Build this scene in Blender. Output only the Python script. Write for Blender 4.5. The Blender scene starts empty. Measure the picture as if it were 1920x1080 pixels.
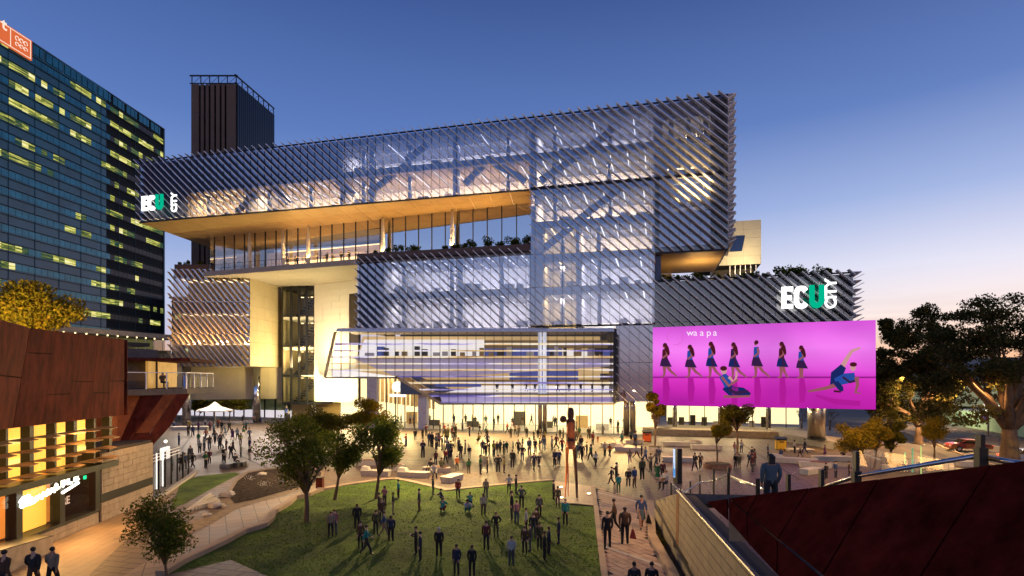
import bpy, math, random
import numpy as np
from mathutils import Vector, Matrix
random.seed(7); np.random.seed(7)
R = math.radians
sc = bpy.context.scene
COL = sc.collection

# ------------------------------------------------------------ camera, sky, light, exposure
F, CX, HY, H = 1067.0, 960.0, 707.0, 9.0        # focal length in px of a 1920 picture, principal column, horizon row, eye height
cd = bpy.data.cameras.new('camera'); cam = bpy.data.objects.new('camera', cd); COL.objects.link(cam)
cam.location = (0, 0, H); cam.rotation_euler = (R(90), 0, 0)
cd.sensor_width = 36; cd.lens = F / 1920 * 36; cd.shift_y = (HY - 540) / 1920
cd.clip_start = .2; cd.clip_end = 4000
sc.camera = cam

W = bpy.data.worlds.new('World'); sc.world = W; W.use_nodes = True
nt = W.node_tree; nt.nodes.clear()
def N(nt, t, **kw):
    n = nt.nodes.new(t)
    for k, v in kw.items():
        if k.startswith('i_'):
            n.inputs[k[2:].replace('_', ' ')].default_value = v
        else: setattr(n, k, v)
    return n
def ramp(n, stops):
    cr = n.color_ramp
    while len(cr.elements) > 1: cr.elements.remove(cr.elements[-1])
    cr.elements[0].position = stops[0][0]; cr.elements[0].color = (*stops[0][1], 1)
    for p, c in stops[1:]:
        e = cr.elements.new(p); e.color = (*c, 1)
def S(r, g, b):                                    # sRGB 0-255 to linear
    f = lambda v: (v / 255 / 12.92) if v / 255 <= .04045 else ((v / 255 + .055) / 1.055) ** 2.4
    return (f(r), f(g), f(b))
tc = N(nt, 'ShaderNodeTexCoord'); sep = N(nt, 'ShaderNodeSeparateXYZ')
nt.links.new(tc.outputs['Generated'], sep.inputs[0])
rl = N(nt, 'ShaderNodeValToRGB'); ramp(rl, [(0, S(160, 140, 150)), (.04, S(205, 194, 214)), (.12, S(190, 200, 232)), (.23, S(134, 160, 214)), (.38, S(90, 122, 188)), (.55, S(62, 90, 152)), (1, S(42, 64, 118))])
rr = N(nt, 'ShaderNodeValToRGB'); ramp(rr, [(0, S(236, 158, 110)), (.04, S(252, 206, 172)), (.09, S(252, 234, 228)), (.16, S(226, 226, 244)), (.26, S(160, 180, 226)), (.38, S(96, 126, 190)), (.55, S(60, 86, 146)), (1, S(42, 62, 114))])
nt.links.new(sep.outputs['Z'], rl.inputs[0]); nt.links.new(sep.outputs['Z'], rr.inputs[0])
az = N(nt, 'ShaderNodeMapRange'); az.inputs['From Min'].default_value = -.45; az.inputs['From Max'].default_value = .6
nt.links.new(sep.outputs['X'], az.inputs['Value'])
nz = N(nt, 'ShaderNodeTexNoise'); nz.inputs['Scale'].default_value = 3.0; nz.inputs['Detail'].default_value = 5
mp = N(nt, 'ShaderNodeMapping'); mp.inputs['Scale'].default_value = (1, 1, 14)
nt.links.new(tc.outputs['Generated'], mp.inputs[0]); nt.links.new(mp.outputs[0], nz.inputs['Vector'])
mx = N(nt, 'ShaderNodeMix', data_type='RGBA')
nt.links.new(az.outputs[0], mx.inputs['Factor']); nt.links.new(rl.outputs[0], mx.inputs['A']); nt.links.new(rr.outputs[0], mx.inputs['B'])
# thin streaks of cloud low over the horizon
cl = N(nt, 'ShaderNodeValToRGB'); ramp(cl, [(.5, (0, 0, 0)), (.68, (1, 1, 1))]); nt.links.new(nz.outputs['Fac'], cl.inputs[0])
lo = N(nt, 'ShaderNodeMapRange'); lo.inputs['From Min'].default_value = .17; lo.inputs['From Max'].default_value = .03; lo.inputs['To Max'].default_value = .22
nt.links.new(sep.outputs['Z'], lo.inputs['Value'])
mm = N(nt, 'ShaderNodeMath', operation='MULTIPLY'); nt.links.new(cl.outputs[0], mm.inputs[0]); nt.links.new(lo.outputs[0], mm.inputs[1])
mx2 = N(nt, 'ShaderNodeMix', data_type='RGBA'); mx2.inputs['B'].default_value = (*S(150, 118, 140), 1)
nt.links.new(mm.outputs[0], mx2.inputs['Factor']); nt.links.new(mx.outputs['Result'], mx2.inputs['A'])
bg = N(nt, 'ShaderNodeBackground'); bg.inputs['Strength'].default_value = 1.02; nt.links.new(mx2.outputs['Result'], bg.inputs['Color'])
sky = N(nt, 'ShaderNodeTexSky'); sky.sky_type = 'NISHITA'; sky.sun_disc = False; sky.sun_elevation = R(1); sky.sun_rotation = R(55)
bg2 = N(nt, 'ShaderNodeBackground'); bg2.inputs['Strength'].default_value = .01; nt.links.new(sky.outputs[0], bg2.inputs['Color'])
ad = N(nt, 'ShaderNodeAddShader'); nt.links.new(bg.outputs[0], ad.inputs[0]); nt.links.new(bg2.outputs[0], ad.inputs[1])
wo = N(nt, 'ShaderNodeOutputWorld'); nt.links.new(ad.outputs[0], wo.inputs[0])
sl = bpy.data.lights.new('sun', 'SUN'); sl.energy = .06; sl.angle = R(8); sl.color = (1, .7, .5)
so = bpy.data.objects.new('sun', sl); COL.objects.link(so); so.rotation_euler = (R(88), 0, R(-55 + 180)) ; so.location = (0, 0, 90)
sc.view_settings.view_transform = 'Standard'; sc.view_settings.look = 'None'; sc.view_settings.exposure = 0; sc.view_settings.gamma = 1
sc.view_settings.use_curve_mapping = False
sc.cycles.transparent_max_bounces = 24; sc.cycles.max_bounces = 6; sc.cycles.sample_clamp_indirect = 4
sc.cycles.caustics_reflective = False; sc.cycles.caustics_refractive = False
sc.cycles.use_denoising = True

def lamp(kind, loc, energy, color, size=1.0, aim=None, size_y=None, spot=None, radius=None):
    l = bpy.data.lights.new('lamp', kind); l.energy = energy; l.color = color
    if kind == 'AREA':
        l.size = size
        if size_y: l.shape = 'RECTANGLE'; l.size_y = size_y
    if kind == 'SPOT': l.spot_size = R(spot or 90); l.spot_blend = .6
    if kind in ('POINT', 'SPOT'): l.shadow_soft_size = radius or .15
    o = bpy.data.objects.new('lamp', l); COL.objects.link(o); o.location = loc
    d = Vector(aim) - Vector(loc) if aim else Vector((0, 0, -1))
    o.rotation_euler = d.to_track_quat('-Z', 'Y').to_euler()
    return o

# ------------------------------------------------------------ helpers
def G(px, py, z=0.0):
    Y = (H - z) * F / (py - HY); return Vector(((px - CX) / F * Y, Y, z))
def P(px, py, Y): return Vector(((px - CX) / F * Y, Y, H - (py - HY) / F * Y))

class Fr:                                          # an upright plane: s along it, d out of it towards the viewer's side, z up
    def __init__(s, a, b):
        a = Vector((a[0], a[1])); b = Vector((b[0], b[1])); s.o = a; s.e = (b - a).normalized(); s.L = (b - a).length
        s.n = Vector((s.e.y, -s.e.x))
        if s.n.dot(a) > 0: s.n = -s.n
    def w(s, t, d, z):
        p = s.o + s.e * t + s.n * d; return Vector((p.x, p.y, z))
    def s(s_, px, d=0):
        u = (px - CX) / F; o = s_.o + s_.n * d
        # u*Y = o.x+e.x t ; Y = o.y+e.y t
        return (u * o.y - o.x) / (s_.e.x - u * s_.e.y)
    def sz(s_, px, py, d=0):
        t = s_.s(px, d); Y = (s_.o + s_.n * d + s_.e * t).y
        return t, H - (py - HY) / F * Y

class MB:
    def __init__(s): s.v = []; s.f = []; s.m = []
    def poly(s, pts, mi=0):
        b = len(s.v); s.v += [tuple(p) for p in pts]; s.f.append(tuple(range(b, b + len(pts)))); s.m.append(mi)
    def hexa(s, a, b, mi=0, side=None):            # a: bottom ring of points, b: top ring
        nv = Vector((0, 0, 0)); a = [Vector(p) for p in a]; b = [Vector(p) for p in b]
        for i in range(1, len(a) - 1): nv += (a[i] - a[0]).cross(a[i + 1] - a[0])
        if nv.dot(b[0] - a[0]) < 0: a = a[::-1]; b = b[::-1]
        n = len(a); k = len(s.v); s.v += [tuple(p) for p in a] + [tuple(p) for p in b]
        s.f.append(tuple(range(k + n - 1, k - 1, -1))); s.m.append(mi)
        s.f.append(tuple(range(k + n, k + 2 * n))); s.m.append(mi)
        for i in range(n):
            j = (i + 1) % n; s.f.append((k + i, k + j, k + n + j, k + n + i)); s.m.append(mi if side is None else side[i])
        return s
    def box(s, c, size, rz=0, mi=0):
        cx, cy, cz = c; x, y, z = size[0] / 2, size[1] / 2, size[2] / 2; co, si = math.cos(rz), math.sin(rz)
        q = [(cx + a * co - b * si, cy + a * si + b * co) for a, b in ((-x, -y), (x, -y), (x, y), (-x, y))]
        return s.hexa([(*p, cz - z) for p in q], [(*p, cz + z) for p in q], mi)
    def fbox(s, fr, s0, s1, d0, d1, z0, z1, mi=0):
        q = [(s0, d0), (s1, d0), (s1, d1), (s0, d1)]
        return s.hexa([fr.w(t, d, z0) for t, d in q], [fr.w(t, d, z1) for t, d in q], mi)
    def ext(s, pts, vec, mi=0):                    # extrude a planar polygon along vec
        v = Vector(vec); return s.hexa([Vector(p) for p in pts], [Vector(p) + v for p in pts], mi)
    def tube(s, path, rad, n=8, mi=0, cap=True):
        path = [Vector(p) for p in path]
        if not hasattr(rad, '__len__'): rad = [rad] * len(path)
        k = len(s.v)
        for i, p in enumerate(path):
            d = (path[min(i + 1, len(path) - 1)] - path[max(i - 1, 0)]).normalized()
            a = d.orthogonal().normalized() if abs(d.z) > .98 else d.cross(Vector((0, 0, 1))).normalized()
            if abs(d.z) > .98: a = Vector((1, 0, 0)); a = (a - d * a.dot(d)).normalized()
            b = d.cross(a)
            for j in range(n):
                t = 2 * math.pi * j / n; s.v.append(tuple(p + (a * math.cos(t) + b * math.sin(t)) * rad[i]))
        for i in range(len(path) - 1):
            for j in range(n):
                q = (j + 1) % n; s.f.append((k + i * n + j, k + i * n + q, k + (i + 1) * n + q, k + (i + 1) * n + j)); s.m.append(mi)
        if cap:
            s.f.append(tuple(k + j for j in reversed(range(n)))); s.m.append(mi)
            s.f.append(tuple(k + (len(path) - 1) * n + j for j in range(n))); s.m.append(mi)
        return s
    def ball(s, c, r, n=10, m=6, mi=0):
        if not hasattr(r, '__len__'): r = (r, r, r)
        k = len(s.v)
        for i in range(m + 1):
            ph = math.pi * i / m
            for j in range(n):
                t = 2 * math.pi * j / n
                s.v.append((c[0] + r[0] * math.sin(ph) * math.cos(t), c[1] + r[1] * math.sin(ph) * math.sin(t), c[2] + r[2] * math.cos(ph)))
        for i in range(m):
            for j in range(n):
                q = (j + 1) % n; s.f.append((k + i * n + j, k + (i + 1) * n + j, k + (i + 1) * n + q, k + i * n + q)); s.m.append(mi)
        return s
    def mesh(s, name):
        me = bpy.data.meshes.new(name); me.from_pydata(s.v, [], s.f)
        if any(s.m): me.polygons.foreach_set('material_index', s.m)
        me.update(); return me
    def build(s, name, mats, parent=None, smooth=False, local=False, **props):
        me = s.mesh(name)
        for m in (mats if isinstance(mats, (list, tuple)) else [mats]): me.materials.append(m)
        if smooth: me.shade_smooth()
        return link(name, me, parent, local, **props)
def wloc(o):
    v = Vector((0, 0, 0))
    while o is not None: v += o.location; o = o.parent
    return v
def link(name, me, parent=None, local=False, **props):
    o = bpy.data.objects.new(name, me); COL.objects.link(o)
    if parent is not None:
        o.parent = parent
        if not local: o.location = -wloc(parent)
    for k, v in props.items(): o[k] = v
    return o
def thing(name, label, cat, loc=(0, 0, 0), group=None):
    o = bpy.data.objects.new(name, None); COL.objects.link(o); o.location = loc; o.empty_display_size = .3
    o['label'] = label; o['category'] = cat
    if group: o['group'] = group
    return o
def tag(o, label, cat, group=None):
    o['label'] = label; o['category'] = cat
    if group: o['group'] = group
    return o
def pieces(name, items, mats, parent, cap=300, key=None):
    """items: list of MB (one per piece). The first cap become parts, the rest one part of kind stuff."""
    if key: items = sorted(items, key=key)
    for it in items[:cap]: it.build(name, mats, parent)
    rest = items[cap:]
    if rest:
        m = MB()
        for it in rest:
            k = len(m.v); m.v += it.v; m.f += [tuple(i + k for i in f) for f in it.f]; m.m += it.m
        m.build(name + '_field', mats, parent, kind='stuff')
def tree_copy(root, loc, rz=0, scale=1.0):
    r = root.copy(); COL.objects.link(r); r.location = loc; r.rotation_euler = (0, 0, rz); r.scale = (scale,) * 3
    for ch in root.children:
        c = ch.copy(); COL.objects.link(c); c.parent = r
        for g in ch.children:
            d = g.copy(); COL.objects.link(d); d.parent = c
    return r

# ------------------------------------------------------------ materials
def mat(name, col, rough=.6, metal=0.0, emit=None, es=0.0, var=.18, scale=3.0, bump=.0, bscale=20., stretch=(1, 1, 1), spec=.5, col2=None, coat=0):
    m = bpy.data.materials.new(name); m.use_nodes = True; t = m.node_tree; b = t.nodes['Principled BSDF']
    b.inputs['Roughness'].default_value = rough; b.inputs['Metallic'].default_value = metal
    b.inputs['Specular IOR Level'].default_value = spec; b.inputs['Coat Weight'].default_value = coat
    c = N(t, 'ShaderNodeTexCoord'); mp = N(t, 'ShaderNodeMapping'); mp.inputs['Scale'].default_value = stretch
    t.links.new(c.outputs['Object'], mp.inputs[0])
    n = N(t, 'ShaderNodeTexNoise'); n.inputs['Scale'].default_value = scale; n.inputs['Detail'].default_value = 8; n.inputs['Roughness'].default_value = .65
    t.links.new(mp.outputs[0], n.inputs['Vector'])
    r = N(t, 'ShaderNodeValToRGB')
    dark = tuple(max(0, v * (1 - var)) for v in col); light = col2 or tuple(min(1, v * (1 + var)) for v in col)
    ramp(r, [(.3, dark), (.7, light)]); t.links.new(n.outputs['Fac'], r.inputs[0]); t.links.new(r.outputs[0], b.inputs['Base Color'])
    if bump:
        n2 = N(t, 'ShaderNodeTexNoise'); n2.inputs['Scale'].default_value = bscale; n2.inputs['Detail'].default_value = 6
        t.links.new(mp.outputs[0], n2.inputs['Vector'])
        bp = N(t, 'ShaderNodeBump'); bp.inputs['Strength'].default_value = bump; bp.inputs['Distance'].default_value = .03
        t.links.new(n2.outputs['Fac'], bp.inputs['Height']); t.links.new(bp.outputs[0], b.inputs['Normal'])
    if emit: b.inputs['Emission Color'].default_value = (*emit, 1); b.inputs['Emission Strength'].default_value = es
    return m
def emis(name, col, s=1.0):
    m = bpy.data.materials.new(name); m.use_nodes = True; t = m.node_tree; t.nodes.clear()
    e = N(t, 'ShaderNodeEmission'); e.inputs[0].default_value = (*col, 1); e.inputs[1].default_value = s
    o = N(t, 'ShaderNodeOutputMaterial'); t.links.new(e.outputs[0], o.inputs[0]); return m
def emis_var(name, c1, c2, c3, s=1.0, scale=1.2):
    m = bpy.data.materials.new(name); m.use_nodes = True; t = m.node_tree; t.nodes.clear()
    g = N(t, 'ShaderNodeNewGeometry'); mp = N(t, 'ShaderNodeMapping'); mp.inputs['Scale'].default_value = (.35, .2, 3.2); n = N(t, 'ShaderNodeTexNoise'); n.inputs['Scale'].default_value = scale; n.inputs['Detail'].default_value = 3
    r = N(t, 'ShaderNodeValToRGB'); ramp(r, [(.36, c1), (.52, c2), (.62, c3)]); e = N(t, 'ShaderNodeEmission'); e.inputs[1].default_value = s; o = N(t, 'ShaderNodeOutputMaterial')
    for a, b in ((g.outputs['Position'], mp.inputs[0]), (mp.outputs[0], n.inputs['Vector']), (n.outputs['Fac'], r.inputs[0]), (r.outputs[0], e.inputs[0]), (e.outputs[0], o.inputs[0])): t.links.new(a, b)
    return m
def glass(name, tint=(.8, .85, .95), refl=.35, rough=.02, rcol=(1, 1, 1), wav=.0):
    m = bpy.data.materials.new(name); m.use_nodes = True; t = m.node_tree; t.nodes.clear()
    tr = N(t, 'ShaderNodeBsdfTransparent'); tr.inputs[0].default_value = (*tint, 1)
    gl = N(t, 'ShaderNodeBsdfGlossy'); gl.inputs['Color'].default_value = (*rcol, 1); gl.inputs['Roughness'].default_value = rough
    ge = N(t, 'ShaderNodeNewGeometry'); dp = N(t, 'ShaderNodeVectorMath', operation='DOT_PRODUCT'); t.links.new(ge.outputs['Normal'], dp.inputs[0]); t.links.new(ge.outputs['Incoming'], dp.inputs[1])
    ab = N(t, 'ShaderNodeMath', operation='ABSOLUTE'); t.links.new(dp.outputs['Value'], ab.inputs[0])
    iv = N(t, 'ShaderNodeMath', operation='SUBTRACT'); iv.inputs[0].default_value = 1; t.links.new(ab.outputs[0], iv.inputs[1])
    pw = N(t, 'ShaderNodeMath', operation='POWER'); pw.inputs[1].default_value = 4; t.links.new(iv.outputs[0], pw.inputs[0])
    ml = N(t, 'ShaderNodeMath', operation='MULTIPLY_ADD'); ml.inputs[1].default_value = .6 if refl > .1 else .3; ml.inputs[2].default_value = refl; ml.use_clamp = True; t.links.new(pw.outputs[0], ml.inputs[0])
    bf = N(t, 'ShaderNodeMath', operation='SUBTRACT'); bf.inputs[0].default_value = 1; t.links.new(ge.outputs['Backfacing'], bf.inputs[1])
    ma = N(t, 'ShaderNodeMath', operation='MULTIPLY'); t.links.new(ml.outputs[0], ma.inputs[0]); t.links.new(bf.outputs[0], ma.inputs[1])
    mi = N(t, 'ShaderNodeMixShader'); t.links.new(ma.outputs[0], mi.inputs[0]); t.links.new(tr.outputs[0], mi.inputs[1]); t.links.new(gl.outputs[0], mi.inputs[2])
    if wav:
        n = N(t, 'ShaderNodeTexNoise'); n.inputs['Scale'].default_value = .4; bp = N(t, 'ShaderNodeBump'); bp.inputs['Strength'].default_value = wav; bp.inputs['Distance'].default_value = .2
        g = N(t, 'ShaderNodeNewGeometry'); t.links.new(g.outputs['Position'], n.inputs['Vector'])
        t.links.new(n.outputs['Fac'], bp.inputs['Height']); t.links.new(bp.outputs[0], gl.inputs['Normal'])
    o = N(t, 'ShaderNodeOutputMaterial'); t.links.new(mi.outputs[0], o.inputs[0]); return m
def leafmat(name, c1, c2, c3=None):
    m = bpy.data.materials.new(name); m.use_nodes = True; t = m.node_tree; t.nodes.clear()
    g = N(t, 'ShaderNodeNewGeometry'); n = N(t, 'ShaderNodeTexNoise'); n.inputs['Scale'].default_value = 1.6; n.inputs['Detail'].default_value = 4
    t.links.new(g.outputs['Position'], n.inputs['Vector'])
    r = N(t, 'ShaderNodeValToRGB'); ramp(r, [(.32, c1), (.62, c2)] + ([(.75, c3)] if c3 else [])); 
    ma = N(t, 'ShaderNodeMath', operation='MULTIPLY_ADD'); ma.inputs[1].default_value = .35; t.links.new(g.outputs['Random Per Island'], ma.inputs[0])
    m2 = N(t, 'ShaderNodeMath', operation='MULTIPLY'); m2.inputs[1].default_value = .8; t.links.new(n.outputs['Fac'], m2.inputs[0]); t.links.new(m2.outputs[0], ma.inputs[2])
    t.links.new(ma.outputs[0], r.inputs[0])
    d = N(t, 'ShaderNodeBsdfDiffuse'); tl = N(t, 'ShaderNodeBsdfTranslucent'); t.links.new(r.outputs[0], d.inputs[0]); t.links.new(r.outputs[0], tl.inputs[0])
    mi = N(t, 'ShaderNodeMixShader'); mi.inputs[0].default_value = .35; t.links.new(d.outputs[0], mi.inputs[1]); t.links.new(tl.outputs[0], mi.inputs[2])
    o = N(t, 'ShaderNodeOutputMaterial'); t.links.new(mi.outputs[0], o.inputs[0]); return m
def paving(name, c1, c2, mortar, bw, bh, rot=0., rough=.55, msize=.012):
    m = mat(name, c1, rough); t = m.node_tree; b = t.nodes['Principled BSDF']
    g = N(t, 'ShaderNodeNewGeometry'); mp = N(t, 'ShaderNodeMapping'); mp.inputs['Rotation'].default_value = (0, 0, rot)
    t.links.new(g.outputs['Position'], mp.inputs[0])
    br = N(t, 'ShaderNodeTexBrick'); br.inputs['Color1'].default_value = (*c1, 1); br.inputs['Color2'].default_value = (*c2, 1); br.inputs['Mortar'].default_value = (*mortar, 1)
    br.inputs['Scale'].default_value = 1; br.inputs['Brick Width'].default_value = bw; br.inputs['Row Height'].default_value = bh; br.inputs['Mortar Size'].default_value = msize
    t.links.new(mp.outputs[0], br.inputs['Vector'])
    n = N(t, 'ShaderNodeTexNoise'); n.inputs['Scale'].default_value = .35; n.inputs['Detail'].default_value = 9; t.links.new(g.outputs['Position'], n.inputs['Vector'])
    r = N(t, 'ShaderNodeValToRGB'); ramp(r, [(.3, (.55, .55, .55)), (.7, (1.15, 1.12, 1.1))]); t.links.new(n.outputs['Fac'], r.inputs[0])
    mu = N(t, 'ShaderNodeMix', data_type='RGBA', blend_type='MULTIPLY'); mu.inputs['Factor'].default_value = 1
    t.links.new(br.outputs['Color'], mu.inputs['A']); t.links.new(r.outputs[0], mu.inputs['B']); t.links.new(mu.outputs['Result'], b.inputs['Base Color'])
    rg = N(t, 'ShaderNodeMapRange'); rg.inputs['To Min'].default_value = rough - .2; rg.inputs['To Max'].default_value = rough + .2
    t.links.new(n.outputs['Fac'], rg.inputs['Value']); t.links.new(rg.outputs[0], b.inputs['Roughness'])
    return m
M = {}
M['alu'] = mat('aluminium', (.85, .85, .87), .4, .1, var=.12)
M['bronze'] = mat('bronze_metal', (.66, .46, .2), .45, .1, var=.2)
M['darkmetal'] = mat('dark_metal', (.03, .032, .037), .45, .5)
M['steel'] = mat('brushed_steel', (.55, .55, .56), .25, 1., var=.1, stretch=(1, 1, .1))
M['chrome'] = mat('polished_steel', (.75, .76, .82), .12, 1., var=.05)
M['spandrel'] = mat('spandrel', (.055, .075, .14), .3, .2)
M['cream'] = mat('cream_cladding', (.52, .44, .30), .5, .1, var=.08, scale=.6)
M['goldpanel'] = mat('gold_soffit', (.55, .37, .16), .38, .35, var=.12, scale=.8)
M['white'] = mat('white_paint', (.75, .73, .68), .5, var=.04)
M['roomwall'] = mat('room_wall', (.7, .66, .6), .7, var=.12, scale=.5)
M['roomdark'] = mat('room_dark', (.10, .085, .06), .6, var=.4)
M['floor'] = mat('floor_slab', (.32, .29, .26), .5)
M['ceil'] = mat('ceiling', (.6, .58, .55), .7)
M['strip'] = emis('strip_light', (1, .93, .8), 2.4)
M['strip_cool'] = emis('strip_light_cool', (.92, .92, 1), 2.4)
M['strip_warm'] = emis('strip_light_warm', (1, .72, .33), 4)
M['lobbylight'] = emis('lobby_light', (1, .83, .5), 16)
M['glass'] = glass('facade_glass', (.88, .89, .95), .41, wav=.02, rcol=(.86, .88, 1))
M['glass_arm'] = glass('facade_glass_dim', (.35, .38, .5), .16, wav=.02)  # darker tint stands in for dark fin undersides reflected in the glass
M['glass_clear'] = glass('clear_glass', (.96, .97, .975), .03)
M['glass_terrace'] = glass('terrace_glass', (.9, .84, .78), .28, wav=.03)
M['corten'] = mat('corten_steel', (.125, .023, .010), .8, .0, var=.6, scale=2.2, bump=.5, bscale=60, spec=.2, stretch=(1, 1, .3))
M['corten_o'] = mat('corten_orange', (.30, .085, .025), .75, var=.4, scale=1.0, bump=.3, bscale=50, spec=.25)
M['sand'] = mat('sandstone', (.40, .31, .21), .8, var=.22, scale=2.0, bump=.4, bscale=30)
M['sand_d'] = mat('dark_stone', (.13, .11, .10), .8, var=.25, bump=.3)
M['conc'] = mat('concrete', (.45, .41, .35), .75, var=.15, scale=1.2, bump=.25, bscale=25)
M['conc_p'] = mat('kerb_stone', (.36, .26, .17), .8, var=.2, scale=1.0, bump=.3)
M['joint'] = mat('joint', (.04, .03, .025), .9)
M['black'] = mat('black_metal', (.012, .012, .013), .4, .2)
M['soil'] = mat('soil', (.045, .025, .015), .95, var=.5, scale=9, bump=1, bscale=30)
M['bark'] = mat('bark', (.11, .07, .045), .9, var=.4, scale=6, bump=.6, stretch=(1, 1, .3))
M['bark_l'] = mat('pale_bark', (.19, .115, .06), .9, var=.4, scale=4, bump=.6, stretch=(1, 1, .3))
M['leaf_d'] = leafmat('leaf_dark', (.03, .05, .007), (.09, .12, .018), (.16, .16, .03))
M['leaf_y'] = leafmat('leaf_lamp_gold', (.12, .10, .012), (.33, .24, .02), (.45, .27, .025))  # yellow of the lamplight is put into the leaf colour
M['leaf_o'] = leafmat('leaf_olive', (.055, .06, .012), (.17, .15, .02), (.24, .18, .025))
M['leaf_f'] = leafmat('leaf_fig', (.03, .036, .012), (.09, .088, .026), (.17, .13, .04))
# ------------------------------------------------------------ ground, roads, paths, lawn, water
def sheet(name, pts, m, z, **kw):
    mb = MB(); mb.poly([(p[0], p[1], z) for p in pts]); return mb.build(name, m, None, **kw)
def gp(*l): return [G(x, y) for x, y in l]
M['ground'] = mat('ground', (.11, .10, .10), .9, var=.3, scale=.05)
M['paving'] = paving('plaza_paving', (.19, .135, .092), (.145, .10, .068), (.02, .013, .01), 1.3, .65, R(14.4), msize=.04)
M['paving2'] = paving('warm_paving', (.36, .25, .15), (.31, .21, .125), (.12, .08, .05), 1.5, .5, R(83))
M['asphalt'] = mat('asphalt', (.055, .05, .048), .8, var=.25, scale=.6, bump=.2)
M['grass'] = mat('turf', (.035, .10, .002), .95, var=.6, scale=.45, bump=1, bscale=40, col2=(.10, .18, .004))
M['water'] = mat('water', (.014, .013, .014), .5, bump=1.0, bscale=6, var=.8, scale=2.2, spec=.0, col2=(.10, .085, .075), stretch=(1, 2.5, 1))  # no specular; pale ripple glints are put into the colour
M['water'].node_tree.nodes['Principled BSDF'].inputs['IOR'].default_value = 1.12
M['line'] = mat('road_paint', (.6, .57, .5), .7)
sheet('ground', [(-1500, -60), (1500, -60), (1500, 2500), (-1500, 2500)], M['ground'], -.03, kind='structure')
sheet('plaza_pavement', [(-60, 5), (70, 5), (46, 60), (56, 92), (60, 125), (-75, 135), (-75, 60)], M['paving'], 0, kind='structure')
sheet('left_walkway', gp((0, 1180), (24, 1060), (183, 963), (282, 938), (338, 903), (336, 918), (300, 960), (250, 1000), (170, 1075), (120, 1180)), M['paving2'], .008, kind='structure')
road = [G(1652, 800), G(1700, 772), Vector((150, 190, 0)), Vector((160, 60, 0)), Vector((90, 30, 0)), G(1930, 905), G(1800, 868)]
sheet('road', road, M['asphalt'], .012, kind='structure')
def strip(mb, a, b, w, z):
    d = (b - a).normalized(); n = Vector((-d.y, d.x, 0)) * w / 2
    mb.poly([a + n + Vector((0, 0, z)), a - n + Vector((0, 0, z)), b - n + Vector((0, 0, z)), b + n + Vector((0, 0, z))])
mb = MB()
a, b = G(1672, 806), G(1925, 846); strip(mb, a, b, .25, .02)
a, b = G(1690, 790), G(1925, 826)
for i in range(14):
    p = a + (b - a) * (i / 14); q = a + (b - a) * ((i + .45) / 14); strip(mb, p, q, .22, .02)
a, b = G(1690, 826), G(1925, 868)
for i in range(10):
    p = a + (b - a) * (i / 10); q = a + (b - a) * ((i + .45) / 10); strip(mb, p, q, .25, .02)
mb.build('road_markings', M['line'], None, kind='structure')
def wall_line(pts, w, h, z0=0.0):                  # a raised kerb running along a polyline
    mb = MB(); pts = [Vector((p[0], p[1], 0)) for p in pts]
    L = []; Rr = []
    for i, p in enumerate(pts):
        d = (pts[min(i + 1, len(pts) - 1)] - pts[max(i - 1, 0)]).normalized(); n = Vector((-d.y, d.x, 0)) * w / 2
        L.append(p + n); Rr.append(p - n)
    for i in range(len(pts) - 1):
        q = [L[i], Rr[i], Rr[i + 1], L[i + 1]]
        mb.hexa([(p.x, p.y, z0) for p in q], [(p.x, p.y, h) for p in q])
    return mb
wall_line([G(1655, 806), G(1700, 812), G(1800, 852), G(1935, 898)], .3, .14).build('kerb', M['conc_p'], None, kind='structure')

# lawn: gently raised turf bounded by stone kerbs
wavy = [(300, 1085), (345, 1058), (384, 1040), (425, 1020), (455, 1003), (496, 990), (508, 978), (512, 966), (540, 950), (552, 938), (578, 932), (602, 922)]
top = [(602, 919), (640, 912), (700, 903), (742, 899), (790, 909), (838, 921), (905, 914), (975, 907), (1035, 902)]
lawn_pts = wavy + top[1:] + [(1041, 930), (1041, 944), (1114, 950), (1121, 1010), (1131, 1085), (1140, 1200), (250, 1200)]
Z = .10
lw = [G(x, y, Z) for x, y in lawn_pts]
mb = MB(); mb.hexa([(p.x, p.y, -.02) for p in reversed(lw)], [(p.x, p.y, Z) for p in reversed(lw)])
mb.build('lawn', M['grass'], None, kind='structure')
def inside(poly, x, y):
    c = False; n = len(poly)
    for i in range(n):
        a, b = poly[i], poly[i - 1]
        if (a.y > y) != (b.y > y) and x < (b.x - a.x) * (y - a.y) / (b.y - a.y) + a.x: c = not c
    return c
rs = np.random.RandomState(3); vs = []; fs = []
xs = [p.x for p in lw]; ys = [p.y for p in lw]
while len(fs) < 26000:
    y = 16 + (max(ys) - 16) * rs.rand() ** 1.3; x = min(xs) + (max(xs) - min(xs)) * rs.rand()
    if not inside(lw, x, y): continue
    a = rs.rand() * 6.28; w = .018 + .014 * rs.rand() + y * .0004; h = .015 + .025 * rs.rand(); k = len(vs)
    dx, dy = math.cos(a) * w, math.sin(a) * w
    vs += [(x - dx, y - dy, Z), (x + dx, y + dy, Z), (x + dy * 1.2, y - dx, Z + h)]; fs.append((k, k + 1, k + 2))
me = bpy.data.meshes.new('grass'); me.from_pydata(vs, [], fs); me.materials.append(leafmat('grass_blade', (.03, .085, .002), (.08, .17, .003), (.15, .22, .01)))
link('grass', me, None, kind='stuff')
wall_line([G(x, y) for x, y in wavy], .42, .34).build('lawn_edge_wall', M['conc_p'], None, kind='structure')
wall_line([G(x, y) for x, y in top], .62, .15).build('lawn_kerb', M['conc_p'], None, kind='structure')
wall_line([G(x, y) for x, y in [(1112, 912), (1117, 950), (1124, 1010), (1134, 1085), (1145, 1200)]], .3, .13).build('path_kerb', M['conc_p'], None, kind='structure')
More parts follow.
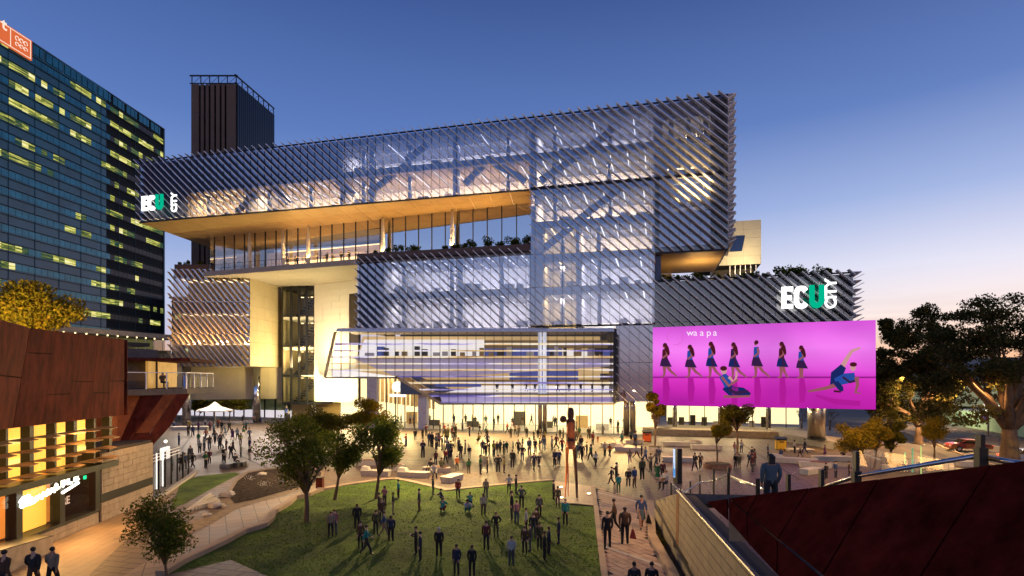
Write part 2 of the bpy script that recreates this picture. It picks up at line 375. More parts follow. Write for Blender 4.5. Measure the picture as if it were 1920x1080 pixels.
wall_line([G(x, y) for x, y in [(1220, 945), (1222, 1010), (1262, 1085), (1300, 1200)]], .45, .3).build('garden_bed_kerb', M['conc_p'], None, kind='structure')
bed = sheet('garden_bed', gp((1226, 975), (1232, 972), (1292, 1082), (1325, 1200), (1300, 1200), (1262, 1085)), M['soil'], .05, kind='structure')
# promenade between the lawn wall and the pool
prom = wavy + [(598, 908), (560, 924), (545, 930), (478, 945), (440, 958), (395, 985), (350, 1010), (300, 1040), (225, 1085)]
sheet('promenade', gp(*prom), paving('promenade_paving', (.30, .22, .15), (.25, .18, .12), (.08, .055, .04), .9, .9, R(62), msize=.03), .05, kind='structure')
sheet('sculpture_pad', gp((1037, 903), (1110, 914), (1116, 950), (1042, 944)), paving('pad_stone', (.44, .30, .22), (.40, .27, .2), (.16, .1, .07), .9, .45, R(14)), .09, kind='structure')
pond = gp((428, 950), (405, 962), (380, 972), (345, 985), (330, 1000), (355, 1003), (420, 968), (470, 945), (540, 926), (560, 918), (590, 912), (604, 900), (608, 884), (560, 874), (500, 878), (462, 884), (440, 900), (430, 918), (422, 935))
sheet('stream_bed', [p * 1.0 for p in pond], mat('stream_bed', (.20, .15, .10), .9, var=.4, scale=2, bump=.6), .012, kind='structure')
sheet('water', gp((432, 935), (440, 945), (475, 938), (545, 918), (586, 908), (600, 897), (603, 886), (560, 877), (500, 881), (466, 887), (446, 902), (436, 918)), M['water'], .03, kind='structure')
sheet('grass_patch', gp((338, 905), (372, 893), (440, 886), (450, 889), (400, 915), (345, 945), (318, 955), (330, 930)), M['grass'], .02, kind='structure')
mb = MB()
for i in range(7):                                  # stepped stone weir lines
    a = G(352 + i * 6, 960 - i * 2); b = G(395 + i * 5, 928 + i * 4); d = (b - a).normalized(); n = Vector((-d.y, d.x, 0)) * .1
    q = [a + n, a - n, b - n, b + n]; mb.hexa([(p.x, p.y, 0) for p in q], [(p.x, p.y, .16) for p in q])
mb.build('water_steps', M['conc'], None, kind='structure')
# the near path is laid with separate pavers
path_poly = gp((1118, 915), (1212, 943), (1219, 1010), (1256, 1085), (1270, 1120), (1142, 1120), (1134, 1085), (1126, 1010))
path = sheet('path', path_poly, M['joint'], .006, kind='structure')
M['paver'] = mat('paver', (.37, .255, .185), .75, var=.3, scale=1.1, bump=.3)
items = []
d0 = (G(1212, 943) - G(1118, 915)).normalized(); n0 = Vector((-d0.y, d0.x, 0))
o0 = G(1118, 915)
for j in range(-110, 20):
    for i in range(-30, 40):
        c = o0 + d0 * ((i + (.5 if j % 2 else 0)) * .9) + n0 * (j * .42)
        if not inside(path_poly, c.x, c.y): continue
        q = [c + d0 * a + n0 * b for a, b in ((-.435, -.195), (.435, -.195), (.435, .195), (-.435, .195))]
        h = .035 + random.uniform(-.004, .004)
        m = MB(); m.hexa([(p.x, p.y, .0) for p in q], [(p.x, p.y, h) for p in q]); m.key = c.y; items.append(m)
pieces('paver', items, M['paver'], path, 300, key=lambda m: m.key)
mb = MB(); strip(mb, G(1118, 924), G(1218, 947), .22, .045); strip(mb, G(1123, 1023), G(1245, 1064), .22, .045)
mb.build('path_stone_strip', M['conc'], None, kind='structure')
# paved triangle at the foot of the lawn
sheet('lower_path', [G(x, y, .12) for x, y in ((285, 1085), (433, 1050), (512, 1085), (520, 1150), (285, 1150))], M['paving'], .125, kind='structure')

# ------------------------------------------------------------ main building
BF = Fr((0, 78.8), (math.cos(R(14.38)), 78.8 - math.sin(R(14.38))))
main = thing('university_building', 'huge angular glass building with diagonal metal fins and a long cantilevered upper storey', 'building', (0, 90, 0))
def sp(px): return BF.s(px)
S0, S670, S995, S1228, S1365, S1593 = sp(263), sp(670), sp(995), sp(1228), sp(1365), sp(1600)
ZS, ZT = 34.85, 44.55
S1152 = sp(1156)
rects = [(S0, S1365, ZS, ZT), (S995, S1228, 16.0, ZS), (S1228, S1365, 25.2, ZS), (S670, S995, 15.6, 26.3), (S1228, S1593, 7.4, 21.45), (S1152, S1228, 5.7, 16.0)]
TA = math.tan(R(43)); STEP = 1.266
# diagonal fins
def fin_mesh(a, b, d0=.12, d1=.95, th=.05):
    # a, b = (s,z) ends; blade stands out of the facade; slot 0 metal, slot 1 bronze underside and edge
    ds, dz = b[0] - a[0], b[1] - a[1]; L = math.hypot(ds, dz); ns, nz_ = -dz / L * th, ds / L * th
    m = MB(); q = [(a[0] + ns, a[1] + nz_), (a[0] - ns, a[1] - nz_), (b[0] - ns, b[1] - nz_), (b[0] + ns, b[1] + nz_)]
    A_ = [BF.w(s, d0, z) for s, z in q]; B_ = [BF.w(s, d1, z) for s, z in q]
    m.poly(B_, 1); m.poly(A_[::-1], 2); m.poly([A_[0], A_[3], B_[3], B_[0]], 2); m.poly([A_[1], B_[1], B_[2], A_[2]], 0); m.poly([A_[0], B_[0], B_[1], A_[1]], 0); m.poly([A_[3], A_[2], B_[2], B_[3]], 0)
    return m
nf = 0
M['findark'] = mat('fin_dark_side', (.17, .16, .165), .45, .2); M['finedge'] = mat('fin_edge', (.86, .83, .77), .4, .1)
for k in range(-60, 140):
    c = S0 + k * STEP + 1000 * 0                    # line z = ZT - (s-c)*TA
    segs = []
    for (a, b, z0, z1) in rects:
        sa = max(a, c + (ZT - z1) / TA); sb = min(b, c + (ZT - z0) / TA)
        if sb - sa > .25: segs.append([sa, sb])
    segs.sort(); mg = []
    for s_ in segs:
        if mg and s_[0] - mg[-1][1] < .05: mg[-1][1] = max(mg[-1][1], s_[1])
        else: mg.append(s_)
    for sa, sb in mg:
        za, zb = ZT - (sa - c) * TA, ZT - (sb - c) * TA
        if abs(za - ZT) < .01 or abs(za - 21.45) < .01 or abs(za - 26.3) < .01: sa -= .4; za += .4 * TA
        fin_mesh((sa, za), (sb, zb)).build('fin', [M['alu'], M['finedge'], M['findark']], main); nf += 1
# floors, mullions, panes
levels = [5.7, 10.9, 16.1, 21.3, 25.8, 30.3, ZS, 39.75, ZT]
cols = []
k = 0
s = S0
while s < S1593: cols.append(s); s += STEP
panes = []; mull = []; dims = []
for i, s in enumerate(cols):
    s1 = s + STEP
    for j in range(len(levels) - 1):
        z0, z1 = levels[j], levels[j + 1]
        for r in rects:
            a, b = max(s, r[0]), min(s1, r[1]); lo_, hi = max(z0, r[2]), min(z1, r[3])
            if b - a > .3 and hi - lo_ > .5:
                m = MB(); m.fbox(BF, a + .02, b - .02, 0, .025, lo_ + .03, hi - .03); m.key = BF.w(a, 0, 0).y - hi * .1
                (dims if r is rects[4] or (a > S1228 - .1 and not (27 < (lo_ + hi) / 2 < 43 and sp(1243) < (a + b) / 2 < sp(1342))) else panes).append(m)
    for r in rects:
        if r[0] - .01 <= s <= r[1]:
            if r is rects[2] or (r is rects[1]) : pass
            m = MB(); m.fbox(BF, s - .02, s + .02, .028, .11, r[2], r[3]); mull.append(m)
pieces('glass_pane', panes, M['glass'], main, 290, key=lambda m: m.key)
pieces('spandrel_pane', dims, M['glass_arm'], main, 150, key=lambda m: m.key)
pieces('mullion', mull, M['spandrel'], main, 200)
for r in rects:                                     # edge trims of each facade field
    if r is rects[5]: continue
    m = MB(); m.fbox(BF, r[0], r[1], -.1, .1, r[3], r[3] + .18); m.build('facade_edge', M['darkmetal'], main)
    m = MB(); m.fbox(BF, r[0], r[1], -.1, .12, r[2] - .22, r[2] - .02); m.build('facade_edge', M['darkmetal'], main)
def block(name, s0, s1, d0, d1, z0, z1, m, **kw):
    b = MB(); b.fbox(BF, s0, s1, d0, d1, z0, z1); return b.build(name, m, main, **kw)
# floor slabs visible behind the glass
for z in levels[1:-1]:
    for r in rects[:4]:
        if r[2] + .5 < z < r[3] - .5 or abs(z - ZS) < .1 and r is rects[1]:
            block('floor_slab', r[0] + .05, r[1] - .05, -14, -.12, z - .75, z, [M['spandrel'], M['floor']])
LK = 2.4
def room(px0, px1, z0, z1, depth, wall, light, n, w=.16, warm=False, cut=.78, rows=1):
    s0, s1 = sp(px0), sp(px1); z1 = z1 - cut
    block('interior_wall', s0, s1, -depth - .2, -depth, z0 + .02, z1, wall)
    block('interior_ceiling', s0, s1, -depth + .02, -.25, z1 - .12, z1 - .01, M['ceil'])
    for a in (s0, s1): block('interior_partition', a - .08, a + .08, -depth + .02, -.4, z0 + .02, z1 - .13, wall)
    b = MB()
    for i in range(n):
        s = s0 + (s1 - s0) * (i + .5) / n
        for q in range(rows):
            da = -depth * (q + .85) / rows if rows > 1 else -depth * .9; db = -depth * (q + .35) / rows if rows > 1 else -depth * .12
            b.fbox(BF, s - w / 2, s + w / 2, da, db, z1 - .17, z1 - .125)
    b.build('ceiling_light', light, main)
    la = lamp('AREA', BF.w((s0 + s1) / 2, -depth * .45, z1 - .25), (s1 - s0) * (110 if light is not M['strip_cool'] else 55) * LK, (1, .76, .48) if light is not M['strip_cool'] else (.93, .90, 1), (s1 - s0) * .9, aim=BF.w((s0 + s1) / 2, -depth * .6, z0), size_y=2.0)
    for s in np.arange(s0 + 2.5, s1 - 1, 7.6):
        b = MB(); b.tube([BF.w(s, -2.2, z0), BF.w(s, -2.2, z1 - .13)], .3, 10); b.build('column', M['spandrel'], main, smooth=True)
    # furniture and people-height clutter near the glass
    for s in np.arange(s0 + 1, s1 - 1, 2.1):
        if random.random() < .55:
            h = random.uniform(.7, 1.3); block('desk', s, s + random.uniform(.6, 1.6), -2.6 - random.random(), -2.0, z0 + .02, z0 + h, random.choice([M['roomdark'], M['floor'], M['white']]))
wl, wd = M['roomwall'], M['roomdark']
room(348, 458, ZS, 39.75, 7, mat('room_amber', (.5, .38, .22), .7), M['strip_warm'], 6)
room(462, 636, ZS, 39.75, 8, wl, M['strip'], 6)
room(640, 992, ZS, 39.75, 8, wl, M['strip'], 9, w=.12)
room(640, 992, 39.75, 44.4, 8, wl, M['strip_cool'], 2, w=.08)
room(1000, 1226, ZS, 39.75, 8, wl, M['strip'], 7, w=.12)
room(1002, 1226, 39.75, 44.4, 8, wl, M['strip_cool'], 3, w=.1)
room(1002, 1226, 30.3, ZS, 8, wl, M['strip'], 6, w=.12)
room(1084, 1224, 25.8, 30.3, 8, wl, M['strip'], 5, w=.12)
olive = mat('room_olive', (.26, .22, .12), .7, var=.3, scale=1, stretch=(1, 1, 6))
room(1016, 1080, 25.8, 30.3, 6, olive, M['strip_warm'], 2)
room(1016, 1080, 21.3, 25.6, 6, olive, M['strip_warm'], 1)
room(1016, 1080, 16.1, 21.1, 6, olive, M['strip'], 2)
room(1086, 1224, 21.3, 25.8, 8, wl, M['strip_cool'], 3)
room(1086, 1224, 16.1, 21.3, 8, wl, M['strip_cool'], 4)
room(716, 992, 21.3, 26.25, 9, wl, M['strip_cool'], 9, w=.14, rows=4, cut=.2)
room(716, 992, 16.1, 21.3, 9, wl, M['strip_cool'], 8, w=.14, rows=3)
# opaque backing where nothing is lit
for (a, b, z0, z1) in ((265, 346, ZS, ZT - .1), (348, 638, 39.75, ZT - .1), (1229, 1242, ZS - 8, ZT - .1), (1342, 1364, ZS - 9, ZT - .1), (1229, 1364, 25.3, 27.3), (672, 714, 15.7, 26.1),
                       (1240, 1342, 42.9, ZT - .1), (1154, 1227, 5.8, 16)):
    block('backing_wall', sp(a), sp(b), -1.6, -1.3, z0, z1, M['spandrel'])
block('backing_wall', S1228, S1593 - .1, -1.6, -1.3, 7.5, 21.3, M['spandrel'])
block('rear_mass', S0 + .2, S1365 - .2, -24, -14.2, ZS + .05, ZT - .3, M['spandrel'])
block('rear_mass', sp(672), S1228, -26, -14.2, 6, ZS - .1, M['spandrel'])
block('roof', S0 + .1, S1365 - .1, -24, -.3, ZT - .28, ZT - .02, M['floor'])
block('roof', S1228 + .1, S1593 - .1, -16, -.3, 21.1, 21.4, M['floor'])
block('roof', S670 + .1, S995 - .1, -14, -.3, 26.05, 26.28, M['floor'])
block('end_wall', S1365 - .3, S1365 - .05, -22, -.1, 25.3, ZT - .3, M['cream'])
block('end_wall', S0 + .05, S0 + .2, -20, -.1, ZS + .02, ZT - .3, M['spandrel'])
block('end_wall', S1593 - .25, S1593 - .05, -16, -.1, 7.5, 21.1, M['alu'])
block('end_wall', S670 + .02, S670 + .25, -12, -.1, 15.7, 26.0, M['cream'])
# fins that turn the corner at the right ends
for (ss, z0, z1, n) in ((S1365, 25.4, ZT, 18), (S1593, 8, 21.4, 13)):
    for i in range(n):
        z = z0 + (z1 - z0) * (i + .8) / n; b = MB()
        b.hexa([BF.w(ss, -.1, z + .42), BF.w(ss, -9, z - .1), BF.w(ss + .95, -9, z - .1), BF.w(ss + .95, -.1, z + .42)], [BF.w(ss, -.1, z + .5), BF.w(ss, -9, z - .02), BF.w(ss + .95, -9, z - .02), BF.w(ss + .95, -.1, z + .5)])
        b.hexa([BF.w(ss, .12, z - .5), BF.w(ss + .9, .12, z - .02), BF.w(ss + .9, .12, z + .05), BF.w(ss, .12, z - .42)], [BF.w(ss, .9, z - .5), BF.w(ss + .9, .9, z - .02), BF.w(ss + .9, .9, z + .05), BF.w(ss, .9, z - .42)])
        b.build('corner_fin', [M['alu'], M['bronze']], main)
# big diagonal steel members behind the glass
def brace(pa, pb, w=.9, d=-.9):
    a = BF.sz(*pa, d); b = BF.sz(*pb, d); L = math.hypot(b[0] - a[0], b[1] - a[1]); ns, nz_ = -(b[1] - a[1]) / L * w / 2, (b[0] - a[0]) / L * w / 2
    m = MB(); q = [(a[0] + ns, a[1] + nz_), (a[0] - ns, a[1] - nz_), (b[0] - ns, b[1] - nz_), (b[0] + ns, b[1] + nz_)]
    m.hexa([BF.w(s, d - .5, z) for s, z in q], [BF.w(s, d, z) for s, z in q]); m.build('diagonal_brace', M['spandrel'], main)
for pa, pb in (((1018, 466), (1080, 418)), ((1080, 414), (1180, 340)), ((1012, 338), (1092, 288)), ((915, 300), (985, 338)), ((690, 362), (760, 308)), ((760, 300), (800, 270)), ((600, 312), (662, 364)),
               ((500, 340), (540, 380)), ((440, 398), (480, 362)), ((870, 345), (915, 300)), ((1092, 285), (1150, 240))): brace(pa, pb)
for px in (692, 850, 998, 1232):
    s = sp(px); block('column', s - .35, s + .35, -1.4, -.8, ZS, ZT - .3, M['spandrel'])
for px in (858, 1234, 1083):
    s = sp(px); block('column', s - .35, s + .35, -1.4, -.8, 15.7, ZS - 9, M['spandrel'])
# open corner hall behind the fins, top right
s0, s1 = sp(1245), sp(1341)
block('interior_wall', s0, s1, -12.2, -12, 27.3, 42.9, mat('corner_wall', (.35, .30, .24), .6, var=.5, scale=.8, stretch=(1, 1, 5)))
b = MB()
for i in range(7):
    za = 28.5 + i * 2.2; flip = i % 2
    a_, b_ = (s0 + 1.5, s1 - 1.2) if flip else (s1 - 1.2, s0 + 1.5)
    for q in range(9):
        t = q / 9; s = a_ + (b_ - a_) * t; b.fbox(BF, min(s, s + (b_ - a_) / 9), max(s, s + (b_ - a_) / 9), -5.2, -3.6, za + q * .24, za + q * .24 + .22)
b.build('staircase', M['darkmetal'], main)
for z in (31.5, 35.2, 39.5): block('floor_slab', s0, s1, -12, -2.5, z - .5, z, M['spandrel'])
for q in (.15, .5, .85):
    s = s0 + (s1 - s0) * q; block('column', s - .3, s + .3, -2.6, -2.0, 27.3, 42.9, M['darkmetal'])
block('ceiling_light', s0 + .5, s1 - .5, -8, -7.6, 38.5, 38.6, M['strip_warm']); block('ceiling_light', s0 + .5, s1 - 3, -8, -7.6, 30.6, 30.7, M['strip_warm']); block('ceiling_light', s0 + .3, s1 - 3, -8, -7.6, 42.5, 42.6, M['strip_cool'])

lamp('AREA', BF.w((s0 + s1) / 2, -7, 42.5), 5000, (1, .75, .45), 4, aim=BF.w((s0 + s1) / 2, -10, 27)); lamp('AREA', BF.w((s0 + s1) / 2, -1.6, 33), 1500, (1, .65, .25), 4, aim=BF.w((s0 + s1) / 2, 2, 36))
# soffit of the cantilever, gold panels
gy = Fr((-59.5, 116.5), (2.65, 83.6))
f0, f1 = BF.w(S0, -.05, 0), BF.w(S995, -.05, 0)
g0, g1 = Vector((-59.5, 116.5, 0)), Vector((3.2, 84.2, 0))
NP = 22; items = []
for i in range(NP):
    for j in range(3):
        t0, t1, q0, q1 = i / NP, (i + 1) / NP, j / 3, (j + 1) / 3
        def pt(t, q): a = f0.lerp(f1, t); c = g0.lerp(g1, t); return a.lerp(c, q)
        c = [pt(t0 + .0006, q0 + .003), pt(t1 - .0006, q0 + .003), pt(t1 - .0006, q1 - .003), pt(t0 + .0006, q1 - .003)]
        m = MB(); m.hexa([(p.x, p.y, ZS - .22) for p in c], [(p.x, p.y, ZS - .05) for p in c]); items.append(m)
for m in items: m.build('soffit_panel', M['goldpanel'], main)
# soffit under the short right overhang
m = MB(); q = [BF.w(S1228, -.1, 0), BF.w(S1365 - .3, -.1, 0), BF.w(S1365 - .3, -15, 0), BF.w(S1228, -15, 0)]
m.hexa([(p.x, p.y, 25.0) for p in q], [(p.x, p.y, 25.2) for p in q]); m.build('soffit_panel', M['goldpanel'], main)
m = MB(); m.ext([BF.w(S1228 + .1, -15.1, 21.4), BF.w(S1365 - 6.5, -15.1, 21.4), BF.w(S1365 - 6.5, -15.1, 25), BF.w(S1228 + .1, -15.1, 25)], (0, .3, 0)); m.build('terrace_wall', M['cream'], main)

# terrace level: glass wall, floor, back wall, white tapered columns
TZ = 28.1
tg = Fr((-54.5, 104.3), (2.9, 83.7))
m = MB(); c = [tg.w(-1, -16, 0), tg.w(tg.L, -16, 0), tg.w(tg.L, 1.6, 0), tg.w(-1, 1.6, 0)]
m.hexa([(p.x, p.y, TZ - .9) for p in c], [(p.x, p.y, TZ) for p in c]); m.build('terrace_floor', M['floor'], main)
items = []; mu = []
n = 26
for i in range(n):
    a, b = tg.L * i / n, tg.L * (i + 1) / n
    m = MB(); m.fbox(tg, a + .04, b - .04, 0, .03, TZ + .02, ZS - .24); items.append(m)
    m = MB(); m.fbox(tg, a - .04, a + .04, -.1, .16, TZ, ZS - .23); mu.append(m)
pieces('terrace_pane', items[:15], M['glass_terrace'], main); pieces('terrace_pane', items[15:], glass('terrace_glass_mirror', (.6, .5, .4), .78, wav=.03), main); pieces('terrace_mullion', mu, M['darkmetal'], main)
amber = mat('terrace_room_wall', (.5, .38, .26), .6, var=.35, scale=.25, stretch=(1, 1, 3))
m = MB(); m.fbox(tg, -1, tg.L * .52, -14.2, -14, TZ, ZS - .3); m.build('interior_wall', amber, main)
m = MB(); m.fbox(tg, tg.L * .52, tg.L, -7.2, -7, TZ, ZS - .3); m.build('interior_wall', mat('terrace_dark_wall', (.20, .16, .14), .6), main)
m = MB(); m.fbox(tg, 8, tg.L * .6, -9, -8.7, 30.9, 31.1); m.fbox(tg, 12, tg.L * .6, -6, -5.7, 29.9, 30.05); m.fbox(tg, 5, tg.L * .62, -11.8, -11.5, ZS - 1.1, ZS - 1); m.build('ceiling_light', M['strip_warm'], main)
m = MB(); m.fbox(tg, 0, tg.L * .6, 1.4, 1.44, TZ + 1.1, TZ + 1.16)
for i in range(24): m.fbox(tg, i * 1.6, i * 1.6 + .05, 1.4, 1.44, TZ, TZ + 1.1)
m.build('balustrade', M['darkmetal'], main)
for px in (468, 531, 578, 718, 848):
    s = tg.s(px, 1.0); m = MB(); m.tube([tg.w(s, 1, TZ), tg.w(s, 1, TZ + .8), tg.w(s, 1, TZ + 3.6), tg.w(s, 1, ZS - .3)], [.2, .34, .34, .16], 12); m.build('tapered_column', M['white'], main, smooth=True)
for px in (560, 640, 722, 800, 870, 940):
    s = tg.s(px, 2.2); lamp('AREA', tg.w(s, 1.3, TZ + 1.0), 520, (1, .58, .2), 6.5, aim=tg.w(s, 2.2, ZS), size_y=.3)
for px in (470, 1000, 905): pass
lamp('AREA', tg.w(tg.L * .25, -5, ZS - .6), 3500, (1, .78, .55), tg.L * .45, aim=tg.w(tg.L * .25, -9, TZ), size_y=2)
# glazed return at the far left end of the terrace
m = MB(); m.ext([tg.w(-.9, .2, TZ), tg.w(-.9, .2, ZS - .3), tg.w(-.9, -12, ZS - .3), tg.w(-.9, -12, TZ)], (.05, 0, 0)); m.build('terrace_pane', M['glass_terrace'], main)

# ---- left cube
CB = Fr((P(325, 600, 105).x, 105), (P(468, 600, 105).x, 105))
cube = thing('cube_building', 'box shaped wing raised on round steel columns with golden diagonal fins, beside the cream wall', 'building', (-55, 110, 0))
def cbox(name, s0, s1, d0, d1, z0, z1, m, par=cube):
    b = MB(); b.fbox(CB, s0, s1, d0, d1, z0, z1); return b.build(name, m, par)
L = CB.L; z0, z1 = 11.0, 29.0
cbox('wing_floor', 0, L - .1, -12, -.2, z0, z0 + .4, M['floor']); cbox('wing_roof', 0, L - .1, -12, -.2, z1 - .4, z1, M['floor'])
cbox('planter', .2, L, -1.2, .0, z1 + .02, z1 + .8, mat('planter_brown', (.12, .07, .05), .7))
cbox('backing_wall', 0, L, -5, -4.8, z0 + .4, z1 - .4, mat('wing_room', (.22, .20, .2), .7, var=.5, scale=.5))
for a, b in ((z0 + 4.3, z0 + 6.0), (z0 + 9.9, z0 + 11.7), (z0 + .1, z0 + 1.2), (z1 - 1.7, z1 - .1)): cbox('spandrel', .05, L - .1, -.35, -.12, a, b, M['spandrel'])
for zz in (z0 + 4.2, z0 + 9.8, z1 - 1.8):
    b = MB()
    for i in range(7): b.fbox(CB, 1 + i * 1.9, 1.25 + i * 1.9, -4.5, -1, zz - .1, zz - .03)
    b.build('ceiling_light', M['strip_warm'], cube)
for zz in (z0 + 4.2, z0 + 9.8): cbox('wing_floor', .1, L - .1, -4.7, -.4, zz, zz + .4, M['floor'])
np_ = 11; st = L / np_
items = []
for i in range(np_):
    for a, b in ((z0 + .1, z0 + 5.9), (z0 + 6, z0 + 11.7), (z0 + 11.8, z1 - .1)):
        m = MB(); m.fbox(CB, i * st + .03, (i + 1) * st - .03, 0, .03, a, b); items.append(m)
pieces('glass_pane', items, M['glass'], cube)
M['finwarm'] = mat('warm_fin', (.62, .42, .2), .5, .2)
for tier in range(3):
    a, b = z0 + tier * 6.0, z0 + tier * 6.0 + 5.9
    for k in range(-7, 16):
        c = k * 1.05; sa, sb = c, c + 5.9 / 1.25
        za, zb = b, a
        if sb < -.5 or sa > L - .1: continue
        if sa < -.6: za = b - (-.6 - sa) * 1.25; sa = -.6
        if sb > L - .05: zb = b - (L - .05 - sa) * 1.25 if sa >= -.59 and za == b else za - (L - .05 - sa) * 1.25; sb = L - .05
        if sb - sa < .3: continue
        m = MB(); q = [(sa, za), (sa - .05, za - .06), (sb - .05, zb - .06), (sb, zb)]
        m.hexa([CB.w(s, .1, z) for s, z in q], [CB.w(s, .85, z) for s, z in q]); m.build('fin', M['finwarm'], cube)
# the cream flank of the cube
SB = Fr((CB.w(L, 0, 0).x, 105), (CB.w(L, 0, 0).x + 1.3, 118))
items = []
for i in range(5):
    for j in range(8):
        m = MB(); a, b = SB.L * i / 5, SB.L * (i + 1) / 5; c, d = z0 + 18 * j / 8, z0 + 18 * (j + 1) / 8
        m.fbox(SB, a + .015, b - .015, 0, .08 + .01 * random.random(), c + .015, d - .015); items.append(m)
for m in items: m.build('cladding_panel', M['cream'], cube)
m = MB(); m.fbox(SB, 0, SB.L, -.1, -.005, z0, z1); m.build('side_wall', M['joint'], cube)
# cream block below, set back
LB = Fr((P(420, 700, 112).x, 112), (P(530, 700, 116).x, 116))
items = []
for i in range(4):
    m = MB(); a, b = LB.L * i / 4, LB.L * (i + 1) / 4
    m.fbox(LB, a - (8 if i == 0 else 0) + .01, b - .01, -.4, 0, 4.6, z0 - .05); items.append(m)
for m in items: m.build('lower_cladding_panel', M['cream'], cube)
for px, py in ((350, 797), (481, 792), (412, 775), (561, 772)):
    p = G(px, py); m = MB(); m.tube([(p.x, p.y, 0), (p.x, p.y, z0)], .75 if py > 780 else .5, 18); m.build('round_column', M['chrome'], cube, smooth=True)
for s in (3, 8, 13): lamp('AREA', CB.w(s, 2.4, z0 + 4.5), 620, (1, .68, .35), 2.0, aim=CB.w(s, 0, z0 + 10))
# ---- glazed stair tower and bright cream wall
ST = Fr((P(531, 700, 114).x, 114), (P(590, 700, 113).x, 113))
stair = thing('stair_tower', 'tall narrow glazed stair tower with dark mullions beside the bright cream wall', 'tower', (-44, 116, 0))
m = MB(); m.fbox(ST, -6, ST.L, -8, -7.8, 3.5, 27); m.build('back_wall', olive, stair); m = MB(); m.fbox(ST, -.35, -.15, -7.8, -.1, 3.5, 27); m.build('side_wall', olive, stair)
for z in (3.5, 9, 14.5, 20.5, 26.4):
    m = MB(); m.fbox(ST, 0, ST.L, -7.8, .05, z, z + .5); m.build('landing', M['white'] if z in (14.5, 20.5) else M['darkmetal'], stair)
items = []
for i in range(4):
    for a, b in ((4.05, 9), (9.55, 14.5), (15.05, 20.5), (21.05, 26.4)):
        m = MB(); m.fbox(ST, ST.L * i / 4 + .05, ST.L * (i + 1) / 4 - .05, 0, .03, a, b); items.append(m)
for m in items: m.build('pane', M['glass_clear'], stair)
for i in range(5):
    for w in (0, .28) if 0 < i < 4 else (0,):
        m = MB(); m.fbox(ST, ST.L * i / 4 - .08 + w, ST.L * i / 4 + .06 + w, .04, .3, 3.5, 27); m.build('mullion', M['darkmetal'], stair)
for z, z2 in ((4, 9), (9.5, 14.5), (15, 20.5), (21, 26)):
    m = MB()
    for q in range(10):
        t = q / 10; m.fbox(ST, .6 + t * (ST.L - 1.6), .6 + (t + .12) * (ST.L - 1.6), -4.5, -3, z + t * (z2 - z), z + t * (z2 - z) + .3)
    m.build('stair_flight', M['darkmetal'], stair)
    m = MB()
    for q in range(5): m.fbox(ST, .5 + q * 1.1, .9 + q * 1.1, -6.5, -6, z2 - .25, z2 - .15)
    m.build('ceiling_light', M['strip_warm'], stair)
for s in (.6, ST.L - .6):
    m = MB(); m.tube([ST.w(s, -.5, 0), ST.w(s, -.5, 3.5)], .55, 14); m.build('round_column', M['chrome'], stair, smooth=True)
BW = Fr((P(590, 700, 112.5).x, 112.5), (P(672, 700, 107).x, 107))
bw = thing('bright_wall', 'brightly floodlit cream panelled wall between the glazed stair tower and the long glass hall', 'wall', (-35, 110, 0))
m = MB(); m.fbox(BW, 0, BW.L, -.6, -.01, 4.2, 27.2); m.build('wall_core', M['joint'], bw)
for i in range(5):
    for j in range(19):
        a, b = BW.L * i / 5, BW.L * (i + 1) / 5; c, d = 4.2 + 23 * j / 19, 4.2 + 23 * (j + 1) / 19
        if i == 4 and 14.5 < c < 24: continue
        m = MB(); m.fbox(BW, a + .01, b - .01, 0, .08 + .05 * random.random(), c + .01, d - .01); m.build('cladding_panel', M['white'], bw)
lamp('AREA', BW.w(5, 5.5, 5.2), 7500, (1, .78, .28), 3, aim=BW.w(4, 0, 16))
lamp('AREA', BW.w(7, 6, 12), 3000, (1, .74, .33), 2, aim=BW.w(3, 0, 22))
lamp('AREA', SB.w(9, 5, 12), 1300, (1, .68, .34), 3, aim=SB.w(5, 0, 18))
# darker bands laid across the plaza paving
M['band'] = mat('dark_paving_band', (.075, .055, .045), .7, var=.3, bump=.2)
for a, b, w in (((820, 835), (1180, 846), .35), ((700, 860), (1160, 880), .35), ((560, 850), (640, 800), .3), ((1000, 815), (1040, 898), .3), ((1240, 905), (1140, 815), .3), ((380, 830), (520, 812), .3), ((340, 842), (372, 800), .25), ((1500, 900), (1380, 826), .3), ((440, 850), (560, 905), .25)):
    m = MB(); strip(m, G(*a), G(*b), w, .006); m.build('paving_band', M['band'], None, kind='structure')
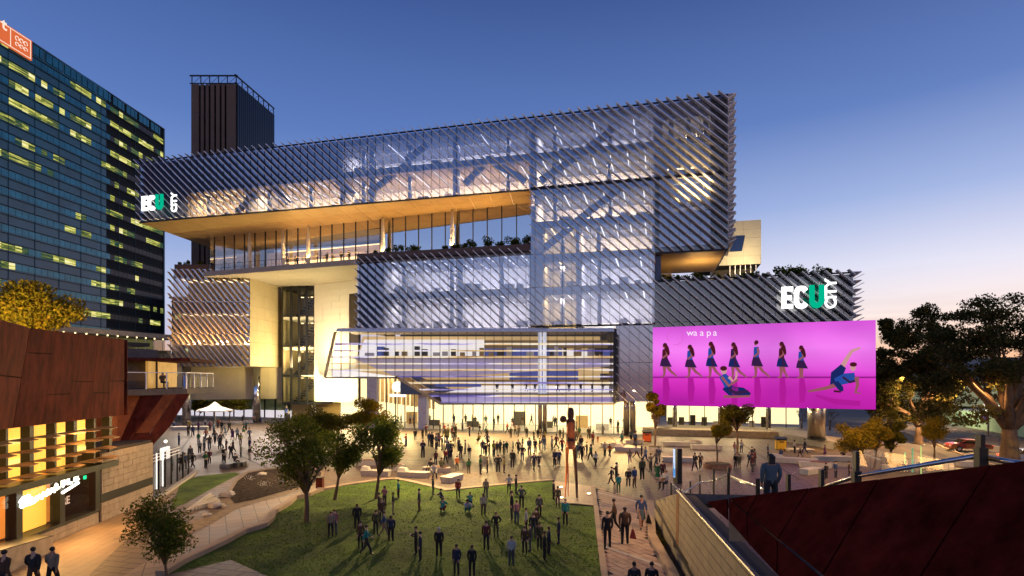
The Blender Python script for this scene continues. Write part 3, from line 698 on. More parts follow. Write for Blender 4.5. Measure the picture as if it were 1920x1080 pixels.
# ------------------------------------------------------------ glass hall with light bands
LY = 72.6
LF = Fr((0, LY), (1, LY))
def lx(px): return (px - CX) / F * LY
def lz(py): return H - (py - HY) / F * LY
hall = thing('glass_hall', 'long horizontal glass hall banded with glowing white and violet light strips, over the lobby', 'building', (0, 80, 5))
rows = [622, 634] + [634 + 12.2 * i for i in range(1, 11)]
ys = [lz(y) for y in rows]
XL0, XL1, XM0, XM1, XR = lx(630), lx(609), lx(744), lx(825), lx(1152)
def xleft(z):                                       # slanted left end, and the clipped lower left corner
    zt, zb, z2 = lz(622), lz(707), lz(756)
    if z >= zb: return XL0 + (XL1 - XL0) * (zt - z) / (zt - zb)
    return XM0 + (XM1 - XM0) * (zb - z) / (zb - z2)
def bandmat(name, seed, sc_=.12, s=1.0, stops=None):
    m = bpy.data.materials.new(name); m.use_nodes = True; t = m.node_tree; t.nodes.clear()
    g = N(t, 'ShaderNodeNewGeometry'); mp = N(t, 'ShaderNodeMapping'); mp.inputs['Location'].default_value = (seed * 7.3, 0, seed * 3.1); mp.inputs['Scale'].default_value = (1, 1, 9)
    n = N(t, 'ShaderNodeTexNoise'); n.inputs['Scale'].default_value = sc_; n.inputs['Detail'].default_value = 5
    r = N(t, 'ShaderNodeValToRGB'); ramp(r, stops or [(.34, S(84, 74, 150)), (.42, S(160, 146, 210)), (.48, S(232, 220, 244)), (.54, S(255, 240, 216)), (.6, S(244, 206, 150)), (.68, S(170, 130, 90))])
    e = N(t, 'ShaderNodeEmission'); e.inputs[1].default_value = s; o = N(t, 'ShaderNodeOutputMaterial')
    for a, b in ((g.outputs['Position'], mp.inputs[0]), (mp.outputs[0], n.inputs['Vector']), (n.outputs['Fac'], r.inputs[0]), (r.outputs[0], e.inputs[0]), (e.outputs[0], o.inputs[0])): t.links.new(a, b)
    return m
band = bandmat('led_band', 1, .10, 1.0)
band2 = bandmat('led_fascia', 3, .05, .8, [(.3, S(150, 125, 185)), (.5, S(205, 190, 235)), (.65, S(240, 225, 240))])
items = []; led = []; ml = []
W1 = 16.85 / F * LY
for j in range(len(ys) - 1):
    zt, zb = ys[j], ys[j + 1]
    x0 = max(xleft(zt), xleft(zb))
    xs_ = [x0] + [x for x in np.arange(math.ceil((x0 + .4) / W1) * W1, XR - .3, W1)] + [XR]
    for a, b in zip(xs_, xs_[1:]):
        m = MB(); m.fbox(LF, a + .025, b - .025, 0, .03, zb + .03, zt - .03); m.key = abs(a) ; items.append(m)
    if j >= 1:
        for a, b in zip(xs_[::4], xs_[4::4] + ([XR] if (len(xs_) - 1) % 4 else [])):
            m = MB(); m.fbox(LF, a + .02, b - .02, -.5, -.06, zb - .02, zb + (.22 if j % 2 else .15)); led.append(m)
pieces('pane', items, M['glass_clear'], hall, 300, key=lambda m: m.key)
pieces('light_band', led, band, hall, 200)
for x in np.arange(math.ceil(XL1 / W1) * W1, XR + .1, W1):
    zb = lz(756)
    if x < XL0: zt = lz(634) - (XL0 - x) * 2.2
    else: zt = ys[0]
    if x < XM0: zb = lz(707)
    elif x < XM1: zb = lz(707) + (lz(756) - lz(707)) * (x - XM0) / (XM1 - XM0)
    m = MB(); m.fbox(LF, x - .03, x + .03, .035, .16, zb, zt); m.build('mullion', M['darkmetal'], hall)
# rounded top edge
m = MB(); prev = None
for i in range(6):
    a = math.pi / 2 * i / 5; d, z = -1.3 + 1.3 * math.cos(a), ys[0] + .02 + .55 * math.sin(a)
    if prev: m.poly([LF.w(XL0, prev[0], prev[1]), LF.w(XR, prev[0], prev[1]), LF.w(XR, d, z), LF.w(XL0, d, z)])
    prev = (d, z)
m.build('curved_roof_edge', M['alu'], hall, smooth=True)
m = MB(); m.fbox(LF, XL0, XR, -9, -1.3, ys[0] + .3, ys[0] + .5); m.build('roof', M['floor'], hall)
# slanted frames of the clipped corner
fr_ = M['bronze']
def bar(px0, py0, px1, py1, w, d0, d1, mt, nm='frame'):
    a = (lx(px0), lz(py0)); b = (lx(px1), lz(py1)); L_ = math.hypot(b[0] - a[0], b[1] - a[1]); ns, nz_ = -(b[1] - a[1]) / L_ * w / 2, (b[0] - a[0]) / L_ * w / 2
    q = [(a[0] + ns, a[1] + nz_), (a[0] - ns, a[1] - nz_), (b[0] - ns, b[1] - nz_), (b[0] + ns, b[1] + nz_)]
    m = MB(); m.hexa([LF.w(s, d0, z) for s, z in q], [LF.w(s, d1, z) for s, z in q]); return m.build(nm, mt, hall)
bar(628, 622, 608, 708, .16, -.5, .2, M['bronze']); bar(608, 708, 745, 708, .25, -8, .2, M['cream']); bar(742, 706, 826, 757, .3, -8, .2, M['bronze'])
bar(826, 757, 1152, 757, .25, -10, .2, M['cream']); bar(1152, 622, 1152, 757, .3, -8, .2, M['darkmetal'])
# the inside of the hall
def hpoly(pts, d, mt, nm='interior_wall', th=.15):
    m = MB(); m.ext([LF.w(lx(x), d, lz(y)) for x, y in pts], LF.n.to_3d() * -th); return m.build(nm, mt, hall)
warmwall = mat('hall_warm_wall', (.6, .45, .25), .6, emit=(1, .66, .28), es=.42)  # hall walls and soffits emit; the room lighting is put into the materials
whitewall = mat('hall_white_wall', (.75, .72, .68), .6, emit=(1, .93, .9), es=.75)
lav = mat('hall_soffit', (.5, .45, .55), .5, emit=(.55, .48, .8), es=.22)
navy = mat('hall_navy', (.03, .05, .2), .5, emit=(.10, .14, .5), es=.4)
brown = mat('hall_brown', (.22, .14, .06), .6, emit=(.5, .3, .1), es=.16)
hpoly([(655, 624), (1140, 624), (1140, 738), (850, 738), (770, 706), (636, 706)], -6.5, warmwall)
hpoly([(668, 633), (905, 633), (905, 668), (655, 668)], -4.0, whitewall)
hpoly([(652, 670), (905, 670), (905, 676), (822, 706), (735, 706)], -2.0, lav, 'sloping_soffit', 1)
hpoly([(610, 690), (735, 706), (742, 706), (610, 706)], -2.4, whitewall, 'sloping_soffit', 1)
hpoly([(905, 634), (1150, 634), (1150, 650), (905, 650)], -4.2, brown)
hpoly([(905, 650), (1060, 650), (1060, 668), (905, 668)], -4.4, navy)
hpoly([(1060, 655), (1110, 655), (1110, 676), (1060, 676)], -3.6, whitewall)
hpoly([(1110, 650), (1150, 650), (1150, 662), (1110, 662)], -3.6, M['darkmetal'])
hpoly([(905, 672), (1152, 672), (1152, 686), (822, 708), (850, 690)], -2.6, lav, 'sloping_soffit', .8)
hpoly([(955, 684), (1090, 684), (1090, 712), (955, 712)], -3.4, navy)
hpoly([(1090, 684), (1152, 690), (1152, 700), (1090, 700)], -3.2, warmwall)
hpoly([(778, 712), (1152, 712), (1152, 722), (800, 722)], -3.0, brown)
hpoly([(800, 716), (900, 716), (900, 726), (815, 726)], -2.6, navy)
hpoly([(900, 724), (1152, 724), (1152, 737), (830, 737)], -3.2, whitewall)
hpoly([(822, 738), (1152, 738), (1152, 756), (828, 756)], -.8, band2, 'light_fascia', .3)
m = MB(); m.fbox(LF, lx(800), XR, -7, -.2, lz(741), lz(738)); m.build('hall_floor', M['floor'], hall)
m = MB(); m.fbox(LF, lx(655), XR, -7, -.4, lz(672), lz(669)); m.build('hall_floor', M['floor'], hall)
for px in (1013, 1022):
    m = MB(); m.tube([LF.w(lx(px), -1.0, lz(738)), LF.w(lx(px), -1.0, ys[0])], .24, 10); m.build('column', mat('hall_column', (.8, .8, .85), .3, emit=(.8, .85, 1), es=.5), hall, smooth=True)  # the columns carry some of the hall light as emission
for i in range(26):                                 # shelves, desks and machines along the upper gallery
    x = lx(670) + (XR - lx(670)) * (i + random.random() * .6) / 26
    m = MB(); h = random.uniform(.6, 1.5); m.fbox(LF, x, x + random.uniform(.4, 1.3), -3.2, -2.4, lz(669), lz(669) + h); m.build('cabinet', random.choice([navy, M['darkmetal'], brown, M['white']]), hall)

# ------------------------------------------------------------ lobby at ground level
lobby = thing('lobby', 'brightly lit ground floor lobby behind tall glass, warm yellow white inside', 'lobby', (0, 95, 0))
GL = Fr(G(690, 801)[:2], G(1195, 815)[:2])
CZ = 5.75
m = MB(); c = [GL.w(-14, -13, 0), GL.w(GL.L + 2, -13, 0), GL.w(GL.L + 2, 0, 0), GL.w(-14, 0, 0)]
m.hexa([(p.x, p.y, .0) for p in c], [(p.x, p.y, .06) for p in c]); m.build('lobby_floor', mat('lobby_floor', (.6, .52, .42), .25, var=.1), lobby)
m = MB(); m.hexa([(p.x, p.y, CZ + 3.4) for p in c], [(p.x, p.y, CZ + 3.6) for p in c]); m.build('lobby_ceiling', M['ceil'], lobby)
lw_m = mat('lobby_wall', (.8, .7, .5), .7, var=.15, scale=.25, emit=(1, .82, .44), es=1.2)  # wall emits; the lobby lighting is put into its material
m = MB(); m.fbox(GL, -14, GL.L + 2, -13.3, -13, .07, CZ + 3.3); m.build('lobby_wall', lw_m, lobby)
for i in range(10):
    s = 1 + i * GL.L / 10; m = MB()
    zc_ = CZ + 3.2 if s + 1.6 < GL.s(825) else 5.2
    for q in range(3): m.fbox(GL, s, s + 1.6, -3 - q * 4, -1.6 - q * 4, zc_, zc_ + .15)
    m.build('ceiling_light', M['lobbylight'], lobby)
n = 26; items = []
for i in range(n):
    a, b = GL.L * i / n, GL.L * (i + 1) / n; zt = CZ + 3.3
    m = MB(); m.fbox(GL, a + .03, b - .03, -.03, 0, .08, zt); items.append(m)
    m = MB(); m.fbox(GL, a - .05, a + .05, -.18, .06, .06, zt); m.build('mullion', M['darkmetal'], lobby)
for m in items: m.build('glass_pane', M['glass_clear'], lobby)
for px, w in ((795, .8), (700, .9), (1014, .35), (1023, .35), (1175, .5), (1187, .45)):
    s = GL.s(px, .5); m = MB()
    if px in (795, 700): m.fbox(GL, s - w, s + w, .2, 1.2, 0, CZ + 3.2); m.build('pier', mat('pier_grey', (.35, .34, .45), .5), lobby)
    else: m.tube([GL.w(s, 1, 0), GL.w(s, 1, CZ + 3)], w, 16); m.build('round_column', M['chrome'], lobby, smooth=True)
for i in range(16):                                 # hanging bronze fins inside the left hall
    s = GL.s(690 + i * 8, -5); m = MB(); m.fbox(GL, s, s + .14, -6, -5, 4.6 - .1 * i, CZ + 3.2); m.build('hanging_fin', M['bronze'], lobby)
for s, h, d in ((3, 2.3, -9), (9, 1.1, -6), (17, 1.1, -5), (24, 2.6, -11), (30, 1.2, -7), (36, 2.2, -9), (40, 1.1, -6)):
    m = MB(); m.fbox(GL, s, s + 2.2, d - .5, d, .07, h); m.build('counter', random.choice([M['white'], M['roomdark'], M['bronze']]), lobby)
for i in range(7):                                  # light spilling from the lobby soffit on to the plaza
    s = 4 + i * (GL.L - 6) / 6; lamp('AREA', GL.w(s, 5 + 2 * (i % 2), 5.3), 2100, (1, .68, .26), .7, aim=GL.w(s, 13, 0))
lamp('AREA', G(640, 800) + Vector((0, 0, 7)), 2400, (1, .72, .34), 2, aim=G(600, 850))
# soffit between the light hall and the lobby
m = MB(); q = [LF.w(XM1, -.3, 0), LF.w(XR, -.3, 0), GL.w(GL.L, -1, 0), GL.w(GL.s(825), -1, 0)]
m.hexa([(p.x, p.y, lz(756)) for p in q], [(p.x, p.y, lz(756) + .15) for p in q]); m.build('lobby_soffit', M['goldpanel'], lobby)
# round glowing sign with a bar under it
sg = thing('glowing_sign', 'glowing white oval sign over a white bar, in the lobby window', 'sign', G(745, 801) + Vector((0, 0, 3)))
s = GL.s(745, 1.3); m = MB(); z = 7.3
ov = [(s + 1.05 * math.cos(a), z + .95 * math.sin(a)) for a in np.linspace(0, 2 * math.pi, 24)[:-1]]
m.ext([GL.w(a, 1.3, b) for a, b in ov], GL.n.to_3d() * -.2); m.build('disc', emis('sign_white', (1, .95, .85), 1.6), sg)
m = MB(); m.fbox(GL, s - 1.5, s + 1.5, 1.1, 1.3, z - 1.75, z - 1.25); m.build('bar', emis('sign_white2', (1, .95, .85), 1.6), sg)
m = MB(); m.fbox(GL, s - .5, s + .6, 1.31, 1.34, z - .02, z + .05); m.build('mark', M['black'], sg)
m = MB(); m.fbox(GL, s - .04, s + .04, 1.1, 1.2, .5, z - 1.75); m.build('hanger', M['darkmetal'], sg)

# lobby under the screen, its base wall and big column
RL = Fr(G(1236, 806)[:2], G(1428, 812)[:2])
m = MB(); m.fbox(RL, 0, RL.L + 7, -14.3, -14, .5, 6.9); m.build('lobby_wall', lw_m, lobby)
m = MB(); m.fbox(RL, 0, RL.L + 7, -14, .2, 6.9, 7.2); m.build('lobby_ceiling', M['goldpanel'], lobby)
for i in range(4):
    m = MB(); m.fbox(RL, 1 + i * 5, 2.2 + i * 5, -8, -3, 6.7, 6.85); m.build('ceiling_light', M['lobbylight'], lobby)
for i in range(9):
    a, b = (RL.L + 6) * i / 9, (RL.L + 6) * (i + 1) / 9
    m = MB(); m.fbox(RL, a + .04, b - .04, -.03, 0, .9, 6.8); m.build('glass_pane', M['glass_clear'], lobby)
    m = MB(); m.fbox(RL, a - .06, a + .06, -.1, .1, .9, 6.8); m.build('mullion', M['darkmetal'], lobby)
    if i % 3 == 1: m = MB(); m.tube([RL.w(a, -1.5, .5), RL.w(a, -1.5, 6.8)], .4, 12); m.build('round_column', M['chrome'], lobby, smooth=True)
for i in range(9):
    m = MB(); s = 1 + i * 1.9; m.fbox(RL, s, s + .9, -5, -4.3, .6, 1.4 + random.random()); m.build('counter', random.choice([M['roomdark'], M['white'], M['darkmetal']]), lobby)
for i, s in enumerate((1.5, 7, 12.5)): lamp('AREA', RL.w(s, 2.2, 6.3), 620, (1, .68, .30), 1.2, aim=RL.w(s, 7, 0))
basew = thing('stone_base_wall', 'long low sand coloured stone base wall curving under the pink screen', 'wall', G(1400, 830))
pts = [(1205, 812), (1232, 816), (1300, 818), (1380, 820), (1440, 822), (1480, 824), (1530, 834), (1580, 843)]
pp = [G(x, y) for x, y in pts]; ct = []
for i in range(len(pp) - 1):
    k = max(1, int((pp[i + 1] - pp[i]).length / 2.2))
    for q in range(k): ct.append((pp[i].lerp(pp[i + 1], q / k), pp[i].lerp(pp[i + 1], (q + 1) / k)))
for a, b in ct:
    for zz in (0, .48):
        d = (b - a).normalized(); nn = Vector((-d.y, d.x, 0)); q = [a + d * .01, b - d * .01, b - d * .01 + nn * 3, a + d * .01 + nn * 3]
        m = MB(); m.hexa([(p.x, p.y, zz + .005) for p in q], [(p.x, p.y, zz + .475) for p in q]); m.build('stone_block', M['sand'], basew)
deck = [G(1470, 818, .7), G(1575, 834, .7), G(1520, 812, .7), G(1440, 806, .7)]
m = MB(); m.hexa([(p.x, p.y, .0) for p in reversed(deck)], [(p.x, p.y, .98) for p in reversed(deck)]); m.build('terrace_slab', M['conc'], basew)
col = thing('round_column', 'thick shiny round column under the right end of the pink screen', 'column', G(1531, 822))
p = G(1531, 824, .98); m = MB(); m.tube([(p.x, p.y, .98), (p.x, p.y, 7.6)], 1.05, 24); m.build('shaft', M['steel'], col, smooth=True)
m = MB(); m.tube([(p.x, p.y, .98), (p.x, p.y, 1.15)], 1.12, 24); m.build('base_ring', M['darkmetal'], col)

# ------------------------------------------------------------ pink video screen
SF = Fr((P(1224, 700, 71.6).x, 71.6), (P(1642, 700, 62.2).x, 62.2))
zt_, zb_ = H + 93 / F * 71.6, H - 53 / F * 71.6
scr = thing('video_screen', 'huge wide pink video screen showing a row of dancers in blue', 'screen', (25, 70, 5))
m = MB(); m.fbox(SF, 0, SF.L, -.7, -.02, zb_, zt_); m.build('cabinet', M['black'], scr)
m = MB(); m.poly([SF.w(0, 0, zb_), SF.w(SF.L, 0, zb_), SF.w(SF.L, 0, zt_), SF.w(0, 0, zt_)])
me = bpy.data.materials.new('screen_pink'); me.use_nodes = True; t = me.node_tree; t.nodes.clear()
g = N(t, 'ShaderNodeNewGeometry'); s3 = N(t, 'ShaderNodeSeparateXYZ'); t.links.new(g.outputs['Position'], s3.inputs[0])
mr = N(t, 'ShaderNodeMapRange'); mr.inputs['From Min'].default_value = zb_; mr.inputs['From Max'].default_value = zt_; t.links.new(s3.outputs['Z'], mr.inputs['Value'])
r = N(t, 'ShaderNodeValToRGB'); ramp(r, [(0, S(186, 34, 168)), (.2, S(206, 44, 184)), (.345, S(222, 58, 200)), (.36, S(120, 20, 110)), (.375, S(216, 66, 206)), (.44, S(232, 90, 224)), (.7, S(240, 130, 240)), (1, S(222, 92, 224))])
n1 = N(t, 'ShaderNodeTexNoise'); n1.inputs['Scale'].default_value = .12; mp = N(t, 'ShaderNodeMapping'); mp.inputs['Scale'].default_value = (1, 1, 1.5); t.links.new(g.outputs['Position'], mp.inputs[0]); t.links.new(mp.outputs[0], n1.inputs['Vector'])
r2 = N(t, 'ShaderNodeValToRGB'); ramp(r2, [(.3, (.8, .75, .82)), (.65, (1.08, 1.0, 1.05))]); t.links.new(n1.outputs['Fac'], r2.inputs[0])
mu = N(t, 'ShaderNodeMix', data_type='RGBA', blend_type='MULTIPLY'); mu.inputs['Factor'].default_value = 1
t.links.new(mr.outputs[0], r.inputs[0]); t.links.new(r.outputs[0], mu.inputs['A']); t.links.new(r2.outputs[0], mu.inputs['B'])
e = N(t, 'ShaderNodeEmission'); e.inputs[1].default_value = 1.0; t.links.new(mu.outputs['Result'], e.inputs[0]); o = N(t, 'ShaderNodeOutputMaterial'); t.links.new(e.outputs[0], o.inputs[0])
m.build('display', me, scr)
SC = {k: emis('screen_' + k, S(*v), 1.0) for k, v in dict(skin=(150, 84, 92), skin2=(205, 150, 150), hair=(74, 24, 34), blue=(26, 38, 96), blue2=(40, 74, 156), dark=(54, 30, 70), refl=(176, 28, 150), white=(255, 240, 255), faint=(214, 92, 190)).items()}
scm = list(SC.values()); sci = {k: i for i, k in enumerate(SC)}
def spt(px, py, d): s, z = SF.sz(px, py, d); return SF.w(s, d, z)
def sdraw(nm, shapes):
    m = MB(); d = .012
    for i, (c, pts) in enumerate(shapes):
        m.poly([spt(x, y, d + i * .004) for x, y in pts], sci[c])
    return m.build(nm, scm, scr)
def zz(x, y): return (1180 + x / 3.0, 440 + y / 3.0)   # reference measurements, thirds of a pixel
def limb(c, *p):
    """quad strip from (x,y,w) stations"""
    L_ = [];R_ = []
    for i, (x, y, w) in enumerate(p):
        a = p[max(i - 1, 0)]; b = p[min(i + 1, len(p) - 1)]; dx, dy = b[0] - a[0], b[1] - a[1]; l = math.hypot(dx, dy) or 1
        L_.append(zz(x - dy / l * w, y + dx / l * w)); R_.append(zz(x + dy / l * w, y - dx / l * w))
    return (c, L_ + R_[::-1])
def dot(c, x, y, rx, ry): return (c, [zz(x + rx * math.cos(a), y + ry * math.sin(a)) for a in np.linspace(0, 6.283, 13)[:-1]])
def dancer(x, top, foot, skirt, up, step, long_hair):
    h = foot - top; S_ = []
    S_.append(limb('refl', (x + 4, foot, 14), (x + 8, foot + h * .35, 20), (x + 6, foot + h * .75, 14)))
    S_.append(limb('skin', (x + 6, top + h * .62, 10), (x + step * .55, top + h * .83, 8), (x + step, foot - 12, 5), (x + step + 8, foot - 2, 4)))
    S_.append(limb('skin', (x - 4, top + h * .62, 11), (x - 2, top + h * .82, 8), (x - 4, foot - 8, 6), (x - 22, foot, 4)))
    S_.append((skirt, [zz(x - 16, top + h * .42), zz(x + 14, top + h * .42), zz(x + 30, top + h * .60), zz(x + 40, top + h * .70), zz(x - 28, top + h * .68), zz(x - 24, top + h * .55)]))
    S_.append(('dark', [zz(x + 2, top + h * .44), zz(x + 12, top + h * .44), zz(x + 24, top + h * .69), zz(x + 4, top + h * .69)]))
    S_.append(limb(up, (x, top + h * .17, 13), (x + 2, top + h * .3, 17), (x - 1, top + h * .45, 14)))
    S_.append(limb('skin', (x + 8, top + h * .2, 6), (x + 12, top + h * .34, 6), (x - 14, top + h * .44, 5)))
    if long_hair: S_.append(limb('hair', (x - 2, top + 4, 11), (x + 10, top + h * .15, 13), (x + 20, top + h * .29, 8), (x + 22, top + h * .36, 3)))
    S_.append(dot('skin', x - 4, top + h * .07, 9, 13)); S_.append(dot('hair', x + 1, top + h * .045, 12, 12))
    sdraw('dancer_image', S_)
for a in ((200, 612, 800, 'dark', 'hair', 58, 1), (340, 622, 802, 'dark', 'blue2', 60, 1), (458, 604, 803, 'blue', 'blue2', 52, 1), (585, 608, 806, 'blue', 'dark', 66, 1), (714, 596, 804, 'dark', 'blue2', 66, 0), (856, 604, 806, 'blue', 'hair', 30, 1), (966, 626, 808, 'dark', 'blue2', 6, 1)): dancer(*a)
sdraw('kneeling_dancer_image', [limb('blue', (540, 850, 26), (575, 880, 30), (640, 885, 24), (680, 900, 10)), limb('dark', (560, 870, 8), (600, 892, 10), (670, 880, 6)), limb('skin', (530, 910, 8), (580, 912, 7), (680, 908, 6)),
      limb('blue2', (522, 790, 22), (545, 820, 26), (556, 855, 20)), limb('skin2', (560, 800, 9), (590, 830, 8), (604, 790, 7), (600, 768, 5)), limb('skin', (520, 800, 8), (560, 850, 8), (612, 815, 6)), dot('skin2', 532, 765, 17, 20), dot('hair', 530, 752, 20, 14)])
sdraw('floor_dancer_image', [limb('refl', (1050, 905, 6), (1160, 940, 16), (1300, 950, 14)), limb('skin2', (1196, 745, 15), (1228, 690, 11), (1252, 655, 9), (1300, 636, 5)), limb('blue', (1150, 850, 22), (1165, 790, 34), (1205, 740, 18)),
      limb('skin', (1180, 840, 13), (1110, 862, 10), (1060, 872, 8), (1004, 882, 5)), limb('blue2', (1160, 830, 22), (1215, 810, 30), (1270, 800, 24)), limb('blue', (1160, 830, 14), (1190, 865, 16), (1200, 880, 6)), limb('dark', (1200, 800, 6), (1240, 830, 7), (1280, 820, 6)),
      limb('skin', (1278, 800, 13), (1284, 845, 9), (1272, 888, 7), (1300, 894, 4)), dot('skin2', 1258, 748, 16, 20), dot('hair', 1260, 730, 21, 13), limb('hair', (1150, 880, 6), (1190, 884, 5))])
rng = []
for i in range(26):
    if 8 <= i <= 10: continue
    a = i / 26 * 6.283; x, y = 258 + 42 * math.cos(a), 575 + 42 * math.sin(a); rng.append(limb('faint', (x, y, 3), (x + 5 * math.cos(a), y + 5 * math.sin(a), 2.5)))
sdraw('ring_mark', rng)
def text(name, body, fr, px, py, size, m, parent, d=.05, ext=.04, off=.0, rot=0, spacing=1.0, italic=0):
    cu = bpy.data.curves.new('txt', 'FONT'); cu.body = body; cu.size = size; cu.extrude = ext; cu.offset = off; cu.space_character = spacing; cu.shear = italic
    o = bpy.data.objects.new('txt', cu); COL.objects.link(o); bpy.context.view_layer.update()
    me = bpy.data.meshes.new_from_object(o); bpy.data.objects.remove(o); bpy.data.curves.remove(cu)
    s, z = fr.sz(px, py, d); co, si = math.cos(rot), math.sin(rot)
    sgn = 1
    for v in me.vertices:
        x, y, q = v.co; x, y = x * co - y * si, x * si + y * co
        v.co = fr.w(s + sgn * x, d + q, z + y)
    me.materials.clear(); me.materials.append(m); return link(name, me, parent)
for i, ch in enumerate('waapa'): text('letter', ch, SF, 1287.5 + i * 12.3, 629.5, 1.12, SC['white'], scr, d=.02, ext=.004)

# ------------------------------------------------------------ big letter signs
wsign = emis('sign_letters', (1, 1, 1), 2.2); gsign = emis('sign_letter_green', S(0, 176, 136), 1.1)
def letter_poly(ch):
    if ch == 'E': return [[(0, 0), (.62, 0), (.62, .2), (.25, .2), (.25, .4), (.55, .4), (.55, .6), (.25, .6), (.25, .8), (.62, .8), (.62, 1), (0, 1)]]
    out = []; inn = []
    if ch == 'C':
        for a in np.linspace(35, 325, 16): out.append((.36 + .36 * math.copysign(abs(math.cos(R(a))) ** .7, math.cos(R(a))), .5 + .52 * math.copysign(abs(math.sin(R(a))) ** .7, math.sin(R(a)))))
        for a in np.linspace(325, 35, 16): inn.append((.36 + .13 * math.copysign(abs(math.cos(R(a))) ** .7, math.cos(R(a))), .5 + .31 * math.copysign(abs(math.sin(R(a))) ** .7, math.sin(R(a)))))
        return [[out[i], out[i + 1], inn[len(inn) - 2 - i], inn[len(inn) - 1 - i]] for i in range(15)]
    if ch == 'U':
        o_ = [(0, 1.04)] + [(.36 + .36 * math.cos(R(a)), .34 + .36 * math.sin(R(a))) for a in np.linspace(180, 360, 11)] + [(.72, 1.04)]
        i_ = [(.25, 1.04)] + [(.36 + .11 * math.cos(R(a)), .34 + .11 * math.sin(R(a))) for a in np.linspace(180, 360, 11)] + [(.47, 1.04)]
        return [[o_[i], o_[i + 1], i_[i + 1], i_[i]] for i in range(12)]
def ecu(thing_, fr, px, py, h, d, gap):
    s, z = fr.sz(px, py, d)
    for k, ch in enumerate('ECU'):
        m = MB(); off = (0, .53, 1.17)[k] * h
        kx = .78 if ch == 'E' else .85
        for poly in letter_poly(ch): m.ext([fr.w(s + off + a * h * kx, d, z + b * h) for a, b in poly], fr.n.to_3d() * .25)
        m.build('letter', gsign if ch == 'U' else wsign, thing_)
    return s, z
e1 = thing('building_sign', 'glowing ECU CITY letters on the right wing above the pink screen, U in green', 'sign', BF.w(S1593 - 6, 1, 15), 'university name signs')
h = 2.62; s, z = ecu(e1, BF, 1465, 579, h, 1.3, .92)
text('letter_row', 'CITY', BF, 1567.5, 578.5, 1.7, wsign, e1, d=1.3, ext=.08, off=.035, rot=R(90), spacing=.95)
e2 = thing('building_sign', 'glowing ECU CITY letters at the far left end of the cantilever, U in green', 'sign', BF.w(S0 + 2, 1, 36), 'university name signs')
h = 2.35; s, z = ecu(e2, BF, 267.5, 396, h, 1.3, .86)
text('letter_row', 'CITY', BF, 331, 397.5, 1.5, wsign, e2, d=1.3, ext=.08, off=.03, rot=R(90), spacing=.95)

# ------------------------------------------------------------ rooftop block at right and roof gardens
RB = Fr((P(1330, 500, 92).x, 92), (P(1427, 500, 90).x, 90))
M['pav'] = mat('pavilion_panel', (.75, .68, .48), .6, var=.05)
rb = thing('rooftop_pavilion', 'pale cream panelled rooftop block with a slanted dark window, right behind the finned tower', 'building', (36, 95, 22))
z0, z1 = H + 210 / F * 91, H + 292 / F * 91
m = MB(); m.fbox(RB, -2, RB.L, -9, -.02, z0, z1); m.build('wall_core', M['joint'], rb)
for i in range(3):
    for j in range(5):
        a, b = RB.L * i / 3, RB.L * (i + 1) / 3; c, d = z0 + (z1 - z0) * j / 5, z0 + (z1 - z0) * (j + 1) / 5
        m = MB(); m.fbox(RB, a + .012, b - .012, 0, .07, c + .012, d - .012); m.build('cladding_panel', M['pav'], rb)
m = MB(); q = [RB.sz(1362, 444), RB.sz(1397, 442), RB.sz(1391, 471), RB.sz(1362, 473)]
m.ext([RB.w(s, .075, z) for s, z in q], RB.n.to_3d() * .1); m.build('window', mat('dark_window', (.02, .04, .12), .1, .3), rb)
m = MB(); m.fbox(RB, RB.L * .15, RB.L - .6, -4, -3.8, z0 - 2.0, z0); m.build('recessed_wall', M['roomdark'], rb)
for i in range(6):
    m = MB(); s = RB.L * (.4 + .1 * i); m.fbox(RB, s, s + .12, -.4, -.2, z0 - 2.0, z0); m.build('post', M['alu'], rb)
m = MB(); m.fbox(RB, -3, RB.L + .1, -9, 0, z0 - 2.4, z0 - 2.0); m.build('base_slab', M['floor'], rb)
lamp('AREA', BF.w(S1228 + 6, -6, 22.2), 420, (1, .66, .28), 3, aim=BF.w(S1228 + 6, -7, 25)); lamp('AREA', RB.w(5, 5, z0 - 1), 500, (1, .78, .45), 2, aim=RB.w(5, 0, z1 - 4))
def leaves(mb_v, mb_f, c, r, n, size, rs):
    """n small leaf quads in an ellipsoid shell"""
    u = rs.normal(size=(n, 3)); u /= np.linalg.norm(u, axis=1)[:, None]; rad = rs.rand(n) ** .45
    p = np.array(c) + u * rad[:, None] * np.array(r)
    a = rs.normal(size=(n, 3)); a /= np.linalg.norm(a, axis=1)[:, None]; b = np.cross(a, rs.normal(size=(n, 3))); b /= np.linalg.norm(b, axis=1)[:, None]
    s = size * (.6 + .8 * rs.rand(n))[:, None]
    mb_v.append(np.stack([p - a * s, p - b * s * .5, p + a * s, p + b * s * .5], 1).reshape(-1, 3))
def leaf_mesh(name, chunks, m):
    v = np.concatenate(chunks).astype(np.float32); n = len(v) // 4; me = bpy.data.meshes.new(name)
    me.vertices.add(len(v)); me.vertices.foreach_set('co', v.ravel()); me.loops.add(n * 4); me.loops.foreach_set('vertex_index', np.arange(n * 4, dtype=np.int32))
    me.polygons.add(n); me.polygons.foreach_set('loop_start', np.arange(0, n * 4, 4, dtype=np.int32)); me.polygons.foreach_set('loop_total', np.full(n, 4, dtype=np.int32))
    me.update(calc_edges=True); me.validate(); me.materials.append(m); return me
shrub_n = 0
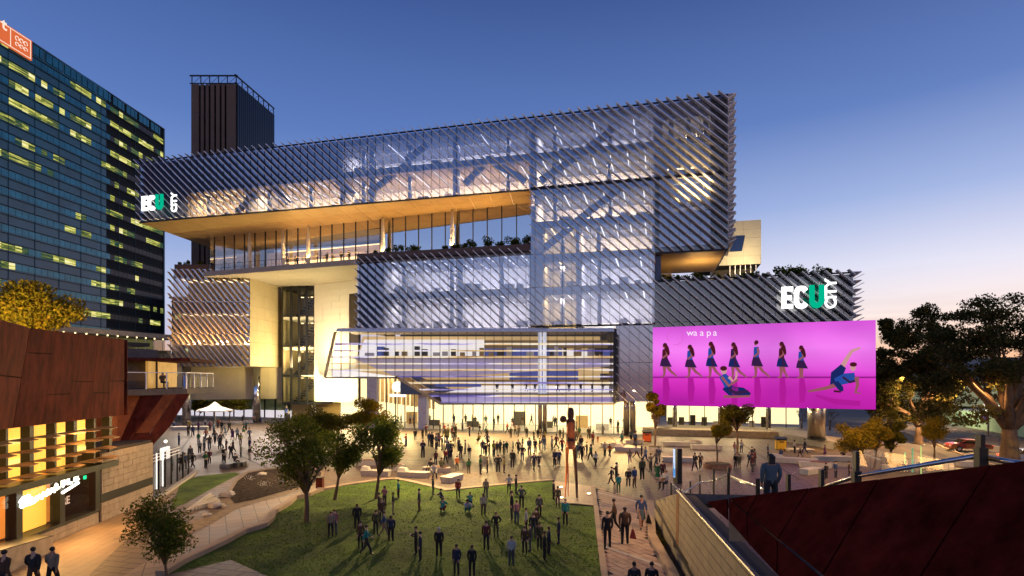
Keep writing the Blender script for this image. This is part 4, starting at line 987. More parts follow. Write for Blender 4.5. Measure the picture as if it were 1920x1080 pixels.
def shrub(p, r, label, m=M['leaf_d'], n=260, group='roof garden shrubs', low=False):
    rs = np.random.RandomState(int(abs(p[0] * 31 + p[2] * 7)) + 5); ch = []
    for q in range(4): leaves(ch, None, (rs.uniform(-.5, .5) * r, rs.uniform(-.3, .3) * r, r * rs.uniform(.3, .8)), (r * .5, r * .4, r * .5), n // 4, .09 + r * .06, rs)
    root = thing('shrub', label, 'shrub', p, group); link('foliage', leaf_mesh('foliage', ch, m), root, local=True)
    s = MB(); s.tube([(0, 0, -.1), (0, 0, r * .5)], .04, 5); s.build('stem', M['bark'], root, local=True)
m = MB(); m.fbox(BF, S670, S995, -1.6, .12, 26.32, 27.3); m.build('planter_box', mat('planter_box', (.13, .08, .06), .7), main)
for px, r in ((697, .6), (720, .8), (742, 1.1), (765, 1.0), (778, 1.0), (832, .6), (850, .7), (868, .8), (880, 1.1), (916, 1.3), (934, .8), (955, 1.2), (968, 1.1), (985, 1.5)):
    pos = 'left part' if px < 800 else 'right part'
    shrub(BF.w(sp(px), -.8, 27.3), r, f'{"tall" if r > 1 else "low"} dark shrub {px - 690} paces along the planter under the terrace glass' if 0 else f'dark shrub on the long planter below the terrace glass, {pos}')
for px, r in ((335, .5), (346, .7), (372, .6), (395, .7), (420, .6), (445, .6)):
    shrub(CB.w(CB.s(px), -.6, 29.8), r, 'dark shrub on the roof edge of the finned cube at left')
for px, r in ((1240, .9), (1256, .9), (1270, .8), (1290, .8), (1305, 1.0), (1316, 1.1)): shrub(BF.w(sp(px), -1.2, 21.4), r, 'dark shrub under the short golden overhang, above the sign wing')
for px, r in ((1345, .7), (1365, .7), (1385, .6), (1405, 1.0), (1420, .9)): shrub(BF.w(sp(px), -1.2, 21.4), r, 'dark shrub at the foot of the cream rooftop block')
for px, r in ((1440, .7), (1465, 1.2), (1478, 1.3), (1500, 1.5), (1510, 1.1), (1530, .7), (1546, 1.3), (1555, .9)): shrub(BF.w(sp(px), -1.2, 21.4), r, 'dark shrub on the open roof above the glowing letter sign')
# ------------------------------------------------------------ tall glass office tower, far left
TF = Fr((-115 + .066 * 96, 96), (-115 + .066 * 171, 171))
off = thing('office_tower', 'tall blue green glass office tower with rows of lit ribbon windows', 'building', (-120, 130, 0))
TL = TF.L; FH = 3.9; TOPZ = 83.6
kink = TF.s(200)
def tw(s, d, z):                                    # the face bows away after the kink
    return TF.w(s, d + (-.04 * (s - kink) if s > kink else 0), z)
def tbox(m, s0, s1, d0, d1, z0, z1, mi=0):
    q = [(s0, d0), (s1, d0), (s1, d1), (s0, d1)]; m.hexa([tw(s, d, z0) for s, d in q], [tw(s, d, z1) for s, d in q], mi); return m
tg1 = mat('tower_spandrel', (.012, .12, .19), .3, .0, var=.3, scale=.15); tg2 = mat('tower_spandrel_dark', (.010, .016, .02), .6, 0, spec=.1)  # teal and dark halves: differing reflections put into the base colour
tw1 = mat('tower_window', (.02, .19, .27), .1, .2, var=.4, scale=.3); tw2 = mat('tower_window_dark', (.010, .018, .022), .45, 0, var=.4, scale=.3)  # window colours carry the same two reflections
lits = [emis_var('office_light_%d' % i, S(*a), S(*b), S(*c), 1.0, sc_) for i, (a, b, c, sc_) in enumerate((((70, 88, 50), (190, 190, 84), (250, 244, 160), 1.1), ((150, 150, 70), (240, 230, 130), (255, 250, 200), .9), ((40, 60, 50), (110, 124, 60), (220, 214, 110), 1.3), ((24, 56, 62), (56, 82, 60), (130, 130, 70), 1.2)))]
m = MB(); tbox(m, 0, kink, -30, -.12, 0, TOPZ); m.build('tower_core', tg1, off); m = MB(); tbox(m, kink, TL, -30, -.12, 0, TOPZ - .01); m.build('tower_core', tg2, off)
wins = []; nb = int(TL / 1.55)
rs = np.random.RandomState(11)
nfl = 21
for j in range(nfl):
    zt = TOPZ - 3.2 - j * FH
    if zt < 4: break
    run = 0
    for i in range(nb):
        s0 = i * TL / nb; s1 = (i + 1) * TL / nb
        if run <= 0: state = rs.rand(); run = rs.randint(1, 7)
        run -= 1
        pl = (.62 if s0 > kink else .46) + (.3 if j < 4 else 0) + (.15 if j == 1 else 0) - (.22 if j > 13 else 0)
        li = rs.choice(4, p=[.22, .16, .34, .28]) if state < pl and rs.rand() < .85 else None
        m = MB(); tbox(m, s0 + .04, s1 - .04, -.1, -.05, zt - 1.55, zt - .2)
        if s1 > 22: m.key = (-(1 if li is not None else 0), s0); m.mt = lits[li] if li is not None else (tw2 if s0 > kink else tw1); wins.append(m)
# the lit and nearest windows are parts, the rest one field per material
wins.sort(key=lambda m: m.key)
for m in wins[:298]: m.build('window', m.mt, off)
rest = {}
for m in wins[298:]: rest.setdefault(m.mt.name, []).append(m)
for k, l in rest.items(): pieces('window', l, bpy.data.materials[k], off, 0)
fin = mat('tower_ledge', (.02, .085, .13), .5, 0); find = mat('tower_ledge_dark', (.015, .02, .025), .5, 0)  # ledge colours follow the teal and dark reflections too
for j in range(nfl + 1):
    zt = TOPZ - 3.2 - j * FH
    if zt < 3: break
    for dz in (0, -1.95):
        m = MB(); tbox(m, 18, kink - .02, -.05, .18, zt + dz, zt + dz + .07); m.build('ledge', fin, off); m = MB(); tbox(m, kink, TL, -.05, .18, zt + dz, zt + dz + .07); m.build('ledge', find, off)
vm = MB()
for i in range(0, nb, 1):
    s = i * TL / nb
    if s > 22 and i % 4 == 0: tbox(vm, s - .02, s + .03, -.11, .0, 8, TOPZ - 3.4)
vm.build('mullion', fin, off)
m = MB(); tbox(m, TL - .3, TL + .15, -30, .2, 0, TOPZ); m.build('corner_trim', fin, off)
for i in range(30):                                 # crown screens
    s = 24 + (TL - 25) * i / 30; m = MB(); tbox(m, s + .1, s + (TL - 25) / 30 * (.5 if i % 3 == 2 else .92), -.1, .05, TOPZ - 2.6, TOPZ - .5); m.build('crown_screen', tw1, off)
m = MB(); tbox(m, 18, TL, -1, .3, TOPZ - .3, TOPZ); m.build('parapet', fin, off)
os_ = thing('rooftop_sign', 'orange lit sign with white border, letter t and swirl emblem atop the tower', 'sign', tw(30, 0, TOPZ - 3))
sz_ = lambda px, py: TF.sz(px, py, .45)
s1 = TF.s(60, .45); s0 = s1 - 26
zt, zb = TOPZ - .2, TOPZ - 4.6
m = MB(); m.fbox(TF, s0, s1, .1, .45, zb, zt); m.build('panel', emis('sign_orange', S(222, 108, 62), 1.0), os_)
wh = emis('sign_orange_white', S(255, 225, 205), 1.1)
sd = TF.s(19, .45)
m = MB()
for a, b, c, d in ((s0, s1 - .3, zt - .35, zt - .2), (s0, s1 - .3, zb + .2, zb + .35), (s1 - .45, s1 - .3, zb + .2, zt - .2), (sd, sd + .15, zb + .2, zt - .2)): m.fbox(TF, a, b, .455, .5, c, d)
m.build('border', wh, os_)
text('letter', 't', TF, 3.0, 52, 3.4, wh, os_, d=.48, ext=.02, off=.06)
m = MB(); sc_c = (sd + s1) / 2
for i in range(-1, 2):
    for sg_ in (1, -1):
        pts = [TF.w(sc_c + i * 1.0 + .42 * math.cos(a), .5, (zt + zb) / 2 + sg_ * .62 + .45 * math.sin(a) * (1 if sg_ > 0 else .8)) for a in np.linspace(-.5, 4.6, 10)]
        m.tube(pts, .09, 5)
m.build('swirl_emblem', wh, os_)
# podium with a lit balcony at the tower's foot
pod = thing('office_podium', 'low podium with lit balcony and small lamps at the foot of the office tower', 'building', (-60, 120, 0))
PF = Fr((P(60, 620, 92).x, 92), (P(328, 640, 118).x, 118))
z_ = H + 70 / F * 115
m = MB(); m.fbox(PF, -10, PF.L, -10, -1, 0, z_ - 2); m.build('podium_wall', M['roomdark'], pod)
m = MB(); m.fbox(PF, -10, PF.L + 1, -8, .4, z_ + .2, z_ + 1.1); m.build('canopy', M['conc'], pod)
for i in range(14):
    s = PF.L * (i + .5) / 14; m = MB(); m.fbox(PF, s - .03, s + .03, -.1, 0, z_ - 2.2, z_ + .2); m.build('balcony_post', M['alu'], pod)
    m = MB(); m.fbox(PF, s + .05, s + PF.L / 14 - .05, -.08, -.05, z_ - 2.2, z_ - .1); m.build('balcony_pane', M['glass_terrace'], pod)
    m = MB(); m.ball(PF.w(s, .1, z_ + .1), .14, 6, 4); m.build('lamp_globe', M['strip_warm'], pod)
m = MB(); m.fbox(PF, 0, PF.L, -6, -5.8, z_ - 2.2, z_ + .2); m.build('interior_wall', mat('balcony_green', (.2, .25, .16), .6, emit=(.55, .6, .25), es=.25), pod)  # wall emits a little, standing in for light on the balcony

# ------------------------------------------------------------ brown tower behind
b0, b1 = P(360, 500, 200), P(443, 500, 200); b2 = Vector((b1.x + .125 * 24, 224, 0))
BT = Fr((b0.x, 200), (b1.x, 200)); BT2 = Fr((b1.x, 200), (b2.x, b2.y))
zt = H + 548 / F * 200
brn = mat('brown_concrete', (.11, .085, .065), .8, var=.12, scale=.2, bump=.2); dkg = mat('tower_dark_glass', (.012, .014, .02), .15, .3)
bt = thing('brown_tower', 'tall brown concrete tower with vertical dark window stripes and an open steel crown', 'building', ((b0.x + b1.x) / 2, 215, 0))
m = MB(); q = [b0, b1, b2, Vector((b0.x, 224, 0))]; m.hexa([(p.x, p.y + .3, 0) for p in q], [(p.x, p.y + .3, zt) for p in q]); m.build('tower_core', dkg, bt)
x = 0
for w in (2.6, 1.0, 1.0, 1.2, 1.2, 1.0, 3.2):
    m = MB(); m.fbox(BT, x, x + w, 0, .5, 0, zt); m.build('concrete_fin', brn, bt); x += w + (BT.L - 11.2) / 6
for i in range(20):
    a = BT2.L * i / 20; m = MB(); m.fbox(BT2, a, a + .9, 0, .6, 0, zt); m.build('side_fin', dkg, bt)
for z in np.arange(20, zt, 8): m = MB(); m.fbox(BT, 0, BT.L, .02, .3, z, z + .25); m.build('floor_band', dkg, bt)
fr2 = MB()
for fr, L_ in ((BT, BT.L), (BT2, BT2.L)):
    fr2.fbox(fr, -.8, L_ + .5, -.2, .2, zt + 3.0, zt + 3.4); fr2.fbox(fr, -.8, L_ + .5, -.2, .2, zt + .4, zt + .6)
    n = max(5, int(L_ / 3.4))
    for i in range(n + 1): a = L_ * i / n; fr2.fbox(fr, a - .12, a + .12, -.15, .15, zt, zt + 3.0)
    for i in range(n): fr2.tube([fr.w(L_ * i / n, 0, zt), fr.w(L_ * (i + 1) / n, 0, zt + 3)], .08, 4)
fr2.build('steel_crown', M['darkmetal'], bt)
m = MB(); m.fbox(BT, 4, BT.L - 3, -12, -4, zt, zt + 2.4); m.build('plant_room', brn, bt)
# far low buildings filling the gaps
for (px0, px1, py, Y, c, lab) in ((322, 360, 560, 170, (.12, .09, .08), 'distant dark block with small lit windows left of the finned cube'),
                                 (1640, 1760, 690, 210, (.3, .3, .25), 'pale low building lit greenish beyond the fig trees'),
                                 (1760, 1990, 672, 240, (.25, .27, .3), 'long grey building with a flat roof beyond the fig trees at the right edge')):
    a, b = P(px0, py, Y), P(px1, py, Y); f_ = Fr((a.x, Y), (b.x, Y)); t_ = thing('distant_building', lab, 'building', (a.x, Y, 0))
    m = MB(); m.fbox(f_, 0, f_.L, -12, 0, 0, a.z); m.build('wall', mat('far_wall', c, .8), t_)
    m = MB(); m.fbox(f_, -.5, f_.L + .5, -12.5, .6, a.z, a.z + .5); m.build('roof', M['conc'], t_)
    for i in range(int(f_.L / 3)):
        for z in np.arange(2.5, a.z - 2, 3.4):
            if random.random() < .5: m = MB(); m.fbox(f_, 1 + i * 3, 2.6 + i * 3, .01, .06, z, z + 1.5); m.build('window', lits[i % 4] if random.random() < .6 else dkg, t_)
# hoarding coloured by green light, and raised car park at the right
hd = thing('green_lit_hoarding', 'long pale green lit hoarding wall along the far side of the road, below parked cars', 'wall', G(1850, 800))
a, b = G(1760, 792), G(1990, 832); HF = Fr(a[:2], b[:2])
gm = mat('green_lit_board', (.28, .50, .36), .7, var=.1)  # green light falling on the boards is put into their colour
for i in range(14):
    m = MB(); m.fbox(HF, HF.L * i / 14 + .02, HF.L * (i + 1) / 14 - .02, -.1, 0, .02, 2.9); m.build('panel', gm, hd)
m = MB(); m.fbox(HF, -4, HF.L + 6, -30, -.15, 0, 2.6); m.build('car_park_deck', M['conc'], None, kind='structure')
wt = thing('banner_wall', 'pale lit wall with a turquoise banner behind the fig trunk at the right edge', 'wall', P(1850, 750, 130))
w_ = Fr((P(1690, 750, 135).x, 135), (P(1990, 750, 112).x, 112))
m = MB(); m.fbox(w_, 0, w_.L, -1, 0, 2.6, 7.2); m.build('wall_face', mat('lit_wall', (.5, .47, .3), .8, var=.2), wt)
m = MB(); m.fbox(w_, w_.L * .76, w_.L * .97, .02, .08, 4.6, 6.9); m.build('banner', mat('banner_teal', (.05, .42, .45), .5, var=.5, scale=.4), wt)
lamp('AREA', P(1830, 720, 100), 2600, (.75, 1, .75), 3, aim=P(1860, 790, 118)); lamp('AREA', P(1760, 722, 98), 1200, (1, .85, .5), 2, aim=P(1750, 770, 125))

# ------------------------------------------------------------ corten building at left
LW = Fr((-26.4 - 3.2 * .1176 * -1 * -1, 41.6 + 0), (-22.6, 9.4))   # along the wall towards the camera
LW = Fr((-26.45, 42.0), (-22.69, 10.0))
left = thing('corten_building', 'rust red steel clad building with glowing amber windows at the left edge', 'building', (-29, 30, 0))
fr = LW
if fr.n.x < 0: fr.n = -fr.n                          # face the square
def lsz(px, py, d=0): return fr.sz(px, py, d)
ZB, ZTOP = 6.5, 11.45
def lpx(px, d=0): return fr.s(px, d)
# slanted volume: seam stations top/bottom measured on the photograph
seams = [((232, 633), (231, 771)), ((208, 633), (199, 777)), ((183, 631), (165, 786)), ((146, 629), (124, 794)), ((104, 624), (77, 804)), ((55, 621), (22, 810))]
D = .9
st_ = []
for (a, b) in seams: st_.append((fr.w(lsz(a[0], a[1], D)[0], D, ZTOP), fr.w(lsz(b[0], b[1], D - .5)[0], D - .5, ZB)))
items = []
for (A, a), (B_, b) in zip(st_, st_[1:]):
    cuts = [0, random.uniform(.3, .75), 1]
    for c0, c1 in zip(cuts, cuts[1:]):
        q = [a.lerp(A, c0), a.lerp(A, c1), B_.lerp(b, 1 - c1), B_.lerp(b, 1 - c0)]
        q = [a.lerp(A, c0 + .004), b.lerp(B_, c0 + .004), b.lerp(B_, c1 - .004), a.lerp(A, c1 - .004)]
        nn = (q[1] - q[0]).cross(q[3] - q[0]).normalized(); 
        if nn.dot(q[0]) > 0: nn = -nn
        m = MB(); e_ = (q[1] - q[0]).normalized() * .012
        m.ext([q[0] + e_, q[1] - e_, q[2] - e_, q[3] + e_], nn * .05); m.build('steel_panel', M['corten'], left)
# the nearer facet folds towards the viewer
A, a = st_[-1]; near = Vector((A.x + 3.0, A.y - 9, 0))
q0 = [Vector((a.x, a.y, ZB)), Vector((near.x + .5, near.y, ZB + .3)), Vector((near.x + .2, near.y, ZTOP + .5)), Vector((A.x, A.y, ZTOP))]
for i in range(3):
    for j in range(2):
        bl = lambda t, k: (q0[0].lerp(q0[1], t)).lerp(q0[3].lerp(q0[2], t), k)
        c = [bl(i / 3 + .003, j / 2 + .004), bl((i + 1) / 3 - .003, j / 2 + .004), bl((i + 1) / 3 - .003, (j + 1) / 2 - .004), bl(i / 3 + .003, (j + 1) / 2 - .004)]
        nn = (c[1] - c[0]).cross(c[3] - c[0]).normalized(); nn = nn if nn.x > 0 else -nn
        m = MB(); m.ext(c, nn * .04); m.build('steel_panel', M['corten'], left)
m = MB(); c = [fr.w(lpx(232, .4), .3, 0), Vector((a.x - .15, a.y, 0)), Vector((near.x - .5, near.y, 0)), Vector((near.x - 14, near.y, 0)), fr.w(lpx(232, .4), -14, 0)]
m.hexa([(p.x, p.y, ZB + .05) for p in c], [(p.x, p.y, ZTOP - .1) for p in c]); m.build('upper_core', M['joint'], left)
m = MB(); c = [fr.w(lpx(232, .4), .6, 0), fr.w(lpx(232, .4), -14, 0)]
m.ext([Vector((c[0].x, c[0].y, ZB)), Vector((c[1].x, c[1].y, ZB)), Vector((c[1].x, c[1].y, ZTOP)), Vector((c[0].x, c[0].y, ZTOP))], (0, .06, 0)); m.build('steel_panel', M['corten'], left)
# lit window band with thin louvre shelves
s_r, s_l = lpx(207), lpx(-260)
amb = mat('amber_room', (.7, .42, .1), .6, var=.45, scale=.35, emit=(1, .47, .06), es=1.5)  # wall emits; the amber room light is put into it
m = MB(); m.fbox(fr, s_r, s_l, -1.6, -1.5, 3.5, ZB); m.build('interior_wall', amb, left)
hot = emis('amber_tubes', (1, .62, .16), 1.9)
zwin0, zwin1 = 3.72, ZB
nn_ = 5
W_ = 1.75
k = 0; s = s_r
while s < s_l:
    w = .16 if k % 2 else .3
    m = MB(); m.fbox(fr, s, s + w, -.35, .1, zwin0, zwin1); m.build('window_post', M['black'], left)
    m = MB(); m.fbox(fr, s + w + .02, s + W_ - .02, -.3, -.27, zwin0, zwin1); m.build('window_pane', M['glass_clear'], left)
    for z in (4.35, 5.45):
        if k % 3 != 2: m = MB(); m.fbox(fr, s + w + .1, s + W_ - .1, -1.3, -1.2, z, z + .3); m.build('tube_light', hot, left)
    s += W_; k += 1
lou = mat('timber_louvre', (.50, .27, .09), .6, var=.35, scale=1.5, stretch=(1, 1, 4), bump=.2)
for j in range(4):
    z = 4.0 + j * .62; k = 0; s = s_r + (.3 if j % 2 else 0)
    while s < s_l:
        m = MB(); t0 = fr.w(s, 0, 0); w = W_ * 1.02
        q = [fr.w(s + .03, .05, z), fr.w(s + w - .05, .05, z), fr.w(s + w * .75, .95, z - .06), fr.w(s + w * .2, .75, z - .06)]
        m.ext(q, (0, 0, .035)); m.build('louvre', lou, left); s += W_; k += 1
m = MB(); m.fbox(fr, s_r - .1, s_l, -.4, .45, 3.32, 3.66); m.build('beam', M['black'], left)
# shop front below
r1 = lpx(180)
org = mat('shop_wall', (.55, .22, .05), .6, var=.25, scale=.4, emit=(1, .30, .04), es=.6)  # shop light is put into the wall as emission
yel = mat('shop_blind', (.75, .45, .08), .6, var=.1, scale=.4, emit=(1, .5, .05), es=1.1)  # blind emits as well, in place of light behind it
m = MB(); m.fbox(fr, r1, s_l, -2.4, -2.3, .3, 3.3); m.build('shop_back_wall', org, left)
sa, sb = lpx(105), lpx(42); m = MB(); m.fbox(fr, sa, sb, -.6, -.5, .9, 3.25); m.build('door_panel', yel, left)
for px, w in ((180, .5), (113, .42), (32, .42), (-60, .42), (-200, .4)):
    s = lpx(px); m = MB(); m.fbox(fr, s - w / 2, s + w / 2, -.4, .12, .8, 3.3); m.build('window_post', M['black'], left)
for a, b in ((180, 113), (113, 32), (32, -60), (-60, -200)):
    m = MB(); m.fbox(fr, lpx(a) + .2, lpx(b) - .2, -.1, -.07, .85, 3.3); m.build('shop_pane', M['glass_clear'], left)
m = MB(); m.fbox(fr, r1, s_l, -.5, .2, .72, .86); m.build('sill', M['black'], left)
for i in range(14):
    for j in range(2):
        s = r1 + (s_l - r1) * i / 14; m = MB(); m.fbox(fr, s + .01, s + (s_l - r1) / 14 - .01, -.3, .16, .02 + .34 * j, .34 + .34 * j); m.build('stone_tile', M['sand_d'] if 0 else M['sand'], left)
text('letter_row', 'RE', fr, 113, 947, .62, emis('shop_letter', (1, .6, .35), .8), left, d=-.25, ext=.01, off=.01) if False else None
def wall_text(body, px, py, size, m, d):
    """lettering read from the square: runs away from the viewer along the wall"""
    cu = bpy.data.curves.new('txt', 'FONT'); cu.body = body; cu.size = size; cu.extrude = .01; cu.offset = .01
    o = bpy.data.objects.new('txt', cu); COL.objects.link(o); bpy.context.view_layer.update(); me = bpy.data.meshes.new_from_object(o)
    bpy.data.objects.remove(o); s, z = lsz(px, py, d)
    for v in me.vertices: v.co = fr.w(s - v.co.x, d + v.co.z, z + v.co.y)
    me.materials.clear(); me.materials.append(m); return me
link('lettering', wall_text('RE', 116, 948, .62, emis('shop_letter', (1, .62, .4), .8), -.03), left)
# exit lamp
ex = MB(); s = lpx(160, -.6); ex.fbox(fr, s - .2, s + .2, -.6, -.5, 2.75, 2.95); ex.build('exit_lamp', emis('exit_green', (.02, 1, .35), 1.5), left)
# glowing script sign
gs = thing('glowing_sign', 'white glowing brush script sign in the amber shop window at lower left', 'sign', fr.w(lpx(90), .3, 2))
wm = emis('script_white', (1, .93, .72), 3.5)
def stroke(pts, w, nm):
    m = MB(); m.tube([fr.w(*((lambda t: (t[0], .3, t[1]))(lsz(x, y, .3)))) for x, y in pts], w, 6); m.build(nm, wm, gs, smooth=True)
stroke([(40, 950), (38, 942), (44, 934), (54, 930), (56, 936), (46, 946), (40, 951)], .10, 'letter_stroke')
stroke([(48, 948), (54, 938), (60, 934), (62, 941), (55, 945), (64, 941), (70, 931)], .09, 'letter_stroke')
stroke([(68, 938), (74, 929), (78, 934), (82, 924), (86, 929), (90, 919), (92, 927)], .09, 'letter_stroke')
stroke([(92, 926), (97, 917), (101, 922), (106, 908), (106, 918), (110, 914)], .09, 'letter_stroke')
for pts in (((117, 912), (117, 893), (123, 891), (119, 901), (124, 903), (117, 912)), ((128, 888), (128, 908), (134, 905)), ((147, 884), (140, 887), (140, 902), (147, 898)), ((140, 894), (146, 891)), ((117, 924), (147, 905))): stroke(pts, .08, 'letter_stroke')
# stone wall right of the shop, with a dark band
SWs, SWe = lpx(283), lpx(186)
def stone_run(par, fr_, s0, s1, z0, zfun, bh=.42, bw=1.1, m_=None, band=None, d=.14):
    z = z0; row = 0
    while True:
        any_ = False; s = s0 - (bw * .5 if row % 2 else 0)
        while s < s1:
            a, b = max(s, s0), min(s + bw, s1); zm = zfun((a + b) / 2)
            if b - a > .15 and z + bh * .6 < zm:
                any_ = True; m = MB(); zt0, zt1 = min(z + bh - .012, zfun(a)), min(z + bh - .012, zfun(b)); dd = d + random.uniform(0, .012)
                q = [(a + .014, z), (b - .014, z), (b - .014, zt1 - .012), (a + .014, zt0 - .012)]
                m.ext([fr_.w(s_, dd, z_) for s_, z_ in q], fr_.n.to_3d() * -.12); m.build('stone_tile', m_ or M['sand'], par)
            s += bw
        z += bh; row += 1
        if not any_ or z > 20: break
sw = thing('stone_wall', 'sand coloured stone tile wall with a dark horizontal band, below the rusty raking prop', 'wall', fr.w((SWs + SWe) / 2, 0, 0))
m = MB(); m.fbox(fr, SWs, SWe, -8, .01, 0, 4.4); m.build('wall_core', M['joint'], sw)
stone_run(sw, fr, SWs, SWe, .01, lambda s: 1.15); stone_run(sw, fr, SWs, SWe, 1.72, lambda s: 4.4)
m = MB(); m.fbox(fr, SWs, SWe, 0, .1, 1.2, 1.7); m.build('dark_band', M['black'], sw)
# balcony and canopy past the corten volume
BY = Fr(fr.w(lpx(232, .4), .4, 0)[:2], (P(348, 700, 52).x, 52))
b_ = Fr((P(232, 700, 42).x, 42), (P(348, 700, 46).x, 46)); b3 = Fr((b_.w(b_.L, 0, 0).x, 46), (P(398, 700, 54).x, 54))
zf = H - 22 / F * 45
bal = thing('balcony', 'dark glass balcony with a flat roof and amber lit corner, beyond the rust red wall', 'balcony', b_.w(b_.L / 2, -2, 7))
for f_, nmn in ((b_, 3), (b3, 4)):
    m = MB(); m.fbox(f_, 0, f_.L, -5, .1, zf - .45, zf); m.build('balcony_floor', M['sand_d'], bal)
    for i in range(nmn + 1): m = MB(); s = f_.L * i / nmn; m.fbox(f_, s - .04, s + .04, .02, .1, zf, zf + 1.25); m.build('post', M['alu'], bal)
    for i in range(nmn): m = MB(); m.fbox(f_, f_.L * i / nmn + .05, f_.L * (i + 1) / nmn - .05, .04, .06, zf + .02, zf + 1.2); m.build('glass_panel', M['glass_clear'], bal)
    m = MB(); m.fbox(f_, 0, f_.L, .0, .08, zf + 1.25, zf + 1.31); m.build('handrail', M['alu'], bal)
m = MB(); zc = H + 30 / F * 46; m.fbox(b_, 4, b_.L, -6, .3, zc, zc + .25); m.fbox(b3, 0, b3.L, -6, .3, zc + .002, zc + .252); m.build('flat_roof', M['corten'], bal)
m = MB(); m.fbox(b_, -1, b_.L, -4.2, -4, zf, zc + 1); m.build('back_wall', M['sand_d'], bal)
m = MB(); m.fbox(b3, 1, b3.L, -3.2, -3, zf, zc); m.build('lit_wall', mat('balcony_amber', (.5, .3, .1), .6, var=.5, scale=.5, emit=(1, .5, .1), es=.4), bal)  # wall emits the amber light instead of receiving it
m = MB(); m.fbox(b_, 0, b_.L * .9, -9, -8.8, zc + .2, zc + 1.3); m.build('rear_wall', amb, bal)
m = MB(); m.fbox(b_, 0, b_.L, -9.5, -5.2, zc + 1.3, zc + 1.6); m.build('rear_roof', M['black'], bal)
# raking corten prop below the balcony
pr = thing('corten_prop', 'leaning rust orange steel prop under the balcony', 'support', fr.w(lpx(240), 0, 4))
def pl(pts, mt, nm, th=.25, par=pr):
    q = [P(x, y, Y) for x, y, Y in pts]; nn = (q[1] - q[0]).cross(q[2] - q[0]).normalized()
    if nn.dot(q[0]) > 0: nn = -nn
    m = MB(); m.ext([p - nn * th for p in q], nn * th); return m.build(nm, mt, par)
pl([(262, 742, 43.5), (306, 740, 44), (254, 812, 42), (213, 862, 40.5), (206, 860, 40.5)], M['corten'], 'face_panel')
pl([(307, 740, 44.02), (331, 739, 44.5), (281, 811, 42.6), (255, 812, 42.02)], M['corten_o'], 'face_panel')
pl([(332, 739, 44.5), (356, 738, 45), (318, 800, 43.6), (283, 838, 42.4), (214, 863, 40.5), (254, 814, 42), (282, 812, 42.6)], M['corten'], 'face_panel')
pl([(232, 741, 42.6), (262, 743, 43.4), (210, 860, 40.4), (206, 858, 40.3), (206, 782, 40.2), (231, 772, 42)], M['corten_o'], 'side_panel')
m = MB(); m.fbox(b_, -1, b_.L * .6, -3.6, -3.4, 4.4, zf - .4); m.build('rear_panel', M['corten_o'], pr)
lamp('AREA', fr.w(lpx(215), .6, 4.6), 60, (1, .45, .1), .6, aim=fr.w(lpx(232), .1, 6.5))
# warm light from the shop front on the walkway
for px in (150, 70, 0): lamp('AREA', fr.w(lpx(px), .5, 2.6), 190, (1, .52, .16), 1.6, aim=fr.w(lpx(px), 5.5, 0))
for px in (230, 120): lamp('AREA', fr.w(lpx(px), 1.2, 6.3), 120, (1, .55, .2), 1.2, aim=fr.w(lpx(px), 5, 0))
# slanted low stone block at the shop corner
q = [G(-60, 1020), G(24, 1058), G(61, 1031), G(40, 1006)]
sb_ = thing('stone_block', 'low slanted stone plinth by the shop window at the bottom left corner', 'plinth', G(20, 1040))
pA, pB = fr.w(lpx(61), .16, 0), fr.w(lpx(-90), .16, 0); pC, pD = fr.w(lpx(-90), 1.6, 0), fr.w(lpx(52), 1.2, 0)
m = MB(); m.hexa([(p.x, p.y, 0.01) for p in (pA, pB, pC, pD)], [(p.x, p.y, z) for p, z in ((pA, .75), (pB, 1.25), (pC, 1.25), (pD, .75))]); m.build('plinth_body', M['sand'], sb_)
m = MB(); m.hexa([(p.x, p.y, z) for p, z in ((pA, .76), (pB, 1.26), (pC, 1.26), (pD, .76))], [(p.x, p.y, z) for p, z in ((pA, .80), (pB, 1.3), (pC, 1.3), (pD, .80))]); m.build('plinth_cap', M['black'], sb_)
# glazed side entrance with lit posts (between the stone wall and the plaza)
en = thing('entrance_screen', 'glazed side entrance with glowing white posts and rails next to the stone wall', 'entrance', G(310, 915))
EF = Fr(G(283, 925)[:2], G(352, 893)[:2])
for i in range(7): m = MB(); s = EF.L * i / 6; m.fbox(EF, s - .05, s + .05, 0, .1, 0, 3.3 - i * .18); m.build('post', M['black'], en)
for i in range(2): m = MB(); s = EF.L * (.09 + i * .15); m.fbox(EF, s - .03, s + .03, .1, .16, .2, 3.0); m.build('light_tube', emis('tube', (1, .95, .85), 2.2), en)
for z in (2.4, 2.65, 2.9): m = MB(); m.fbox(EF, 0, EF.L * .7, .1, .15, z, z + .06); m.build('rail', M['alu'], en)
for i in range(6): m = MB(); m.fbox(EF, EF.L * i / 6 + .06, EF.L * (i + 1) / 6 - .06, .04, .06, .1, 2.2); m.build('glass_panel', M['glass_clear'], en)
m = MB(); m.fbox(EF, EF.L * .42, EF.L * .62, -.6, -.4, 2.1, 3.1); m.build('light_box', emis('light_box', (1, .96, .9), 1.1), en)
m = MB(); m.ball(EF.w(EF.L * .5, -.4, 3.6), .14, 10, 6); m.build('globe_lamp', emis('globe', (1, .95, .85), 2), en)
wall_line([G(283, 945), G(352, 898), G(368, 884)], .35, .2).build('threshold_kerb', M['conc'], None, kind='structure')

